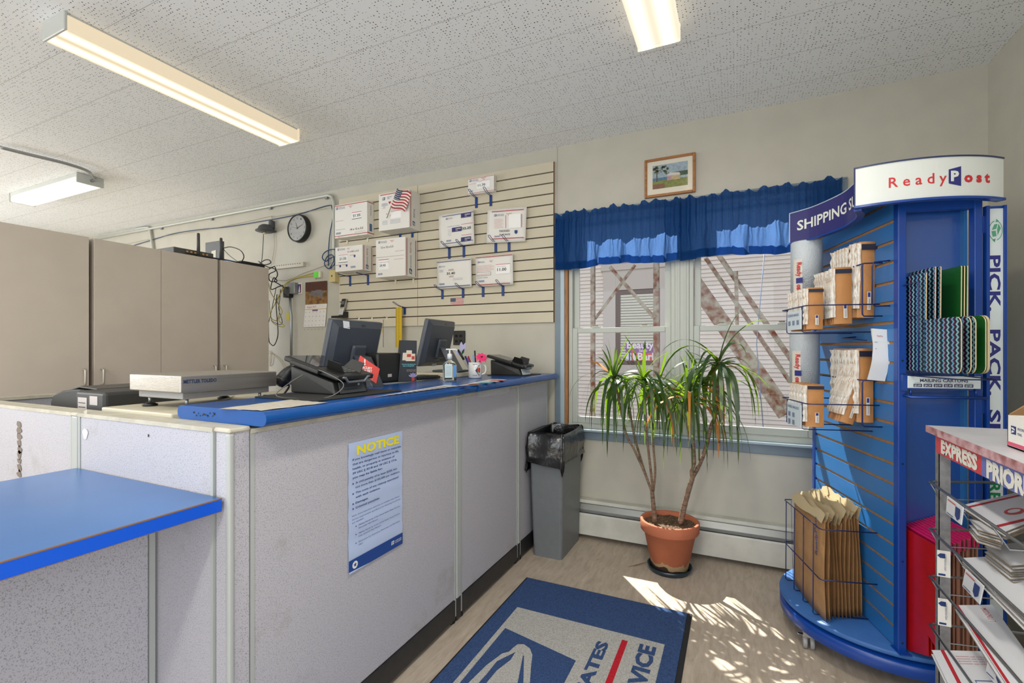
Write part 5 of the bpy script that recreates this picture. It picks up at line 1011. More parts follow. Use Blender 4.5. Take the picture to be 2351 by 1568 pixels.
def carton(label, d, s_back, s_end, z0, z1, mm, rnd_r=.02, lean=0, grp='flat mailing cartons on the display end'):
    """flat folded carton standing on edge in the end pocket, reaching towards the viewer"""
    t = thing('mailing_carton', label, 'carton', tuple(K(s_back, d, z0)), rz=KANG, group=grp); INV[t.name] = (Matrix.Translation(t.location) @ Matrix.Rotation(KANG, 4, 'Z')).inverted()
    w_ = s_back-s_end; h_ = z1-z0; pts = [(0, 0)]
    for k in range(5): a = -math.pi/2+math.pi/2*k/4; pts.append((w_-rnd_r+rnd_r*math.cos(a), rnd_r+rnd_r*math.sin(a)))
    for k in range(5): a = math.pi/2*k/4; pts.append((w_-rnd_r+rnd_r*math.cos(a)+lean, h_-rnd_r+rnd_r*math.sin(a)))
    pts.append((0, h_)); m = MB(); m.use(mm); f = [(-y, 0, z) for y, z in pts]; m.add(f, [tuple(range(len(f)))]); m.use(cardedge); g_ = [(-y, -.0035, z) for y, z in pts]; N_ = len(pts); m.add(f+g_, [(i, (i+1) % N_, N_+(i+1) % N_, N_+i) for i in range(N_)]); m.add(g_, [tuple(reversed(range(N_)))])
    build('carton_sheet', m, None, t, local=True)
def ks(px, d): return (KM.inverted() @ UP(px, 803, K(0, d, 0), KN)).x
z_lo, z_hi, z_tall = 1.203, 1.385, 1.55
for (pxr, d, mm, nm) in [(2206, -.03, zz_, 'front zigzag'), (2228, -.058, zz_, 'second zigzag'), (2239, -.074, zz_, 'third zigzag'), (2262, -.11, greenc, 'green faced'), (2267, -.119, greenc, 'second green'), (2270, -.128, greenc, 'rightmost green')]:
    carton(nm+' mailing carton in the lower row over the MAILING CARTONS sign', d, -.095, ks(pxr, d), z_lo, z_hi+.06*(-.03-d), mm, .024)
for (pxr, d, mm, nm) in [(2130, -.034, zz_, 'first tall zigzag'), (2155, -.062, zz_, 'second tall zigzag'), (2168, -.078, zz_, 'third tall zigzag'), (2213, -.14, greenc, 'tall green faced'), (2218, -.149, greenc, 'second tall green'), (2222, -.158, greenc, 'rightmost tall green')]:
    carton(nm+' mailing carton behind the lower row', d, .046, max(ks(pxr, d), -.092), z_lo+.002, z_tall+.02*(d < -.05), mm, .004, lean=.004)
t = thing('wire_pocket', 'blue wire pocket frame holding the zigzag cartons', 'wire basket', tuple(K(-.1, -.03, 1.2)), group='dark blue wire baskets'); m = MB(); zt, zb2 = 1.52, 1.19
m.tube([K(-.012, -.012, zt-.004), K(-.02, -.024, zt), K(-.075, -.024, zt+.002), K(-.075, -.024, zb2), K(-.02, -.024, zb2), K(-.012, -.012, zb2)], .0028, 6)
for f_ in (.36, .68): m.tube([K(-.0, -.024, zt+(zb2-zt)*f_), K(-.075, -.024, zt+(zb2-zt)*f_)], .0018, 6)
m.tube([K(-.02, -.024, zb2-.004), K(-.26, -.03, zb2-.004), K(-.26, -.14, zb2-.004), K(-.0, -.2, zb2-.004)], .0022, 6); build('wire_frame', m, kwire, t)
# MAILING CARTONS shelf sign
t = thing('shelf_sign', 'white MAILING CARTONS price strip with six navy price tabs', 'sign', tuple(K(-.02, -.15, 1.15))); s = -.03
a, b_ = UP(2084, 863, K(s, 0, 0), KS), UP(2252, 893, K(s, 0, 0), KS); la, lb = KM.inverted() @ a, KM.inverted() @ b_
m = MB(); kbox(m, s, s+.006, lb.y, la.y, lb.z, la.z); build('sign_insert', m, kw, t, bevel=.001)
m = MB(); kbox(m, s+.001, 0, la.y, la.y+.014, lb.z-.01, la.z+.004); kbox(m, s+.006, s+.012, lb.y+.02, la.y, lb.z-.006, la.z+.002); build('sign_holder', m, kblue, t)
m = MB(); w_ = la.y-lb.y; h_ = la.z-lb.z; m.use(mat('sign_dark_navy', (50, 52, 90), .4)).text('MAILING CARTONS', K(s-.0006, la.y-.17*w_, lb.z+.52*h_), Dn, Z, .26*h_, width=.66*w_, bold=.02)
for i, (pr, dm) in enumerate((('$3.09', '8x8x8'), ('$4.39', '10x7x5'), ('$4.99', '12x9x3'), ('$5.49', '12x10x8'), ('$6.09', '14x14x14'), ('$7.89', '17x12x10'))):
    dd = la.y-(.08+.14*i)*w_; m.use(mat('sign_dark_navy', (50, 52, 90), .4)).quad(K(s-.0006, dd, lb.z+.1*h_), K(s-.0006, dd-.118*w_, lb.z+.1*h_), K(s-.0006, dd-.118*w_, lb.z+.36*h_), K(s-.0006, dd, lb.z+.36*h_)); m.text(dm, K(s-.0006, dd-.02*w_, lb.z+.42*h_), Dn, Z, .06*h_, width=.08*w_)
    m.use(kw).text(pr, K(s-.0012, dd-.012*w_, lb.z+.15*h_), Dn, Z, .16*h_, width=.09*w_, bold=.02)
build('sign_print', m, None, t)
t = thing('towel_rod', 'blue round rod under the MAILING CARTONS strip', 'rod', tuple(K(-.03, -.15, 1.1))); m = MB(); zr = UP(2160, 912, K(-.03, 0, 0), KS).z; m.tube([K(-.002, -.014, zr+.004), K(-.036, -.02, zr), K(-.036, -.256, zr), K(-.002, -.25, zr)], .005, 8); build('rod', m, kblue, t)
for d in (-.03, -.235): m = MB(); m.tube([K(-.02, d, zr+.004), K(-.02, d, zr+.02), K(-.012, d, zr+.035)], .0035, 6); build('bracket', m, kblue, t)
# red flat cartons at the foot of the near end
redc = mat('glossy_red_carton', (172, 18, 26), .3, noise=.12, nscale=20); pinke = mat('magenta_wrapped_edge', (206, 30, 104), .25, spec=.8, bump=.6, bscale=60)
for i in range(12):
    d = -.034-.0105*i; se = -.165-.004*(i % 3)+.002*i; z0 = DK+.006; z1 = .615+.004*i
    t = thing('gift_carton', ('outermost glossy red flat carton standing on the turntable' if i == 0 else 'red flat carton with magenta top edge, %s sheet in the stack on the turntable' % (ORDS[i] if i < 10 else ('eleventh', 'last')[i-10])), 'carton', tuple(K(0, d, z0)), group='red flat cartons at the foot of the display')
    pts = [K(.046, d, z0), K(-.0, d, z0), K(-.105, d, z0+.045), K(-.105, d, z0+.12), K(se, d, z0+.09), K(se, d, z1), K(.046, d, z1)]; m = MB(); m.use(redc if i < 4 else mat('brown_card_back', (150, 104, 84), .6)).prism(pts, -KN*.004); build('carton_sheet', m, None, t)
    if i: m = MB(); a, b_ = pts[6], pts[5]; m.use(pinke).prism([a-Z*.035, b_-Z*.035, b_+Z*.004, a+Z*.004], -KN*.0075); build('wrapped_edge', m, None, t)
# ================================================================ WIRE FORMS RACK at the right edge
RZ = 1.04; c0 = U(2127, 975, z=RZ); RX = c0.x; RY1 = c0.y; rkx1 = 1.12
white_lam = mat('white_rack_top', (206, 206, 210), .4, noise=.08, nscale=12); pinkedge = mat('faded_pink_edge', (206, 168, 172), .55, rgb2=(150, 96, 96), nscale=26); rsteel = mat('rack_grey_steel', (138, 138, 140), .5, metal=.3, noise=.25, nscale=60); rwire = mat('rack_wire', (150, 154, 158), .3, metal=.9)
t = thing('forms_rack', 'grey wire rack of free mailing supplies with chipped white top', 'rack', (.85, 1.4, 0))
m = MB(); yb = U(2310, 981, z=RZ); m.prism([(RX, RY1, RZ-.022), (RX, .62, RZ-.022), (rkx1, .62, RZ-.022), (rkx1, RY1+.03, RZ-.022)], (0, 0, .0205)); build('rack_top', m, white_lam, t)
m = MB(); m.box(RX-.002, RX, .62, RY1, RZ-.022, RZ-.001); build('edge_band', m, pinkedge, t)
LX = U(2152, 1100, Y=RY1-.05).x
m = MB(); 
for (x, y) in ((LX, RY1-.06), (1.08, RY1-.03), (LX, .7), (1.08, .7)):
    q = MB(); q.box(x, x+.028, y-.002, y, .0, RZ-.022); q.box(x, x+.002, y-.002, y+.026, .0, RZ-.022); build('leg', q, rsteel, t)
# sign strip along the top edge
zsT, zsB = RZ-.024, U(2154, 1040, X=LX-.004).z
m = MB(); ysp = U(2256, 1095, X=LX-.004).y; xs = LX-.004
m.use(mat('express_red', (198, 62, 70), .45)).box(xs-.002, xs, ysp, RY1-.06, zsB, zsT); m.use(mat('priority_blue', (104, 112, 176), .45)).box(xs-.002, xs, .62, ysp, zsB, zsT); build('sign_strip', m, None, t)
m = MB(); m.use(mat('sign_cream', (226, 224, 212), .45)); yE0, yE1 = U(2163, 1030, X=xs).y, U(2247, 1060, X=xs).y; hh = zsT-zsB
m.text('EXPRESS', (xs-.0028, yE0, zsB+.16*hh), (0, -1, 0), Z, hh*.72, width=abs(yE1-yE0), bold=.06); build('lettering', m, None, t); m = MB(); m.use(MATS['sign_cream']).text('PRIORITY', (xs-.0028, U(2268, 1060, X=xs).y, zsB+.1*hh), (0, -1, 0), Z, hh*.78, width=.26, bold=.06); build('lettering', m, None, t)
# tilted baskets
lv = [U(2160, 1123, X=LX-.02).z, U(2162, 1239, X=LX-.02).z, U(2165, 1358, X=LX-.02).z, U(2168, 1480, X=LX-.02).z]
yk = RY1-.05
for i, z in enumerate(lv):
    x0 = LX-.02; q = MB(); q.tube([(1.06, yk, z+.05), (x0+.012, yk+.002, z), (x0, yk-.006, z-.001), (x0, .66, z-.001)], .0036, 8); k_ = 0
    q.tube([(1.06, yk, z+.0), (x0+.05, yk, z-.05), (x0+.03, yk, z-.06), (x0, yk-.006, z-.001)], .0022, 6)
    for yy in (1.72, 1.5, 1.28, 1.06, .84): q.tube([(x0, yy, z), (x0+.03, yy-.01, z-.055), (1.06, yy-.01, z-.01)], .0028, 6)
    build('wire_tray', q, rwire, t)
# tag holders and labels on the leg
def usps_shield(m, O, Ud, Vd, s_): m.use(navy).poly([O+Ud*(s_*x)+Vd*(s_*z) for x, z in ((-.8, 1), (.8, 1), (.8, -.3), (0, -1.1), (-.8, -.3))])
for i, (px0, py0, px1, py1) in enumerate([(2150, 1262, 2182, 1327), (2152, 1372, 2184, 1440)]):
    a = U(px0+1, py0, Y=yk-.014); b_ = U(px1, py1, Y=yk-.014); tt = thing('shelf_label', 'white postal shield label wrapped on the rack leg, %s of two' % ('upper' if i == 0 else 'lower'), 'label', tuple((a+b_)/2), group='postal labels on the rack leg')
    m = MB(); m.box(a.x, b_.x, yk-.015, yk-.014, b_.z, a.z); build('label_card', m, ppr, tt)
    m = MB(); yy = yk-.0156; O = Vector((a.x+.01, yy, a.z-.016)); usps_shield(m, O, Vector((0, 0, -1)), Vector((1, 0, 0)), .009); m.use(navy).text('UNITED STATES POSTAL SERVICE', (b_.x-.01, yy, b_.z+.02), Z, (-1, 0, 0), .005, width=.05); m.box(a.x+.003, b_.x-.012, yy-.0001, yy, b_.z+.004, b_.z+.01); build('label_print', m, None, tt)
for i, (pts, lb) in enumerate([([(2174, 1138), (2211, 1165), (2206, 1206), (2171, 1178)], 'small clear holder with postal card clipped to the top tray'), ([(2216, 1305), (2258, 1345), (2248, 1388), (2208, 1345)], 'clear card holder with blue shield clipped to the second tray'), ([(2268, 1502), (2310, 1540), (2300, 1590), (2262, 1545)], 'clear card holder clipped to the lowest tray in view')]):
    P4 = [U(x, y, X=LX-.026) for x, y in pts]; tt = thing('card_holder', lb, 'card holder', tuple(P4[0]), group='clear card holders on the rack'); m = MB(); m.use(mat('card_holder_white', (212, 216, 222), .25)).prism(P4, (.003, 0, 0)); build('holder', m, None, tt, bevel=.002)
    m = MB(); O = P4[0]; A = P4[1]-P4[0]; B_ = P4[3]-P4[0]; e = Vector((-.0012, 0, 0)); f_ = lambda a, b2: O+A*a+B_*b2+e
    m.use(redink).quad(f_(.1, .12), f_(.6, .12), f_(.6, .18), f_(.1, .18)); m.use(navy).poly([f_(.6, .2), f_(.88, .2), f_(.88, .7), f_(.74, .88), f_(.6, .7)]); m.quad(f_(.08, .86), f_(.5, .86), f_(.5, .9), f_(.08, .9)); build('card_print', m, None, tt)
# envelopes / flat boxes on the trays
card = mat('flat_box_white', (216, 218, 222), .4); kedge = mat('stack_edge', (150, 132, 108), .8, noise=.5, nscale=200, stretch=(1, 1, 30))
def stack(n_, label, pts, dz, name='flat_shipping_box', grp='', deco=None, th=.0022):
    """pts: 4 world corners of the top sheet; n_ sheets below it, each its own object"""
    for i in range(n_):
        off = Vector((.003*math.sin(i*2.3), .004*math.cos(i*1.7), -dz*i)); P4 = [Vector(p)+off for p in pts]; n_v = (P4[1]-P4[0]).cross(P4[3]-P4[0]).normalized()
        if n_v.z < 0: n_v = -n_v
        tt = thing(name, label % ('topmost' if i == 0 else ORDS[i]+' from the top'), 'flat box', tuple(P4[0]), group=grp); m = MB(); k = 14; A, B_, C_, D = P4
        m.use(card).add([tuple(p) for p in P4], [(0, 1, 2, 3)]); m.use(kedge); lo = [p-n_v*th for p in P4]; m.add([tuple(p) for p in P4+lo], [(i_, (i_+1) % 4, 4+(i_+1) % 4, 4+i_) for i_ in range(4)]); m.add([tuple(p) for p in lo], [(3, 2, 1, 0)]); build('folded_sheet', m, None, tt)
        if i == 0 and deco: m = MB(); deco(m, P4, n_v*.0008); build('sheet_print', m, None, tt)
def on(X0, Y0, X1, Y1, z0, rise, drop=0): return [Vector((X0, Y1, z0)), Vector((X1, Y1, z0+rise)), Vector((X1, Y0, z0+rise)), Vector((X0, Y0, z0))]
def deco1(m, P, n_):
    f_ = lambda a, b_: P[0]+(P[1]-P[0])*a+(P[3]-P[0])*b_+n_
    m.use(red); m.quad(f_(0, .09), f_(1, .09), f_(1, .14), f_(0, .14)); m.quad(f_(0, .8), f_(1, .8), f_(1, .86), f_(0, .86)); m.use(redink); c = f_(.45, .55); u = (P[1]-P[0]).normalized(); v = (P[3]-P[0]).normalized()
    m.poly([c+u*.03*math.cos(a)+v*.022*math.sin(a) for a in [i*.5 for i in range(13)]]); m.use(card).poly([c+n_+u*.02*math.cos(a)+v*.012*math.sin(a) for a in [i*.5 for i in range(13)]]); m.use(navy).text('UNITED STATES POSTAL SERVICE', f_(.95, .03), -u, v, .006, width=.1)
def deco2(m, P, n_):
    f_ = lambda a, b_: P[0]+(P[1]-P[0])*a+(P[3]-P[0])*b_+n_; u = (P[1]-P[0]).normalized(); v = (P[3]-P[0]).normalized()
    m.use(red); m.quad(f_(.02, 0), f_(.09, 0), f_(.09, 1), f_(.02, 1)); m.use(redink).text('PRIORITY', f_(.3, .72), -v, u, .03, width=.14, bold=.02); m.text('MAIL', f_(.45, .68), -v, u, .03, width=.07, bold=.02); m.text('VISIT US AT USPS.COM', f_(.62, .4), -v, u, .012, width=.14); m.use(navy).text('UNITED STATES', f_(.4, .97), -v, u, .016, width=.12)
def deco3(m, P, n_):
    f_ = lambda a, b_: P[0]+(P[1]-P[0])*a+(P[3]-P[0])*b_+n_; u = (P[1]-P[0]).normalized(); v = (P[3]-P[0]).normalized()
    m.use(red); m.quad(f_(.17, 0), f_(.24, 0), f_(.24, 1), f_(.17, 1)); m.use(redink)
    for i in range(4): m.text('domestic use only priority mail flat rate', f_(.4, .1+.035*i), u, -v, .006, width=.13)
    m.use(blueink); m.quad(f_(.5, .42), f_(.86, .42), f_(.86, .43), f_(.5, .43)); m.quad(f_(.5, .7), f_(.86, .7), f_(.86, .71), f_(.5, .71)); m.quad(f_(.5, .42), f_(.515, .42), f_(.515, .71), f_(.5, .71)); m.quad(f_(.845, .42), f_(.86, .42), f_(.86, .71), f_(.845, .71))
    for i in range(8): m.quad(f_(.57+.028*i, .48), f_(.583+.028*i, .48), f_(.583+.028*i, .64), f_(.57+.028*i, .64))
z = lv
stack(5, 'white flat rate box with red bands on the top tray, %s', [U(2213, 1160, z=z[0]-.03), U(2351, 1128, z=z[0]+.0), U(2440, 1170, z=z[0]-.0), U(2310, 1222, z=z[0]-.03)], .0045, grp='flat boxes on the top tray', deco=deco1)
stack(6, 'small white flat box in the notched pile under the top tray, %s', [U(2226, 1193, z=z[0]-.045), U(2290, 1205, z=z[0]-.045), U(2300, 1232, z=z[0]-.045), U(2245, 1216, z=z[0]-.045)], .006, grp='notched boxes under the top tray')
stack(8, 'white flat box in the thick pile behind the second tray, %s', [U(2262, 1255, z=z[1]+.04), U(2400, 1240, z=z[1]+.05), U(2470, 1290, z=z[1]+.05), U(2322, 1300, z=z[1]+.04)], .006, grp='thick pile behind the second tray')
stack(6, 'plain white flat box on the second tray, %s', [U(2210, 1282, z=z[1]-.01), U(2300, 1278, z=z[1]+.01), U(2480, 1420, z=z[1]+.01), U(2370, 1440, z=z[1]-.01)], .004, grp='flat boxes on the second tray')
stack(5, 'white Priority Mail box with red stripe on the third tray, %s', [U(2194, 1391, z=z[2]-.01), U(2280, 1390, z=z[2]+.01), U(2430, 1600, z=z[2]+.01), U(2330, 1600, z=z[2]-.01)], .004, grp='flat boxes on the third tray', deco=deco2)
stack(5, 'white box with barcode on the lowest tray, %s', [U(2140, 1494, z=z[3]-.01), U(2262, 1497, z=z[3]+.01), U(2390, 1680, z=z[3]+.01), U(2230, 1680, z=z[3]-.01)], .004, grp='flat boxes on the lowest tray', deco=deco3)
# open Priority Mail box on the top
t = thing('open_mail_box', 'open white Priority Mail box with raised flaps on the rack top', 'box', (1.0, 1.6, RZ))
A = U(2307, 968, z=RZ+.085); ya = U(2313, 1024, z=RZ).y; xa = U(2313, 1024, z=RZ).x; zt = RZ+.078
m = MB(); m.use(ppr); w_ = .22
w_ = .2; yl = ya-.3; m.box(xa, xa+w_, ya-.003, ya, RZ, zt).box(xa, xa+.003, yl, ya, RZ, zt).box(xa+w_-.003, xa+w_, yl, ya, RZ, zt).box(xa, xa+w_, yl, yl+.003, RZ, zt).box(xa, xa+w_, yl, ya, RZ, RZ+.003); build('carton', m, None, t)
m = MB(); m.use(kraft2).prism([(xa+.002, ya-.004, zt), (xa+w_-.01, ya-.004, zt), (xa+w_-.02, ya-.05, zt+.035), (xa+.02, ya-.05, zt+.035)], (0, 0, .003)); build('flap', m, None, t)
m = MB(); m.use(ppr).prism([(xa+w_, ya-.01, zt), (xa+w_, yl+.01, zt), (xa+w_+.02, yl+.01, zt+.06), (xa+w_+.02, ya-.01, zt+.06)], (0, 0, .003)); build('flap', m, None, t)
m = MB(); O = Vector((xa-.0006, ya-.018, RZ+.034)); Ub = Vector((0, -1, 0)); eagle(m, O, Ub, Z, .02, navy, ppr, sh=0); m.use(navy).text('PRIORITY', O+Ub*.03+Z*.012, Ub, Z, .007); m.text('MAIL', O+Ub*.03, Ub, Z, .007); m.use(mat('box_pink_band', (210, 84, 116), .5)).box(xa-.0006, xa, yl, ya, RZ+.004, RZ+.013); build('box_print', m, None, t)
# ================================================================ THINGS ON AND BEHIND THE COUNTER
CT = 1.1146
desk = mat('cream_desk_top', (206, 198, 174), .5, noise=.1, nscale=6)
t = thing('work_desk', 'cream work surface behind the counter panels', 'desk', (-2.2, 1.8, 0))
m = MB(); m.box(-2.95, -1.53, .87, 2.95, .965, .99); build('desk_top', m, desk, t, bevel=.003)
for y in (.9, 2.9): m = MB(); m.box(-2.9, -1.56, y-.015, y+.015, 0, .965); build('side_support', m, lam, t)
t = MB(); t.rbox(-1.96, -1.56, .868, 1.4, .991, 1.084, .004, 2); tag(build('scale_riser', t, desk), 'cream riser box under the bench scale', 'riser')
# bench scale
ss_ = mat('brushed_stainless', (186, 180, 172), .3, metal=.8, noise=.12, nscale=20, stretch=(1, .15, 8), bump=.1)
t = thing('bench_scale', 'stainless METTLER TOLEDO bench scale beside the counter end', 'scale', (-1.745, 1.09, 1.085))
m = MB(); m.rbox(-1.89, -1.6, .917, 1.268, 1.141, 1.197, .004, 3); build('weighing_plate', m, ss_, t)
m = MB(); m.box(-1.87, -1.62, .935, 1.25, 1.118, 1.141); build('lower_frame', m, mat('grey_cast_frame', (150, 148, 146), .6, metal=.3, bump=.3), t, bevel=.003)
for x in (-1.85, -1.64):
    for y in (.96, 1.225): m = MB(); m.use(steel).tube([(x, y, 1.096), (x, y, 1.12)], .005, 8); m.use(black).lathe([(.001, 1.085), (.022, 1.085), (.024, 1.09), (.01, 1.097), (.001, 1.098)], (x, y, 0), 16); build('leveling_foot', m, None, t)
m = MB(); ya, yb = U(421, 870, X=-1.6).y, U(497, 866, X=-1.6).y; m.use(mat('scale_navy_print', (40, 56, 84), .5)).text('METTLER TOLEDO', (-1.5993, ya, 1.172), (0, 1, 0), Z, .0115, width=yb-ya, bold=.04); build('lettering', m, None, t)
t = thing('cable', 'white cable lying on the desk under the bench scale', 'cable', (-1.7, 1.2, 1.085)); m = MB(); m.tube(smooth_path([(-1.9, 1.3, 1.088), (-1.8, 1.2, 1.088), (-1.72, 1.0, 1.088), (-1.6, .95, 1.088)], 4), .003, 6); build('cord', m, cream, t)
# label printers at left
bp_ = mat('charcoal_plastic', (50, 50, 48), .5, bump=.1, bscale=300)
t = thing('label_printer', 'boxy charcoal label printer with two white stickers on its front', 'printer', (-2.18, 1.05, .99))
m = MB(); m.rbox(-2.285, -2.08, .93, 1.2, .991, 1.124, .012, 3); build('printer_body', m, bp_, t)
m = MB(); y = .9292; S_ = mat('printer_sticker', (196, 186, 182), .5); m.use(S_).quad((-2.265, y, 1.02), (-2.20, y, 1.02), (-2.20, y, 1.1), (-2.265, y, 1.1)); m.quad((-2.18, y, 1.075), (-2.125, y, 1.075), (-2.125, y, 1.108), (-2.18, y, 1.108)); m.use(mat('warning_yellow', (216, 184, 30), .5)).quad((-2.15, y, 1.025), (-2.13, y, 1.025), (-2.13, y, 1.05), (-2.15, y, 1.05)); m.use(ink)
for i in range(4): m.quad((-2.26, y-.0004, 1.03+.016*i), (-2.21, y-.0004, 1.03+.016*i), (-2.21, y-.0004, 1.033+.016*i), (-2.26, y-.0004, 1.033+.016*i))
build('sticker', m, None, t)
t = thing('office_printer', 'low charcoal printer with a domed lid and round knob behind the panel', 'printer', (-2.55, 1.2, .99))
prof = [(-2.72, .991), (-2.72, 1.05), (-2.70, 1.08), (-2.62, 1.104), (-2.5, 1.115), (-2.38, 1.11), (-2.33, 1.09), (-2.33, .991)]
m = MB(); m.prism([(x, 1.02, z) for x, z in prof], (0, .36, 0)); build('printer_body', m, bp_, t, bevel=.006)
m = MB(); m.prism([(-2.69, 1.03, 1.082), (-2.5, 1.03, 1.12), (-2.36, 1.03, 1.115), (-2.36, 1.03, 1.121), (-2.5, 1.03, 1.127), (-2.69, 1.03, 1.088)], (0, .3, 0)); build('lid', m, mat('printer_lid', (66, 66, 62), .4), t, bevel=.002)
m = MB(); m.lathe([(.001, 0), (.02, 0), (.022, .006), (.022, .02), (.001, .022)], (-2.725, 1.06, 1.065), 20, axis='x'); m.v = [(x-.02, y, z) for x, y, z in m.v]; build('feed_knob', m, black, t)
# monitors
mb_ = mat('register_slate_plastic', (64, 69, 77), .33, spec=.6, bump=.06, bscale=500)
def monitor(label, loc, rz, lean=math.radians(14), tape=False):
    t = thing('register_monitor', label, 'monitor', loc, rz, group='slate touchscreen registers seen from behind'); I = Matrix.Identity(4); INV[t.name] = I
    hw, hh = .17, .145; Mx = Matrix.Translation((0, 0, .175)) @ Matrix.Rotation(lean, 4, 'Y')
    m = MB(); m.rbox(-.03, .0, -hw, hw, -hh, hh, .008, 3, Mx); 
    a = [(0, -hw+.006, -hh+.006), (0, hw-.006, -hh+.006), (0, hw-.006, hh-.006), (0, -hw+.006, hh-.006)]; b_ = [(.018, -hw+.03, -hh+.03), (.018, hw-.03, -hh+.03), (.018, hw-.03, hh-.03), (.018, -hw+.03, hh-.03)]
    m.add(a+b_, [(4, 5, 6, 7)]+[(i, (i+1) % 4, 4+(i+1) % 4, 4+i) for i in range(4)], Mx); build('back_shell', m, mb_, t, local=True, bevel=.004, seg=3)
    m = MB(); m.box(-.034, -.03, -hw+.012, hw-.012, -hh+.012, hh-.012, Mx); build('screen', m, mat('dark_screen', (12, 14, 18), .1), t, local=True)
    m = MB(); m.rbox(.016, .04, -.045, .045, -.09, .035, .012, 3, Mx); build('hinge_housing', m, mb_, t, local=True)
    m = MB(); m.text('NCR', Mx @ Vector((.0186, .0, hh-.022)), Mx.to_3x3() @ Vector((0, 1, 0)), Mx.to_3x3() @ Vector((0, 0, 1)), .009, width=.026, bold=.02); build('raised_logo', m, black, t, local=True)
    m = MB(); m.prism([(.03, -.04, .155), (.075, -.042, .145), (.165, -.055, .006), (.12, -.055, .006)], (0, .08, 0)); build('stand_arm', m, mb_, t, local=True, bevel=.004)
    m = MB(); m.rbox(-.0, .18, -.075, .075, .0, .012, .005, 2); build('stand_foot', m, mb_, t, local=True)
    if tape: m = MB(); m.use(mat('masking_tape', (214, 216, 220), .6)).quad(*[Mx @ Vector(p) for p in ((.009, -hw+.055, hh-.002), (.009, -hw+.095, hh-.004), (.0195, -hw+.096, hh-.036), (.0195, -hw+.056, hh-.033))]); build('tape_piece', m, None, t, local=True)
    else: m = MB(); m.use(mat('label_pale', (190, 206, 214), .4)).quad(*[Mx @ Vector(p) for p in ((.0022, -.03, -hh+.0), (.0022, .03, -hh+.0), (.019, .03, -hh+.045), (.019, -.03, -hh+.045))]); build('rear_label', m, None, t, local=True)
    return t
monitor('near slate register monitor with a piece of tape on its top edge', (-1.66, 1.74, CT-.014), 0, tape=True)
monitor('far slate register monitor behind the hand sanitizer', (-1.68, 2.48, CT+.03), math.radians(5))
t = MB(); t.rbox(-1.76, -1.5, 2.34, 2.6, CT, CT+.029, .005, 2); tag(build('monitor_riser', t, desk), 'cream riser under the far register monitor', 'riser')
t = MB(); t.box(-1.72, -1.531, 1.3, 2.33, 1.04, 1.099); tag(build('rear_shelf', t, blue), 'narrow blue shelf behind the long near countertop', 'shelf')
t = MB(); t.box(-2.05, -1.531, 2.333, 3.1, 1.0, 1.1135); tag(build('side_cabinet', t, desk), 'cream cabinet top behind the far countertop', 'cabinet')
# payment terminals
tb = mat('terminal_graphite', (34, 34, 33), .4, bump=.08, bscale=400); silv = mat('terminal_silver', (128, 132, 138), .3, metal=.6)
def terminal(label, loc, rz, braille=True):
    t = thing('payment_terminal', label, 'payment terminal', loc, rz, group='customer payment terminals'); INV[t.name] = Matrix.Identity(4)
    m = MB(); m.prism([(-.12, -.09, 0), (.125, -.095, 0), (.105, -.085, .048), (-.125, -.085, .112)], (0, .185, 0)); build('base_wedge', m, tb, t, local=True, bevel=.006, seg=3)
    Mx = Matrix.Translation((0, 0, .1)) @ Matrix.Rotation(math.radians(15), 4, 'Y')
    m = MB(); m.rbox(-.155, .15, -.1, .1, -.008, .014, .007, 3, Mx); build('keypad_slab', m, tb, t, local=True)
    m = MB(); m.box(-.145, .02, -.088, .088, .0142, .0155, Mx); build('touch_screen', m, mat('terminal_screen', (26, 30, 40), .04, spec=.8), t, local=True)
    m = MB(); m.rbox(-.1, .06, -.117, -.1, -.006, .012, .005, 2, Mx); build('stylus_holder', m, black, t, local=True)
    for sy in (-1, 1):
        m = MB(); y0 = sy*.045; m.add([tuple(Mx @ Vector(p)) for p in [(.03, y0, .013), (.125, y0, .013), (.115, y0+sy*.022, .052), (.05, y0+sy*.022, .052), (.03, y0-sy*.003, .013), (.125, y0-sy*.003, .013), (.115, y0+sy*.018, .053), (.05, y0+sy*.018, .053)]], [(0, 1, 2, 3), (7, 6, 5, 4), (0, 4, 5, 1), (1, 5, 6, 2), (2, 6, 7, 3), (3, 7, 4, 0)]); build('privacy_fin', m, tb, t, local=True)
    m = MB()
    for i in range(4):
        for j in range(3): x, y = .045+.02*i, -.022+.022*j; m.rbox(x-.007, x+.007, y-.008, y+.008, .014, .018, .002, 1, Mx)
    build('keypad', m, mat('key_grey', (90, 92, 92), .5), t, local=True)
    m = MB(); pts = [(.14, -.09, .006), (.15, -.06, .004), (.152, -.045, -.014), (.152, .045, -.014), (.15, .06, .004), (.14, .09, .006)]; m.tube([Mx @ Vector(p) for p in pts], .006, 8); build('card_slot_rim', m, silv, t, local=True)
    m = MB(); m.prism([(.128, -.07, .002), (.113, -.066, .045), (.113, .066, .045), (.128, .07, .002)], (.004, 0, .001)); q = build('front_plate', m, mat('front_plate_graphite', (60, 62, 66), .45) if braille else mat('front_plate_pale', (196, 204, 210), .4), t, local=True)
    if braille:
        m = MB(); m.use(mat('jack_ring', (206, 206, 206), .3, metal=.7)).lathe([(.0015, 0), (.005, 0), (.005, .002), (.0015, .002)], (.122, .035, .034), 14, axis='x'); build('audio_jack', m, None, q, local=True)
        m = MB(); m.use(tb)
        for i in range(2):
            for k in range(12): y = -.05+.006*k; z = .03-.012*i; m.box(.1295-.35*z*.1+.0, .1308, y-.001, y+.001, z-.001, z+.001)
        build('braille_dots', m, None, q, local=True)
    else: m = MB(); m.use(ink).text('insert card', (.1332, -.03, .022), (0, 1, 0), (-.3, 0, 1), .009, width=.06); build('plate_print', m, None, q, local=True)
    return t
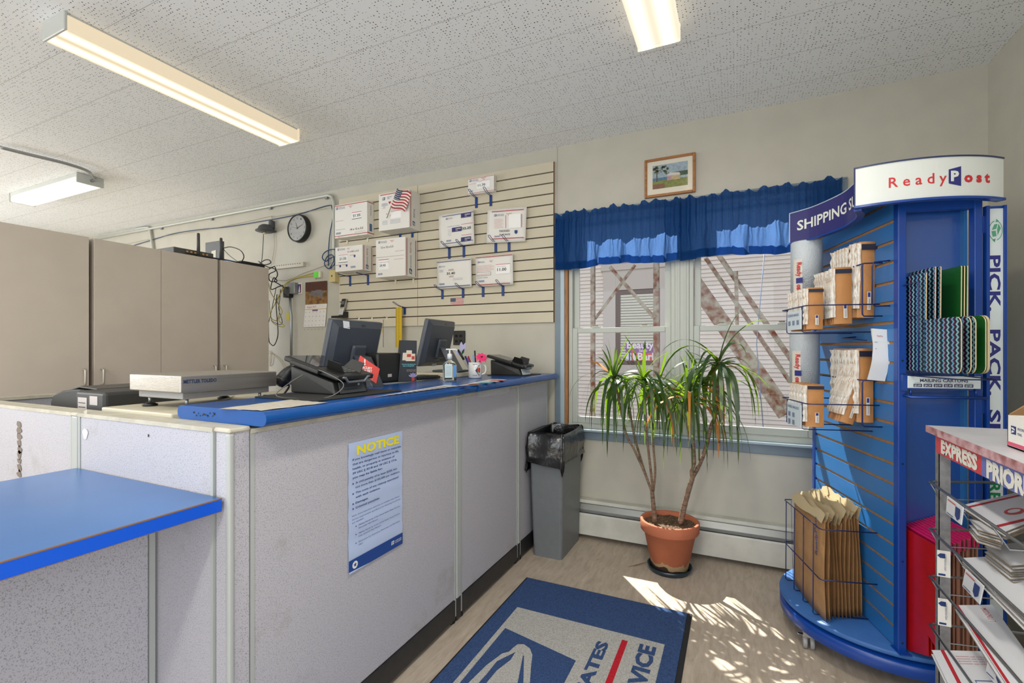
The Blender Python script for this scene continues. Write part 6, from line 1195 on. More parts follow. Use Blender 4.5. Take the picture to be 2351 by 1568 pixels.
terminal('large near payment terminal with glossy screen and headphone jack', (-1.395, 1.335, CT+.006), math.radians(0)).scale = (.92, .92, .9); terminal('far payment terminal with a pale front plate near the casing', (-1.33, 2.8, CT+.004), math.radians(0), False).scale = (.88, .88, .85)
meshm = mat('black_mesh_mat', (38, 38, 36), .85, bump=1.0, bscale=500)
t = MB(); t.rbox(-1.5, -1.2, 1.1, 1.52, CT, CT+.005, .002, 1); tag(build('grip_mat', t, meshm), 'black non slip mat under the near payment terminal', 'mat')
t = MB(); t.rbox(-1.44, -1.18, 2.68, 2.96, CT, CT+.0035, .0015, 1); tag(build('grip_mat', t, meshm), 'black non slip mat under the far payment terminal', 'mat')
t = thing('stylus_cord', 'thin grey cord looping from the near payment terminal onto the counter', 'cord', (-1.3, 1.2, CT)); m = MB(); m.tube(smooth_path([(-1.38, 1.24, 1.212), (-1.31, 1.232, 1.20), (-1.225, 1.235, 1.16), (-1.24, 1.18, CT+.006), (-1.33, 1.12, CT+.004), (-1.43, 1.13, CT+.01), (-1.45, 1.2, 1.16), (-1.43, 1.245, 1.19)], 6), .0016, 6); build('cord', m, mat('grey_cord', (110, 108, 104), .4), t)
# brochure tent
t = thing('brochure_stand', 'dark tapered card stand asking to vote for a stamp', 'display card', (-1.45, 2.1, CT))
xb_, yb_ = -1.45, 1.93; z1 = CT+.2
def bpt(a, b_, e=0): # front face between two sightings on a tilted plane
    pass
Pf = [U(915, 874, z=CT)+Vector((.12, -.16, 0))*0, U(957, 875, z=CT)]
o = Vector((-1.52, 2.0, CT)); udd = Vector((.55, .835, 0)).normalized(); A = UP(914, 874, o, (.835, -.55, 0)); B_ = UP(956, 874, o, (.835, -.55, 0)); A.z = B_.z = CT; C_ = UP(957, 782, o, (.835, -.55, 0)); D = UP(923, 781, o, (.835, -.55, 0)); dep = Vector((-.835, .55, 0))*.05
cardk = mat('dark_card', (52, 56, 62), .4)
m = MB(); m.use(cardk).add([tuple(p) for p in (A, B_, C_, D, A+dep, B_+dep+udd*.01, C_+dep*.9+udd*.01, D+dep*.9)], [(0, 1, 2, 3), (1, 5, 6, 2), (5, 4, 7, 6), (4, 0, 3, 7), (3, 2, 6, 7), (0, 4, 5, 1)]); build('card_body', m, None, t)
m = MB(); nn_ = Vector((.835, -.55, 0))*.0008; g_ = lambda a, b_: (A.lerp(B_, a)).lerp(D.lerp(C_, a), b_)+nn_
def gq(mm, a, b_, c_, d_, e=1): m.use(mm).add([tuple(g_(x, y)+nn_*e) for x, y in ((a, b_), (c_, b_), (c_, d_), (a, d_))], [(0, 1, 2, 3)])
st1 = mat('stamp_cream', (220, 206, 184), .5); st2 = mat('stamp_red', (186, 70, 60), .5); teal = mat('card_teal_text', (110, 196, 206), .5)
gq(st1, .12, .52, .42, .7); gq(st1, .62, .5, .9, .68); gq(st1, .33, .5, .68, .76, 2); gq(st2, .38, .6, .63, .67, 3); gq(st2, .68, .54, .86, .62, 2)
ud_ = (B_-A).normalized(); m.use(teal).text('Vote for the stamp you', g_(.12, .41), ud_, Z, .007, width=.8*(B_-A).length*.95, bold=.02); m.text('want to bring back!', g_(.18, .37), ud_, Z, .007, width=.62*(B_-A).length, bold=.02); m.use(st1).text('stamps forever', g_(.42, .28), ud_, Z, .004, width=.05); m.text('vote online today', g_(.42, .25), ud_, Z, .004, width=.05)
fp = g_(.8, .1); m.use(mat('card_lilac', (170, 160, 210), .5)); 
for k in range(5): a = math.radians(30+30*k); m.poly([fp+nn_, fp+nn_+ud_*.02*math.cos(a-.2)+Z*.02*math.sin(a-.2), fp+nn_+ud_*.028*math.cos(a)+Z*.028*math.sin(a), fp+nn_+ud_*.02*math.cos(a+.2)+Z*.02*math.sin(a+.2)])
gq(st2, .72, .02, .88, .11, 2); build('card_print', m, None, t)
# hand sanitizer
gel = bpy.data.materials.new('clear_gel_bottle'); gel.use_nodes = True; n, l, b = nodes(gel); b.inputs['Base Color'].default_value = (.92, .97, 1, 1); b.inputs['Roughness'].default_value = .05; b.inputs['Transmission Weight'].default_value = 1; b.inputs['IOR'].default_value = 1.3
t = thing('hand_sanitizer', 'clear pump bottle of hand sanitizer on the blue counter', 'bottle', (-1.385, 2.155, CT), math.radians(35)); INV[t.name] = Matrix.Identity(4)
m = MB(); m.sm = False; q = MB(); 
rings = [(.0, .034, .02), (.004, .037, .023), (.085, .037, .023), (.1, .03, .02), (.108, .014, .014), (.115, .013, .013)]; vs = []; NS = 20
for z, rx_, ry_ in rings:
    for k in range(NS): a = 2*math.pi*k/NS; c_, s_ = math.cos(a), math.sin(a); e_ = .45; vs.append((rx_*math.copysign(abs(c_)**e_, c_), ry_*math.copysign(abs(s_)**e_, s_), z+.0005))
m.sm = True; m.add(vs, [(i*NS+k, i*NS+(k+1) % NS, (i+1)*NS+(k+1) % NS, (i+1)*NS+k) for i in range(len(rings)-1) for k in range(NS)]+[tuple(range(NS)), tuple((len(rings)-1)*NS+k for k in range(NS))]); build('bottle_body', m, gel, t, local=True)
m = MB(); lb_ = mat('sanitizer_label', (196, 214, 212), .4); m.use(lb_).quad((-.026, -.0236, .015), (.012, -.0236, .015), (.012, -.0236, .09), (-.026, -.0236, .09)); m.use(ink).quad((-.026, -.024, .008), (.012, -.024, .008), (.012, -.024, .017), (-.026, -.024, .017)); m.use(blueink)
for i in range(9): m.quad((-.022, -.024, .03+.006*i), (.008, -.024, .03+.006*i), (.008, -.024, .0312+.006*i), (-.022, -.024, .0312+.006*i))
m.use(mat('sanitizer_blue', (70, 130, 190), .4)).quad((.018, -.0236, .02), (.034, -.0236, .02), (.034, -.0236, .085), (.018, -.0236, .085)); build('bottle_label', m, None, t, local=True)
m = MB(); m.use(mat('pump_white', (222, 226, 228), .3)).lathe([(.0, .115), (.013, .115), (.013, .14), (.009, .144), (.005, .146), (.004, .165), (.0, .165)], (0, 0, 0), 20); m.tube([(0, 0, .005), (0, 0, .13)], .0015, 6); m.rbox(-.02, .034, -.005, .005, .164, .171, .002, 2); m.tube([(.03, 0, .167), (.037, 0, .165), (.04, 0, .158)], .003, 8); build('pump', m, None, t, local=True)
# mug with pens
t = thing('pen_mug', 'white mug with a dark diamond emblem holding pens', 'mug', (-1.38, 2.42, CT)); mugm = mat('white_glazed_mug', (214, 214, 212), .2, spec=.6); MX, MY = -1.38, 2.42
m = MB(); m.lathe([(0, CT+.001), (.036, CT+.001), (.039, CT+.005), (.039, CT+.092), (.0365, CT+.093), (.0355, CT+.09), (.0355, CT+.01), (0, CT+.008)], (MX, MY, 0), 36); build('mug_body', m, mugm, t)
ca = Vector((MX, MY, 0)); tov = Vector((-MX, -MY, 0)).normalized(); rt = Vector((-tov.y, tov.x, 0))
m = MB(); m.tube(smooth_path([ca+rt*.036+Z*(CT+.075), ca+rt*.055+Z*(CT+.074), ca+rt*.062+Z*(CT+.055), ca+rt*.057+Z*(CT+.03), ca+rt*.037+Z*(CT+.02)], 5), .0055, 10); build('handle', m, mugm, t)
def mp_(a, z, e=.0006): an = math.atan2(tov.y, tov.x)+a/.039; return Vector((MX+(.039+e)*math.cos(an), MY+(.039+e)*math.sin(an), CT+z))
m = MB(); m.use(mat('mug_plum', (66, 40, 66), .4)).poly([mp_(.0, .045), mp_(.012, .03, .001), mp_(.024, .014), mp_(.036, .045, .0), mp_(.024, .078), mp_(.012, .061, .001)]); m.use(mat('mug_red', (206, 60, 40), .4)).poly([mp_(.024+.011*math.cos(a)*.8, .048+.016*math.sin(a), .0016) for a in [i*.7 for i in range(9)]]); m.use(mat('mug_leaf', (60, 120, 70), .4)).poly([mp_(.018, .036, .002), mp_(.024, .028, .002), mp_(.024, .045, .002)])
m.use(dark)
for zz in (.015, .078):
    for k in range(3): m.quad(mp_(-.012+.009*k, zz), mp_(-.008+.009*k, zz), mp_(-.008+.009*k, zz+.005), mp_(-.012+.009*k, zz+.005))
build('emblem', m, None, t)
def pen(label, off, top, r_, c, name='pen', cat='pen', cap=None):
    t_ = thing(name, label, cat, tuple(Vector((MX, MY, CT+.02))), group='pens in the white mug'); a = Vector((MX+off[0]*.5, MY+off[1]*.5, CT+.012)); b_ = U(top[0], top[1], Y=MY+off[1]); m = MB(); m.tube([a, b_], r_, 8); build('barrel', m, c, t_)
    if cap: m = MB(); m.tube([a.lerp(b_, .62), b_+(b_-a).normalized()*.002], r_*1.15, 8); build('cap', m, cap, t_)
pen('grey marker with a black cap leaning left in the mug', (-.015, -.01), (1052, 804), .006, mat('pen_grey', (150, 148, 146), .4), cap=black); pen('dark purple pen in the mug', (-.01, .01), (1068, 818), .006, mat('pen_purple', (50, 36, 110), .35)); pen('second purple pen in the mug, lying lower', (0, -.015), (1072, 822), .005, mat('pen_violet', (84, 60, 140), .35)); pen('red pen in the mug', (.0, .01), (1075, 818), .0045, mat('pen_red', (160, 30, 44), .35)); pen('pale blue pen in the mug', (.01, 0), (1086, 815), .0045, mat('pen_blue', (120, 160, 216), .35)); pen('black pen standing tallest in the mug', (.01, .015), (1090, 805), .0045, black)
t = thing('flower_pen', 'pink daisy flower pen sticking out of the mug', 'pen', (MX, MY, CT+.02)); a = Vector((MX, MY, CT+.02)); hp = U(1106, 820, Y=MY); m = MB(); m.tube([a, hp], .005, 8); build('barrel', m, mat('daisy_pen_barrel', (170, 50, 90), .4), t); m = MB(); m.use(mat('daisy_pink', (232, 44, 112), .6)); ax = Vector((.4, -.5, .55)).normalized(); e1 = ax.orthogonal().normalized(); e2 = ax.cross(e1)
for k in range(16): a_ = k*math.pi/8; d = (e1*math.cos(a_)+e2*math.sin(a_)); s_ = ax.cross(d)*.006; L_ = .036+.006*(k % 2); m.quad(hp+s_*.4, hp+d*L_*.6+s_+ax*.004, hp+d*L_-ax*.01, hp+d*L_*.6-s_+ax*.004)
build('petals', m, None, t); m = MB(); m.lathe([(0, 0), (.007, 0), (.006, .005), (0, .006)], tuple(hp+ax*.002), 12); build('flower_center', m, mat('daisy_center', (90, 16, 40), .6), t)
t = thing('flower_pen', 'pale lilac glass lily pen in the mug', 'pen', (MX, MY, CT+.02)); hp = U(1060, 815, Y=MY); m = MB(); m.tube([Vector((MX-.01, MY, CT+.02)), hp], .003, 8); build('barrel', m, greenc, t); m = MB(); lil = mat('lily_lilac', (186, 180, 214), .3)
for (tx, ty, w_) in ((1044, 806, .014), (1059, 784, .014), (1069, 786, .012), (1052, 812, .012)): tp = U(tx, ty, Y=MY-.01); d = tp-hp; s_ = d.cross(Vector((0, 1, 0))).normalized()*w_; m.use(lil).poly([hp, hp+d*.4+s_, hp+d*.8+s_*.7, tp, hp+d*.8-s_*.7, hp+d*.4-s_])
build('petals', m, None, t); m = MB(); tp = U(1066, 800, Y=MY-.015); d = tp-hp; s_ = d.cross(Vector((0, 1, 0))).normalized()*.008; m.use(greenc).poly([hp, hp+d*.5+s_, tp, hp+d*.5-s_]); build('leaf', m, None, t)
# mercury alert sign
o = Vector((-1.41, 1.70, 1.15)); nv = Vector((.75, -.66, 0)); pts = [UP(x, y, o, nv) for x, y in [(827, 815.8), (872, 846.6), (863.6, 880.8), (817.7, 844.4)]]; th_ = nv.normalized()*-.003
t = thing('warning_sign', 'red diamond MERCURY ALERT sign standing by the near monitor', 'sign', tuple(pts[2])); m = MB(); m.use(mat('alert_red', (222, 60, 44), .35)).prism(pts, th_); build('sign_board', m, None, t)
m = MB(); hz = Vector((.66, .75, 0)).normalized(); cc = (pts[0]+pts[1]+pts[2]+pts[3])/4+nv.normalized()*.0008; m.use(pricecard); up_ = (Z*1.0); q0 = UP(819, 846, o, nv)+nv.normalized()*.0008; q1 = UP(822, 858, o, nv)+nv.normalized()*.0008; sl = (UP(858, 846, o, nv)-UP(823, 842, o, nv)).normalized()
m.text('MERCURY', UP(823.5, 845, o, nv)+nv*.001, sl, Z, .0105, width=.058, bold=.03); m.text('ALERT', UP(835, 853, o, nv)+nv*.001, sl, Z, .0105, width=.036, bold=.03); m.text('!', UP(836, 837, o, nv)+nv*.001, sl, Z, .024, width=.006, bold=.08)
for i in range(6): m.text('not accepted in mail', UP(843, 857+3.2*i, o, nv)+nv*.001, sl, Z, .002, width=.024)
build('sign_lettering', m, None, t); m = MB(); a, b_ = UP(845, 870, o, nv), UP(866, 886, o, nv); m.use(bp_).prism([a+th_, a+th_+hz*.03, Vector((b_.x, b_.y, CT))+th_+hz*.03, Vector((b_.x, b_.y, CT))+th_-hz*.01], th_*6); build('easel_leg', m, None, t)
# receipt printer between the monitors, desk phone, scanner, keyboard
t = thing('receipt_printer', 'black receipt printer between the two register monitors', 'printer', (-1.66, 2.1, CT)); a = U(868, 880, X=-1.56); b_ = U(915, 880, X=-1.56); m = MB(); m.rbox(-1.71, -1.56, a.y, b_.y+.02, CT, CT+.15, .012, 3); build('printer_body', m, mat('printer_black', (34, 33, 31), .4), t); m = MB(); m.rbox(-1.7, -1.58, b_.y+.021, b_.y+.06, CT, CT+.13, .004, 2); build('side_cover', m, mat('smoke_cover', (96, 104, 120), .3), t); m = MB(); m.use(S_).quad((-1.5592, a.y+.07, CT+.03), (-1.5592, a.y+.1, CT+.03), (-1.5592, a.y+.1, CT+.045), (-1.5592, a.y+.07, CT+.045)); build('sticker', m, None, t)
t = thing('keyboard', 'dark keyboard lying behind the far register monitor foot', 'keyboard', (-1.62, 2.3, CT)); m = MB(); m.rbox(-1.7, -1.56, 2.12, 2.33, CT, CT+.014, .003, 1); build('key_deck', m, black, t); m = MB()
for i in range(4):
    for j in range(9): x, y = -1.69+.032*i, 2.13+.0215*j; m.box(x, x+.026, y, y+.018, CT+.014, CT+.018)
build('keys', m, tb, t)
t = thing('barcode_scanner', 'black handheld barcode scanner hanging at the left of the near terminal', 'scanner', (-1.75, 1.3, 1.1)); h0, h1, h2 = U(672, 842, Y=1.38), U(652, 868, Y=1.36), U(640, 885, Y=1.34); m = MB(); m.tube(smooth_path([h0, h1, h1.lerp(h2, .5), h2], 4), .02, 12, radii=[.012, .018, .024, .027, .028, .03, .032, .032, .03, .027, .024, .022, .018]); build('scanner_body', m, black, t); m = MB(); m.tube(smooth_path([h2, U(664, 885, Y=1.38), U(652, 905, Y=1.36), U(645, 918, Y=1.34)], 4), .004, 6); build('cord', m, black, t)
t = thing('scanner_stand', 'grey scanner head cradle behind the near terminal', 'scanner stand', tuple(U(694, 824, Y=1.6))); c_ = U(694, 830, Y=1.6); m = MB(); m.lathe([(0, .022), (.03, .018), (.05, .0), (.045, -.012), (0, -.014)], tuple(c_), 20); build('cradle', m, mat('cradle_grey', (120, 112, 112), .4), t); m = MB(); m.tube([c_-Z*.012, Vector((c_.x, c_.y, .99))], .012, 8); build('stem', m, black, t)
# papers on the counter
def sheet(label, pts, mm, z=CT+.0012, wr=.0012, name='paper_sheet', group='papers taped on the countertop'):
    P4 = [U(x, y, z=z) for x, y in pts]; N_ = 10; m = MB(); vs = []
    for j in range(N_+1):
        for i in range(N_+1): u, v = i/N_, j/N_; p = P4[0].lerp(P4[1], u).lerp(P4[3].lerp(P4[2], u), v); p.x = min(p.x, -1.135); vs.append((p.x, p.y, z+wr*abs(math.sin(i*1.9+j*2.3))))
    m.sm = True; m.use(mm).add(vs, [(j*(N_+1)+i, j*(N_+1)+i+1, (j+1)*(N_+1)+i+1, (j+1)*(N_+1)+i) for j in range(N_) for i in range(N_)]); tt = thing(name, label, 'paper', tuple(P4[0]), group=group); build('sheet', m, None, tt); return tt, P4
wrinkle = mat('wrinkled_clear_paper', (214, 206, 190), .3, noise=.12, nscale=40, bump=.8, bscale=50); sheet('wrinkled cream sheet taped at the near end of the countertop', [(500, 939), (600, 943), (752, 925), (668, 918)], wrinkle)
tt, P4 = sheet('long white notice strip along the counter edge, left of the joint', [(846, 914), (900, 918), (1092, 888), (1020, 884)], mat('notice_white', (216, 214, 212), .3), wr=.0004)
m = MB(); m.use(ink)
for i in range(14): a = P4[0].lerp(P4[3], .05+.065*i).lerp(P4[1].lerp(P4[2], .05+.065*i), .15); b_ = P4[0].lerp(P4[3], .05+.065*i).lerp(P4[1].lerp(P4[2], .05+.065*i), .8); d = (P4[3]-P4[0]).normalized()*.008; m.quad(a+Z*.001, b_+Z*.001, b_+d+Z*.001, a+d+Z*.001)
build('print', m, None, tt)
tt, P4 = sheet('long coloured notice strip along the counter edge, right of the joint', [(1030, 890), (1094, 886), (1180, 872), (1130, 870)], mat('notice_white', (216, 214, 212), .3), wr=.0004)
m = MB()
for i in range(5): q = .1+.17*i; a, b_ = P4[0].lerp(P4[3], q), P4[1].lerp(P4[2], q); c_, d = P4[1].lerp(P4[2], q+.1), P4[0].lerp(P4[3], q+.1); m.use([st2, greenc, teal, st1, redink][i]).quad(a.lerp(b_, .2)+Z*.001, a.lerp(b_, .8)+Z*.001, d.lerp(c_, .8)+Z*.001, d.lerp(c_, .2)+Z*.001)
build('print', m, None, tt)
# ================================================================ POTTED DRACAENA
terra = mat('terracotta', (186, 108, 76), .75, noise=.12, nscale=9, bump=.15); n, l, b = nodes(terra)
tc = n.new('ShaderNodeTexCoord'); sp = n.new('ShaderNodeSeparateXYZ'); l.new(tc.outputs['Object'], sp.inputs[0]); nz = n.new('ShaderNodeTexNoise'); nz.inputs['Scale'].default_value = 14; l.new(tc.outputs['Object'], nz.inputs[0])
hgt = math_n(n, l, 'ADD', sp.outputs[2], math_n(n, l, 'MULTIPLY', math_n(n, l, 'SUBTRACT', nz.outputs['Fac'], .5), .11)); low = math_n(n, l, 'LESS_THAN', hgt, .062)
old = b.inputs['Base Color'].links[0].from_socket; mx = n.new('ShaderNodeMix'); mx.data_type = 'RGBA'; l.new(low, mx.inputs[0]); l.new(old, mx.inputs[6]); mx.inputs[7].default_value = lin((186, 158, 120))+(1,)
mx3 = n.new('ShaderNodeMix'); mx3.data_type = 'RGBA'; l.new(math_n(n, l, 'LESS_THAN', hgt, .034), mx3.inputs[0]); l.new(mx.outputs[2], mx3.inputs[6]); mx3.inputs[7].default_value = lin((70, 50, 42))+(1,); l.new(mx3.outputs[2], b.inputs['Base Color'])
PC = Vector((-.350, 2.895, 0)); RH = .292; RR = .163
t = thing('plant_saucer', 'dark teal glazed saucer under the terracotta pot', 'saucer', (PC.x, PC.y, 0)); m = MB(); m.lathe([(0, .001), (.112, .001), (.126, .03), (.12, .031), (.108, .009), (0, .008)], tuple(PC), 40); build('saucer_dish', m, mat('teal_glaze', (26, 46, 56), .25, spec=.7), t)
pt_ = thing('potted_plant', 'tall dragon tree plant in a worn terracotta pot under the window', 'plant', (PC.x, PC.y, .009))
m = MB(); m.lathe([(0, .0095), (.095, .0095), (.1, .014), (RR-.018, RH-.062), (RR-.004, RH-.062), (RR, RH-.056), (RR+.002, RH-.004), (RR-.002, RH), (RR-.012, RH), (RR-.018, RH-.012), (RR-.02, RH-.04), (0, RH-.04)], tuple(PC), 48); build('pot', m, terra, pt_)
soil = mat('potting_soil', (66, 48, 36), .95, noise=.6, nscale=90, bump=1.5, bscale=120, rgb2=(130, 104, 78)); rnd = random.Random(8); m = MB(); R_ = RR-.02; vs = [(PC.x, PC.y, RH-.022)]; NR, NS = 7, 26
for i in range(1, NR+1):
    for k in range(NS): a = 2*math.pi*k/NS; r_ = R_*i/NR; vs.append((PC.x+r_*math.cos(a), PC.y+r_*math.sin(a), RH-.026+rnd.uniform(-.004, .006)))
fs = [(0, 1+k, 1+(k+1) % NS) for k in range(NS)]+[(1+(i-1)*NS+k, 1+i*NS+k, 1+i*NS+(k+1) % NS, 1+(i-1)*NS+(k+1) % NS) for i in range(1, NR) for k in range(NS)]; m.add(vs, fs); build('soil', m, soil, pt_)
bark = mat('dracaena_bark', (136, 112, 92), .8, rgb2=(92, 72, 58), nscale=30, stretch=(1, 1, 4), bump=.6, bscale=90)
def stem(pts, r0, r1):
    P = smooth_path([U(x, y, Y=yy) for x, y, yy in pts], 6); m = MB(); N_ = len(P); m.tube(P, r0, 10, radii=[(r0+(r1-r0)*i/(N_-1))*(1+.06*(i % 2)) for i in range(N_)]); build('stem', m, bark, pt_)
yb = PC.y
stem([(1504, 1198, yb-.04), (1500, 1160, yb-.04), (1497, 1128, yb-.03)], .0135, .011)
stem([(1497, 1130, yb-.03), (1480, 1085, yb-.02), (1455, 1030, yb), (1436, 990, yb+.02), (1410, 862, yb+.02)], .007, .006)
stem([(1497, 1128, yb-.03), (1484, 1095, yb), (1467, 1040, yb+.03), (1454, 990, yb+.04), (1440, 900, yb+.05)], .007, .006)
stem([(1499, 1126, yb-.03), (1494, 1080, yb-.05), (1486, 1010, yb-.06), (1483, 960, yb-.06), (1478, 868, yb-.06)], .007, .006)
stem([(1500, 1128, yb-.03), (1504, 1080, yb), (1500, 1020, yb+.04), (1500, 950, yb+.05), (1512, 885, yb+.06)], .0065, .006)
stem([(1562, 1202, yb-.01), (1574, 1150, yb-.02), (1590, 1095, yb-.02)], .016, .013)
stem([(1590, 1100, yb-.02), (1588, 1080, yb-.03), (1594, 1060, yb-.04), (1590, 1000, yb-.05), (1582, 905, yb-.06)], .011, .008)
stem([(1590, 1096, yb-.02), (1604, 1070, yb), (1620, 1030, yb+.02), (1632, 980, yb+.02), (1645, 940, yb+.01), (1650, 828, yb)], .0115, .009)
leafm = bpy.data.materials.new('dracaena_leaf'); leafm.use_nodes = True; n, l, b = nodes(leafm); b.inputs['Base Color'].default_value = lin((24, 52, 34))+(1,); b.inputs['Roughness'].default_value = .32; b.inputs['Specular IOR Level'].default_value = .6
tl = n.new('ShaderNodeBsdfTranslucent'); tl.inputs[0].default_value = lin((160, 204, 36))+(1,); ms = n.new('ShaderNodeMixShader'); ms.inputs[0].default_value = .32; l.new(b.outputs[0], ms.inputs[1]); l.new(tl.outputs[0], ms.inputs[2]); l.new(ms.outputs[0], n['Material Output'].inputs[0])
dry = mat('dry_orange_leaf', (196, 124, 52), .6)
def crown(px, py, Y, n_, seed, L0=.40, spread=1.0, up_frac=.2):
    rnd = random.Random(seed); c = U(px, py, Y=Y); m = MB(); dm = MB(); m.sm = dm.sm = True
    for i in range(n_):
        a = i*2.39996+rnd.uniform(-.3, .3); upk = rnd.random() < .12; L = (L0*.7 if upk else L0*1.12)*rnd.uniform(.75, 1.15); el = math.radians(rnd.uniform(62, 85) if upk else rnd.uniform(5, 55)); hd = Vector((math.cos(a), math.sin(a), 0)); reach = (.10+.13*rnd.random())*spread; p = c-Z*(.06*rnd.random()); pts = []; N_ = 11
        d = hd*math.cos(el)+Z*math.sin(el); g_ = rnd.uniform(.05, .16) if upk else (rnd.uniform(.16, .3) if rnd.random() < .2 else rnd.uniform(.32, .85)); q = p.copy(); st = L/N_; col_ = q
        for k in range(N_+1):
            pts.append(q.copy()); d = (d-Z*g_*(.45+.9*k/N_)); d.normalize()
            q = q+d*st; q.y = min(q.y, W-.012)
        wd = .0102*rnd.uniform(.75, 1.15); tgt = dm if (rnd.random() < .05 and not upk) else m; tw = rnd.uniform(-.6, .6); vs = []
        for k, q in enumerate(pts):
            tt_ = (pts[min(k+1, N_)]-pts[max(k-1, 0)]).normalized(); s_ = tt_.cross(Z); s_ = (s_.normalized() if s_.length > .05 else Vector((-hd.y, hd.x, 0))); s_ = (s_*math.cos(tw)+s_.cross(tt_)*math.sin(tw)); u = k/N_; w_ = wd*(.75+.5*u if u < .35 else .925*max(0, (1-u)/.65)**.6); vs += [tuple(q-s_*w_), tuple(q+s_*w_)]
        tgt.add(vs, [(2*k, 2*k+1, 2*k+3, 2*k+2) for k in range(N_)])
    o = build('leaf_crown', m, leafm, pt_)
    if dm.v: build('dry_leaves', dm, dry, o)
crown(1410, 862, yb+.02, 40, 11, .40); crown(1478, 866, yb-.06, 44, 12, .43); crown(1512, 888, yb+.06, 28, 13, .36); crown(1582, 906, yb-.06, 46, 14, .42); crown(1650, 826, yb, 46, 15, .48, 1.1); crown(1612, 868, yb+.08, 22, 16, .36)
t = MB(); P = [U(1440, 1301, z=.004), U(1465, 1296, z=.006), U(1482, 1291, z=.012), U(1489, 1283, z=.02)]; vs = []
for i, q in enumerate(P): w_ = (.001, .006, .005, .003)[i]; vs += [tuple(q+Vector((0, w_, 0))), tuple(q-Vector((0, w_, 0)))]
t.add(vs, [(0, 1, 3, 2), (2, 3, 5, 4), (4, 5, 7, 6)]); tag(build('fallen_leaf', t, mat('fallen_leaf_brown', (122, 78, 50), .6)), 'dry brown leaf fallen on the floor beside the saucer', 'leaf')
# ================================================================ CLOCK, CALENDAR, CABLES AND NETWORK CLUTTER
WY = W-.001
c_ = U(686, 524.5, Y=W-.03); cx_, cz_ = c_.x, c_.z; R_ = .128
t = thing('wall_clock', 'round wall clock with black rim and white face', 'clock', (cx_, W, cz_))
m = MB(); m.lathe([(0, W-.002), (R_, W-.002), (R_+.003, W-.01), (R_, W-.05), (R_-.006, W-.056), (R_-.012, W-.054), (R_-.012, W-.045), (0, W-.044)], (cx_, 0, cz_), 48, axis='y'); build('rim', m, black, t)
m = MB(); m.lathe([(0, W-.0452), (R_-.011, W-.0452)], (cx_, 0, cz_), 48, axis='y'); fc = build('face', m, mat('clock_face', (222, 222, 220), .5), t)
m = MB()
for k in range(1, 13): a = math.radians(90-30*k); r_ = R_*.72; s_ = str(k); wd = .011 if k < 10 else .019; m.text(s_, (cx_+r_*math.cos(a)-wd/2, W-.0458, cz_+r_*math.sin(a)-.009), (1, 0, 0), Z, .019, width=wd)
build('numerals', m, ink, fc)
for nm, ang, L_, w_, mm in (('hour_hand', 112, .06, .003, black), ('minute_hand', 22, .075, .0026, black), ('second_hand', 168, .09, .0012, red)):
    a = math.radians(ang); d = Vector((math.cos(a), 0, math.sin(a))); s_ = Vector((-d.z, 0, d.x))*w_; o = Vector((cx_, W-.047, cz_)); m = MB(); m.quad(o-s_-d*.012, o+s_-d*.012, o+s_*.5+d*L_, o-s_*.5+d*L_); build(nm, m, mm, t)
m = MB(); m.lathe([(0, W-.0535), (R_-.012, W-.0535)], (cx_, 0, cz_), 40, axis='y'); build('glass', m, MATS['picture_glass'], t)
# calendar
a, b_, c_, d_ = [U(x, y, Y=W-.006) for x, y in [(701.6, 648.6), (751.2, 644.5), (701.6, 699.8), (750.5, 697)]]
t = thing('wall_calendar', 'August wall calendar with a rhinoceros photograph', 'calendar', tuple((a+c_)/2)); x0, x1, z1, z0 = a.x, b_.x, (a.z+b_.z)/2, (c_.z+d_.z)/2; y = W-.008
m = MB(); m.use(mat('cal_savanna', (150, 112, 62), .6, rgb2=(96, 64, 36), nscale=22)).quad((x0, y, z0), (x1, y, z0), (x1, y, z1), (x0, y, z1)); h_ = z1-z0; w_ = x1-x0
m.use(mat('cal_dusk', (92, 52, 36), .6, rgb2=(60, 34, 26), nscale=40, stretch=(6, 1, 1))).quad((x0, y-.0004, z0+.58*h_), (x1, y-.0004, z0+.58*h_), (x1, y-.0004, z1), (x0, y-.0004, z1))
rh = mat('cal_rhino', (118, 112, 112), .6, noise=.2, nscale=40); P = lambda u, v: (x0+u*w_, y-.0008, z0+v*h_)
m.use(rh).poly([P(.18, .38), P(.24, .36), P(.3, .42), P(.42, .4), (P(.44, .24)), P(.5, .24), P(.5, .36), P(.62, .36), P(.7, .25), P(.76, .25), P(.8, .4), P(.84, .5), P(.8, .6), P(.6, .64), P(.4, .6), P(.3, .62), P(.26, .56), P(.2, .48), P(.16, .52)]); build('photo_page', m, None, t)
zb_ = U(700, 751, Y=W-.006).z; m = MB(); m.use(mat('cal_paper', (226, 222, 216), .5)).add([(x0-.02, W-.012, zb_), (x1-.02, W-.012, zb_), (x1, y, z0), (x0, y, z0)], [(0, 1, 2, 3)]); m.use(st2).text('August 2025', (x0+.02, y-.0008, z0-.03), (1, 0, 0), Z, .016, width=.12); m.use(mat('cal_gold', (200, 164, 60), .5)).quad((x0, y-.001, z0-.048), (x1-.004, y-.001, z0-.048), (x1-.004, y-.001, z0-.043), (x0, y-.001, z0-.043))
m.use(mat('cal_plum', (110, 70, 110), .5)).quad((x0+.09, y-.0012, z0-.085), (x0+.16, y-.0012, z0-.085), (x0+.16, y-.0012, z0-.05), (x0+.09, y-.0012, z0-.05)); m.use(ink)
for i in range(5):
    for j in range(6): xx = x0+.01+.045*j-.004*i; zz = z0-.075-.04*i; m.quad((xx, W-.0125, zz), (xx+.005, W-.0125, zz), (xx+.005, W-.0125, zz+.006), (xx, W-.0125, zz+.006))
build('month_page', m, None, t)
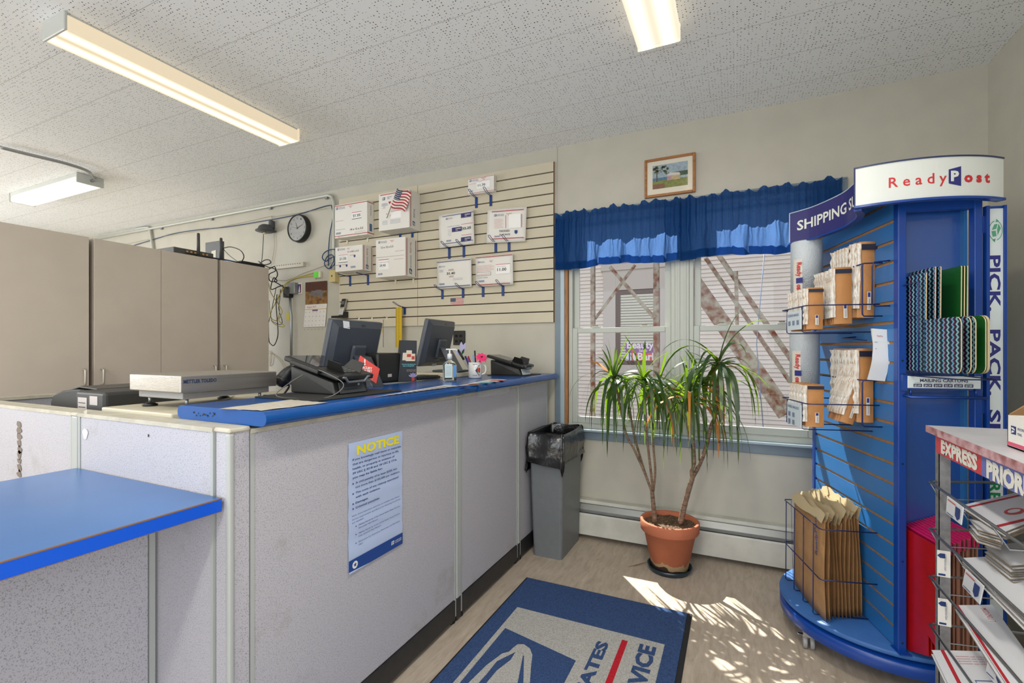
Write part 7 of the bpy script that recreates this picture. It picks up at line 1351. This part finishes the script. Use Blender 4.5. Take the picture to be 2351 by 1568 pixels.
m = MB(); q = U(725, 641, Y=W-.004); m.tube([q+Vector((0, .003, .01)), q+Vector((.004, -.004, .004)), q+Vector((0, 0, -.006))], .0015, 6); build('hook', m, steel, t)
def wbox(name, label, cat, px0, py0, px1, py1, dep, mm, bev=.003, group=None, extra=None):
    a, b_ = U(px0, py1, Y=W-dep), U(px1, py0, Y=W-dep); t = thing(name, label, cat, ((a.x+b_.x)/2, W, (a.z+b_.z)/2), group=group); m = MB(); m.rbox(a.x, b_.x, W-dep, W-.0008, a.z, b_.z, bev, 1); build('housing', m, mm, t)
    if extra: m = MB(); extra(m, a, b_, W-dep-.0006); build('marking', m, None, t)
    return t
galv = mat('grey_junction_box', (150, 152, 150), .45, metal=.5, noise=.1)
wbox('junction_box', 'grey metal junction box on top of the vertical conduit', 'junction box', 659, 648, 676, 675, .05, galv)
wbox('power_adapter', 'black power adapter plugged beside the junction box', 'adapter', 649, 658, 662, 683, .06, black, .006)
wbox('sticky_note', 'yellow note taped behind the vertical conduit', 'note', 657.5, 717.5, 665, 736, .002, mat('note_yellow', (226, 206, 30), .6), .0005)
wbox('network_jack', 'cream jack box with a bright green label and yellow cables', 'jack', 720, 622.6, 735, 638.5, .03, cream, extra=lambda m, a, b_, y: m.use(mat('label_bright_green', (110, 226, 74), .5)).quad((a.x, y, a.z+.002), ((a.x+b_.x)/2+.02, y, a.z+.002), ((a.x+b_.x)/2+.02, y, b_.z-.002), (a.x, y, b_.z-.002)))
wbox('wall_box', 'cream telephone wall box under the blue cable loop', 'wall box', 755, 619, 769, 648, .07, mat('aged_ivory', (206, 188, 132), .5), extra=lambda m, a, b_, y: m.use(ink).quad((a.x+.03, y, (a.z+b_.z)/2-.008), (a.x+.042, y, (a.z+b_.z)/2-.008), (a.x+.042, y, (a.z+b_.z)/2+.008), (a.x+.03, y, (a.z+b_.z)/2+.008)))
def lib_(m, a, b_, y):
    w_ = b_.x-a.x; h_ = b_.z-a.z; m.use(navy).quad((a.x+.15*w_, y, a.z+.1*h_), (a.x+.8*w_, y, a.z+.1*h_), (a.x+.8*w_, y, a.z+.88*h_), (a.x+.15*w_, y, a.z+.88*h_)); m.use(red).quad((a.x+.72*w_, y-.0003, a.z+.1*h_), (a.x+.8*w_, y-.0003, a.z+.1*h_), (a.x+.8*w_, y-.0003, a.z+.88*h_), (a.x+.72*w_, y-.0003, a.z+.88*h_)); m.use(ppr).poly([(a.x+.3*w_, y-.0004, a.z+.15*h_), (a.x+.62*w_, y-.0004, a.z+.15*h_), (a.x+.55*w_, y-.0004, a.z+.6*h_), (a.x+.47*w_, y-.0004, a.z+.8*h_), (a.x+.4*w_, y-.0004, a.z+.55*h_)])
wbox('light_switch', 'cream switch plate with a small blue and white picture', 'switch', 682, 649, 693.5, 675, .008, cream, .002, extra=lib_)
wbox('outlet_plate', 'black double outlet plate behind the far register', 'outlet', 1040, 759, 1067, 792, .012, mat('outlet_black', (30, 28, 26), .35), .003, extra=lambda m, a, b_, y: [m.use(dark).box(a.x+dx, a.x+dx+.022, y-.001, y, a.z+dz, a.z+dz+.02) for dx in (.02, .06) for dz in (.02, .06)])
# surface mounted rail of outlets
a, b_ = U(625, 614, Y=W-.03), U(696, 603, Y=W-.03); t = thing('raceway_strip', 'metal plug strip running along the wall under the clock', 'plug strip', ((a.x+b_.x)/2, W, a.z)); m = MB(); m.box(a.x, b_.x, W-.03, W-.001, a.z-.02, a.z+.022); build('raceway', m, mat('raceway_cream', (196, 190, 172), .4), t, bevel=.002); m = MB()
for k in range(12): xx = a.x+.03+(b_.x-a.x-.05)*k/12; m.box(xx, xx+.014, W-.031, W-.03, a.z+.006, a.z+.016)
build('sockets', m, mat('socket_grey', (120, 116, 108), .5), t)
# vertical conduit, phone
v = U(667.5, 676, Y=W-.02); t = thing('conduit', 'bare metal conduit dropping from the junction box', 'conduit', (v.x, W-.02, v.z)); m = MB(); m.tube([(v.x-.01, W-.02, v.z+.01), (v.x-.01, W-.02, v.z-.14), (v.x+.005, W-.02, v.z-.2), (v.x+.005, W-.02, .95)], .011, 10); build('pipe', m, steel, t); m = MB(); m.rbox(v.x-.01, v.x+.035, W-.03, W-.001, 1.2, 1.225, .003, 1); build('strap', m, steel, t)
t = thing('cordless_phone', 'silver and black cordless phone in its wall cradle', 'phone', tuple(U(786, 705, Y=W-.06))); a, b_ = U(781, 724, Y=W-.06), U(790, 686, Y=W-.05); a = Vector((a.x, a.y, a.z)); d = (b_-a); s_ = Vector((1, 0, 0))*.024; m = MB(); m.prism([a-s_, a+s_, b_+s_*.95, b_-s_*.95], (0, .022, 0)); build('handset', m, mat('phone_silver', (176, 172, 166), .35, metal=.4), t, bevel=.005); y = -.0008
m = MB(); m.use(black).prism([a+d*.5-s_*.9, a+d*.5+s_*.9, b_+s_*.9, b_-s_*.9], (0, -.002, 0)); build('earpiece_panel', m, None, t); m = MB(); m.use(mat('phone_screen', (96, 104, 100), .2)).prism([a+d*.66-s_*.7, a+d*.66+s_*.7, a+d*.86+s_*.7, a+d*.86-s_*.7], (0, -.003, 0)); build('screen', m, None, t); m = MB(); m.use(pricecard)
for i in range(4):
    for j in range(3): p = a+d*(.1+.09*i)+Vector(((j-1)*.014, 0, 0)); m.box(p.x-.005, p.x+.005, p.y-.002, p.y, p.z-.003, p.z+.003)
build('keys', m, None, t); c_ = U(782, 726, Y=W-.05); m = MB(); m.prism([(c_.x-.07, W-.09, c_.z-.015), (c_.x+.06, W-.09, c_.z-.015), (c_.x+.06, W-.001, c_.z-.015), (c_.x+.06, W-.001, c_.z+.05), (c_.x-.07, W-.05, c_.z+.0)][:3]+[(c_.x-.07, W-.001, c_.z-.015)], (0, 0, .018)); m.box(c_.x+.01, c_.x+.06, W-.05, W-.001, c_.z+.003, c_.z+.04); build('cradle', m, black, t)
# bell on the wall
c_ = U(610, 530, Y=W-.07); bellm = mat('grey_speaker_plastic', (76, 78, 82), .5); t = thing('wall_siren', 'grey cone shaped siren on the wall left of the clock', 'siren', (c_.x, W, c_.z)); m = MB(); m.lathe([(0, .06), (.035, .058), (.06, .04), (.07, .015), (.09, .002), (.092, -.006), (.03, -.012), (0, -.012)], tuple(c_), 24); build('cone', m, bellm, t); m = MB(); m.rbox(c_.x+.0, c_.x+.05, W-.05, W-.001, c_.z+.02, c_.z+.11, .02, 3); build('bracket', m, bellm, t); m = MB(); m.use(mat('brass_bulb', (206, 196, 140), .4)).lathe([(0, 0), (.015, -.004), (.013, -.018), (0, -.02)], (c_.x-.01, c_.y, c_.z-.012), 12); build('bulb', m, None, t)
# ---- cables: each run its own thing
cabb = mat('cable_black', (22, 22, 24), .5); cabbl = mat('cable_blue', (30, 62, 104), .5); cabw = mat('cable_beige', (190, 176, 148), .6); caby = mat('cable_yellow', (196, 178, 48), .5); cabg = mat('cable_green', (30, 70, 50), .5); cabgy = mat('cable_grey', (120, 116, 108), .5)
def cable(label, pts, r_, mm, Y=W-.012, name='cable', grp=None, n_=5):
    P = [U(p[0], p[1], Y=(p[2] if len(p) > 2 else Y)) for p in pts]; t = thing(name, label, 'cable', tuple(P[0]), group=grp); m = MB(); m.tube(smooth_path(P, n_), r_, 6); build('cord', m, mm, t); return t
cable('blue network cable swagged along the wall to the conduit', [(305, 564), (345, 552), (400, 536), (460, 527), (520, 521), (600, 508), (680, 493), (752, 472), (762, 478), (764, 500), (757, 540), (754, 580), (754, 610)], .0042, cabbl)
cable('coil of blue cable hanging beside the lower left box', [(778, 574), (760, 573), (745, 580), (740, 592), (748, 600), (756, 594), (770, 590), (767, 608), (755, 617), (745, 606), (752, 588), (764, 586), (766, 600), (757, 616)], .005, cabbl, Y=W-.03)
cable('beige telephone wire running over the wall to the corner conduit', [(290, 560), (380, 542), (470, 528), (560, 510), (622, 496), (625, 498), (750, 479)], .002, cabw)
cable('beige wire dropping beside the wall siren', [(624, 497), (628, 530), (630, 560), (628, 580), (622, 612)], .0022, cabw)
cable('thin grey wire slanting from the cabinet top to the wall box', [(560, 600), (640, 644), (700, 626), (750, 608), (768, 600)], .0016, cabgy)
cable('black wire hanging from the wall siren', [(605, 536, W-.06), (604, 560, W-.05), (602, 590, W-.05), (598, 612, W-.05)], .003, cabb)
cable('black cable looping over the top of the narrow cabinet', [(512, 570, 2.64), (530, 567, 2.64), (552, 575, 2.64), (560, 590, 2.64), (552, 604, 2.66)], .004, cabb); cable('green wire crossing the loop over the narrow cabinet', [(510, 568, 2.65), (525, 585, 2.65), (545, 600, 2.65), (556, 606, 2.66)], .0025, cabg)
cable('tangled black cable at the cabinet corner, upper knot', [(590, 612, 2.95), (606, 598, 2.93), (618, 597, 2.92), (621, 604, 2.92), (606, 608, 2.93), (594, 600, 2.94), (612, 612, 2.92), (632, 618, 2.92), (637, 632, 2.94), (630, 645, 2.95), (640, 652, 2.97), (652, 660, 3.05)], .0045, cabb)
cable('tangled black cable at the cabinet corner, lower knot', [(617, 618, 2.93), (630, 612, 2.93), (632, 622, 2.93), (618, 630, 2.93), (620, 645, 2.95), (636, 646, 2.96), (628, 638, 2.95), (622, 664, 2.98), (640, 658, 3.0), (650, 655, 3.08)], .0045, cabb)
cable('yellow network cable draped from the green labelled jack', [(719, 627), (700, 632), (675, 640), (655, 652), (640, 680, 3.1), (630, 700, 3.08), (622, 718, 3.06), (626, 740, 3.06), (645, 750, 3.06), (653, 748, 3.08), (640, 735, 3.08), (648, 716, 3.08), (640, 700, 3.08), (622, 672, 3.06), (617, 650, 3.05)], .0034, caby); cable('second yellow network cable beside the first', [(719, 634), (690, 637), (665, 645), (648, 668, 3.1), (638, 690, 3.1), (642, 712, 3.1), (636, 735, 3.1), (622, 728, 3.08), (618, 690, 3.08)], .0034, caby)
cable('long black cable hanging in a deep loop beside the cabinet', [(636, 676, 3.08), (634, 700, 3.06), (637, 740, 3.06), (638, 770, 3.06), (630, 792, 3.06), (622, 790, 3.06), (617, 775, 3.06), (616, 700, 3.05)], .004, cabb); cable('green cable hanging among the yellow ones', [(634, 660, 3.1), (628, 690, 3.1), (622, 720, 3.1), (617, 740, 3.1)], .003, cabg); cable('dark blue cable hanging behind the yellow ones', [(644, 664, 3.12), (642, 690, 3.12), (640, 710, 3.12), (648, 738, 3.12), (642, 745, 3.12), (622, 736, 3.12)], .003, cabbl); cable('white wire coil low beside the cabinet', [(617, 805), (624, 815), (622, 835), (616, 838), (618, 810), (640, 825), (655, 848)], .0026, cabw)
# things on the cabinets
CZ = 2.007
a, b_ = U(403, 584, X=-3.79), U(425, 584, X=-3.79)
t = thing('network_switch', 'low dark network switch box on the two door cabinet', 'network box', (-3.9, 2.3, CZ)); m = MB(); m.rbox(-4.05, -3.80, 2.13, 2.43, CZ-.003, CZ+.045, .003, 1); build('housing', m, mat('switch_grey', (84, 84, 82), .45, metal=.3), t); m = MB(); m.use(mat('port_amber', (210, 160, 90), .4))
for k in range(6): m.box(-3.799, -3.797, 2.22+.03*k, 2.234+.03*k, CZ+.02, CZ+.032)
build('ports', m, None, t)
for i, (px, top) in enumerate(((455.5, 535), (507.5, 546))): b_ = U(px, 588+9*i, X=-3.785); tp = U(px+.5, top, X=-3.785); t = thing('antenna', 'upright grey antenna paddle, %s of two on the cabinets' % ('left' if i == 0 else 'right'), 'antenna', (b_.x, b_.y, CZ), group='antennas on the cabinets'); m = MB(); m.tube([(b_.x, b_.y, CZ+.006), (b_.x, b_.y, tp.z-.006), (b_.x, b_.y, tp.z)], .01, 12, radii=[.0125, .0105, .005]); build('paddle', m, mat('antenna_grey', (70, 70, 70), .5), t); m = MB(); m.lathe([(0, 0), (.025, 0), (.02, .01), (0, .012)], (b_.x, b_.y, CZ-.002), 14); build('foot', m, black, t)
t = thing('modem', 'upright grey modem with a paper tag on the cabinets', 'modem', (-3.95, 2.5, CZ)); p0, p1 = U(471, 590, Y=2.62), U(505, 552, Y=2.62); m = MB(); m.rbox(p0.x, p1.x, 2.62, 2.66, CZ-.001, p1.z, .004, 1); build('housing', m, mat('modem_grey', (88, 90, 90), .45), t); m = MB(); m.use(cream).quad((p0.x+.09, 2.618, CZ+.05), (p0.x+.15, 2.618, CZ+.052), (p0.x+.15, 2.618, CZ+.135), (p0.x+.09, 2.618, CZ+.13)); build('paper_tag', m, None, t)
t = thing('power_strip', 'flat black power strip lying on the narrow cabinet', 'power strip', (-3.8, 2.75, CZ)); m = MB(); m.rbox(-3.84, -3.785, 2.66, 2.88, CZ-.0005, CZ+.03, .006, 2); build('strip_body', m, cabb, t); m = MB(); [m.box(-3.825, -3.8, y, y+.018, CZ+.0295, CZ+.0305) for y in (2.68, 2.72, 2.76, 2.8, 2.84)]; build('sockets', m, tb, t)
for lb, pts, mm, r_ in (('black cable lying along the cabinet top edge', [(-3.775, 2.2), (-3.768, 2.35), (-3.775, 2.5), (-3.766, 2.62), (-3.775, 2.68)], cabb, .005), ('blue cable lying along the cabinet top edge', [(-3.77, 2.38), (-3.772, 2.48), (-3.764, 2.58), (-3.775, 2.66)], mat('cable_bright_blue', (36, 84, 160), .5), .003), ('grey cable lying along the cabinet top edge', [(-3.78, 2.28), (-3.782, 2.42), (-3.778, 2.52), (-3.785, 2.64)], cabgy, .0035)):
    t = thing('cable', lb, 'cable', (pts[0][0], pts[0][1], CZ)); m = MB(); m.tube(smooth_path([(x, y, CZ+r_+(.0 if i % 2 else .004)) for i, (x, y) in enumerate(pts)], 4), r_, 6); build('cord', m, mm, t)
# tape measure strips, chain and hooks on the slatwall
yy = SY-.03; a, b_ = U(909, 706, Y=yy), U(917, 797, Y=yy); tape = mat('yellow_tape_rule', (206, 172, 32), .4); t = thing('tape_measure', 'folded yellow measuring tape hanging from a blue peg', 'tape measure', (a.x, yy, a.z)); m = MB(); m.box(a.x, a.x+.04, yy-.002, yy, b_.z, a.z); build('front_strip', m, tape, t); m = MB(); m.box(a.x+.035, a.x+.07, yy-.012, yy-.01, b_.z+.0, a.z+.004); build('rear_strip', m, tape, t); m = MB(); m.use(ink)
for k in range(46): z = b_.z+(a.z-b_.z)*k/46; m.quad((a.x+.036, yy-.0125, z), (a.x+(.05 if k % 4 == 0 else .044), yy-.0125, z), (a.x+(.05 if k % 4 == 0 else .044), yy-.0125, z+.0016), (a.x+.036, yy-.0125, z+.0016)); m.quad((a.x, yy-.0025, z), (a.x+.01, yy-.0025, z), (a.x+.01, yy-.0025, z+.002), (a.x, yy-.0025, z+.002))
build('scale_marks', m, None, t)
hook(929, 705, 722, 'blue slatwall hook holding the yellow measuring tape', reach=.14, wire_up=.03)
t = thing('key_chain', 'beaded chain with a yellow tab hanging from the slatwall', 'chain', tuple(U(879, 732, Y=yy))); m = MB(); 
for k in range(22): p = U(880, 735+2.9*k, Y=yy); m.lathe([(0, .004), (.0035, .002), (.0035, -.002), (0, -.004)], tuple(p), 6)
build('beads', m, mat('bead_brown', (92, 66, 50), .4), t); m = MB(); p = U(879, 755, Y=yy); m.box(p.x-.004, p.x+.004, yy-.002, yy, p.z-.03, p.z); build('yellow_tab', m, tape, t)
for px, lb in ((824, 'small white slatwall hook over the near monitor, left'), (854, 'small white slatwall hook over the near monitor, middle'), (888, 'small white slatwall hook beside the bead chain')): hook(px, 728, 736, lb, c=cream, reach=.04, wire_up=.012, wdt=.016, loop=False)
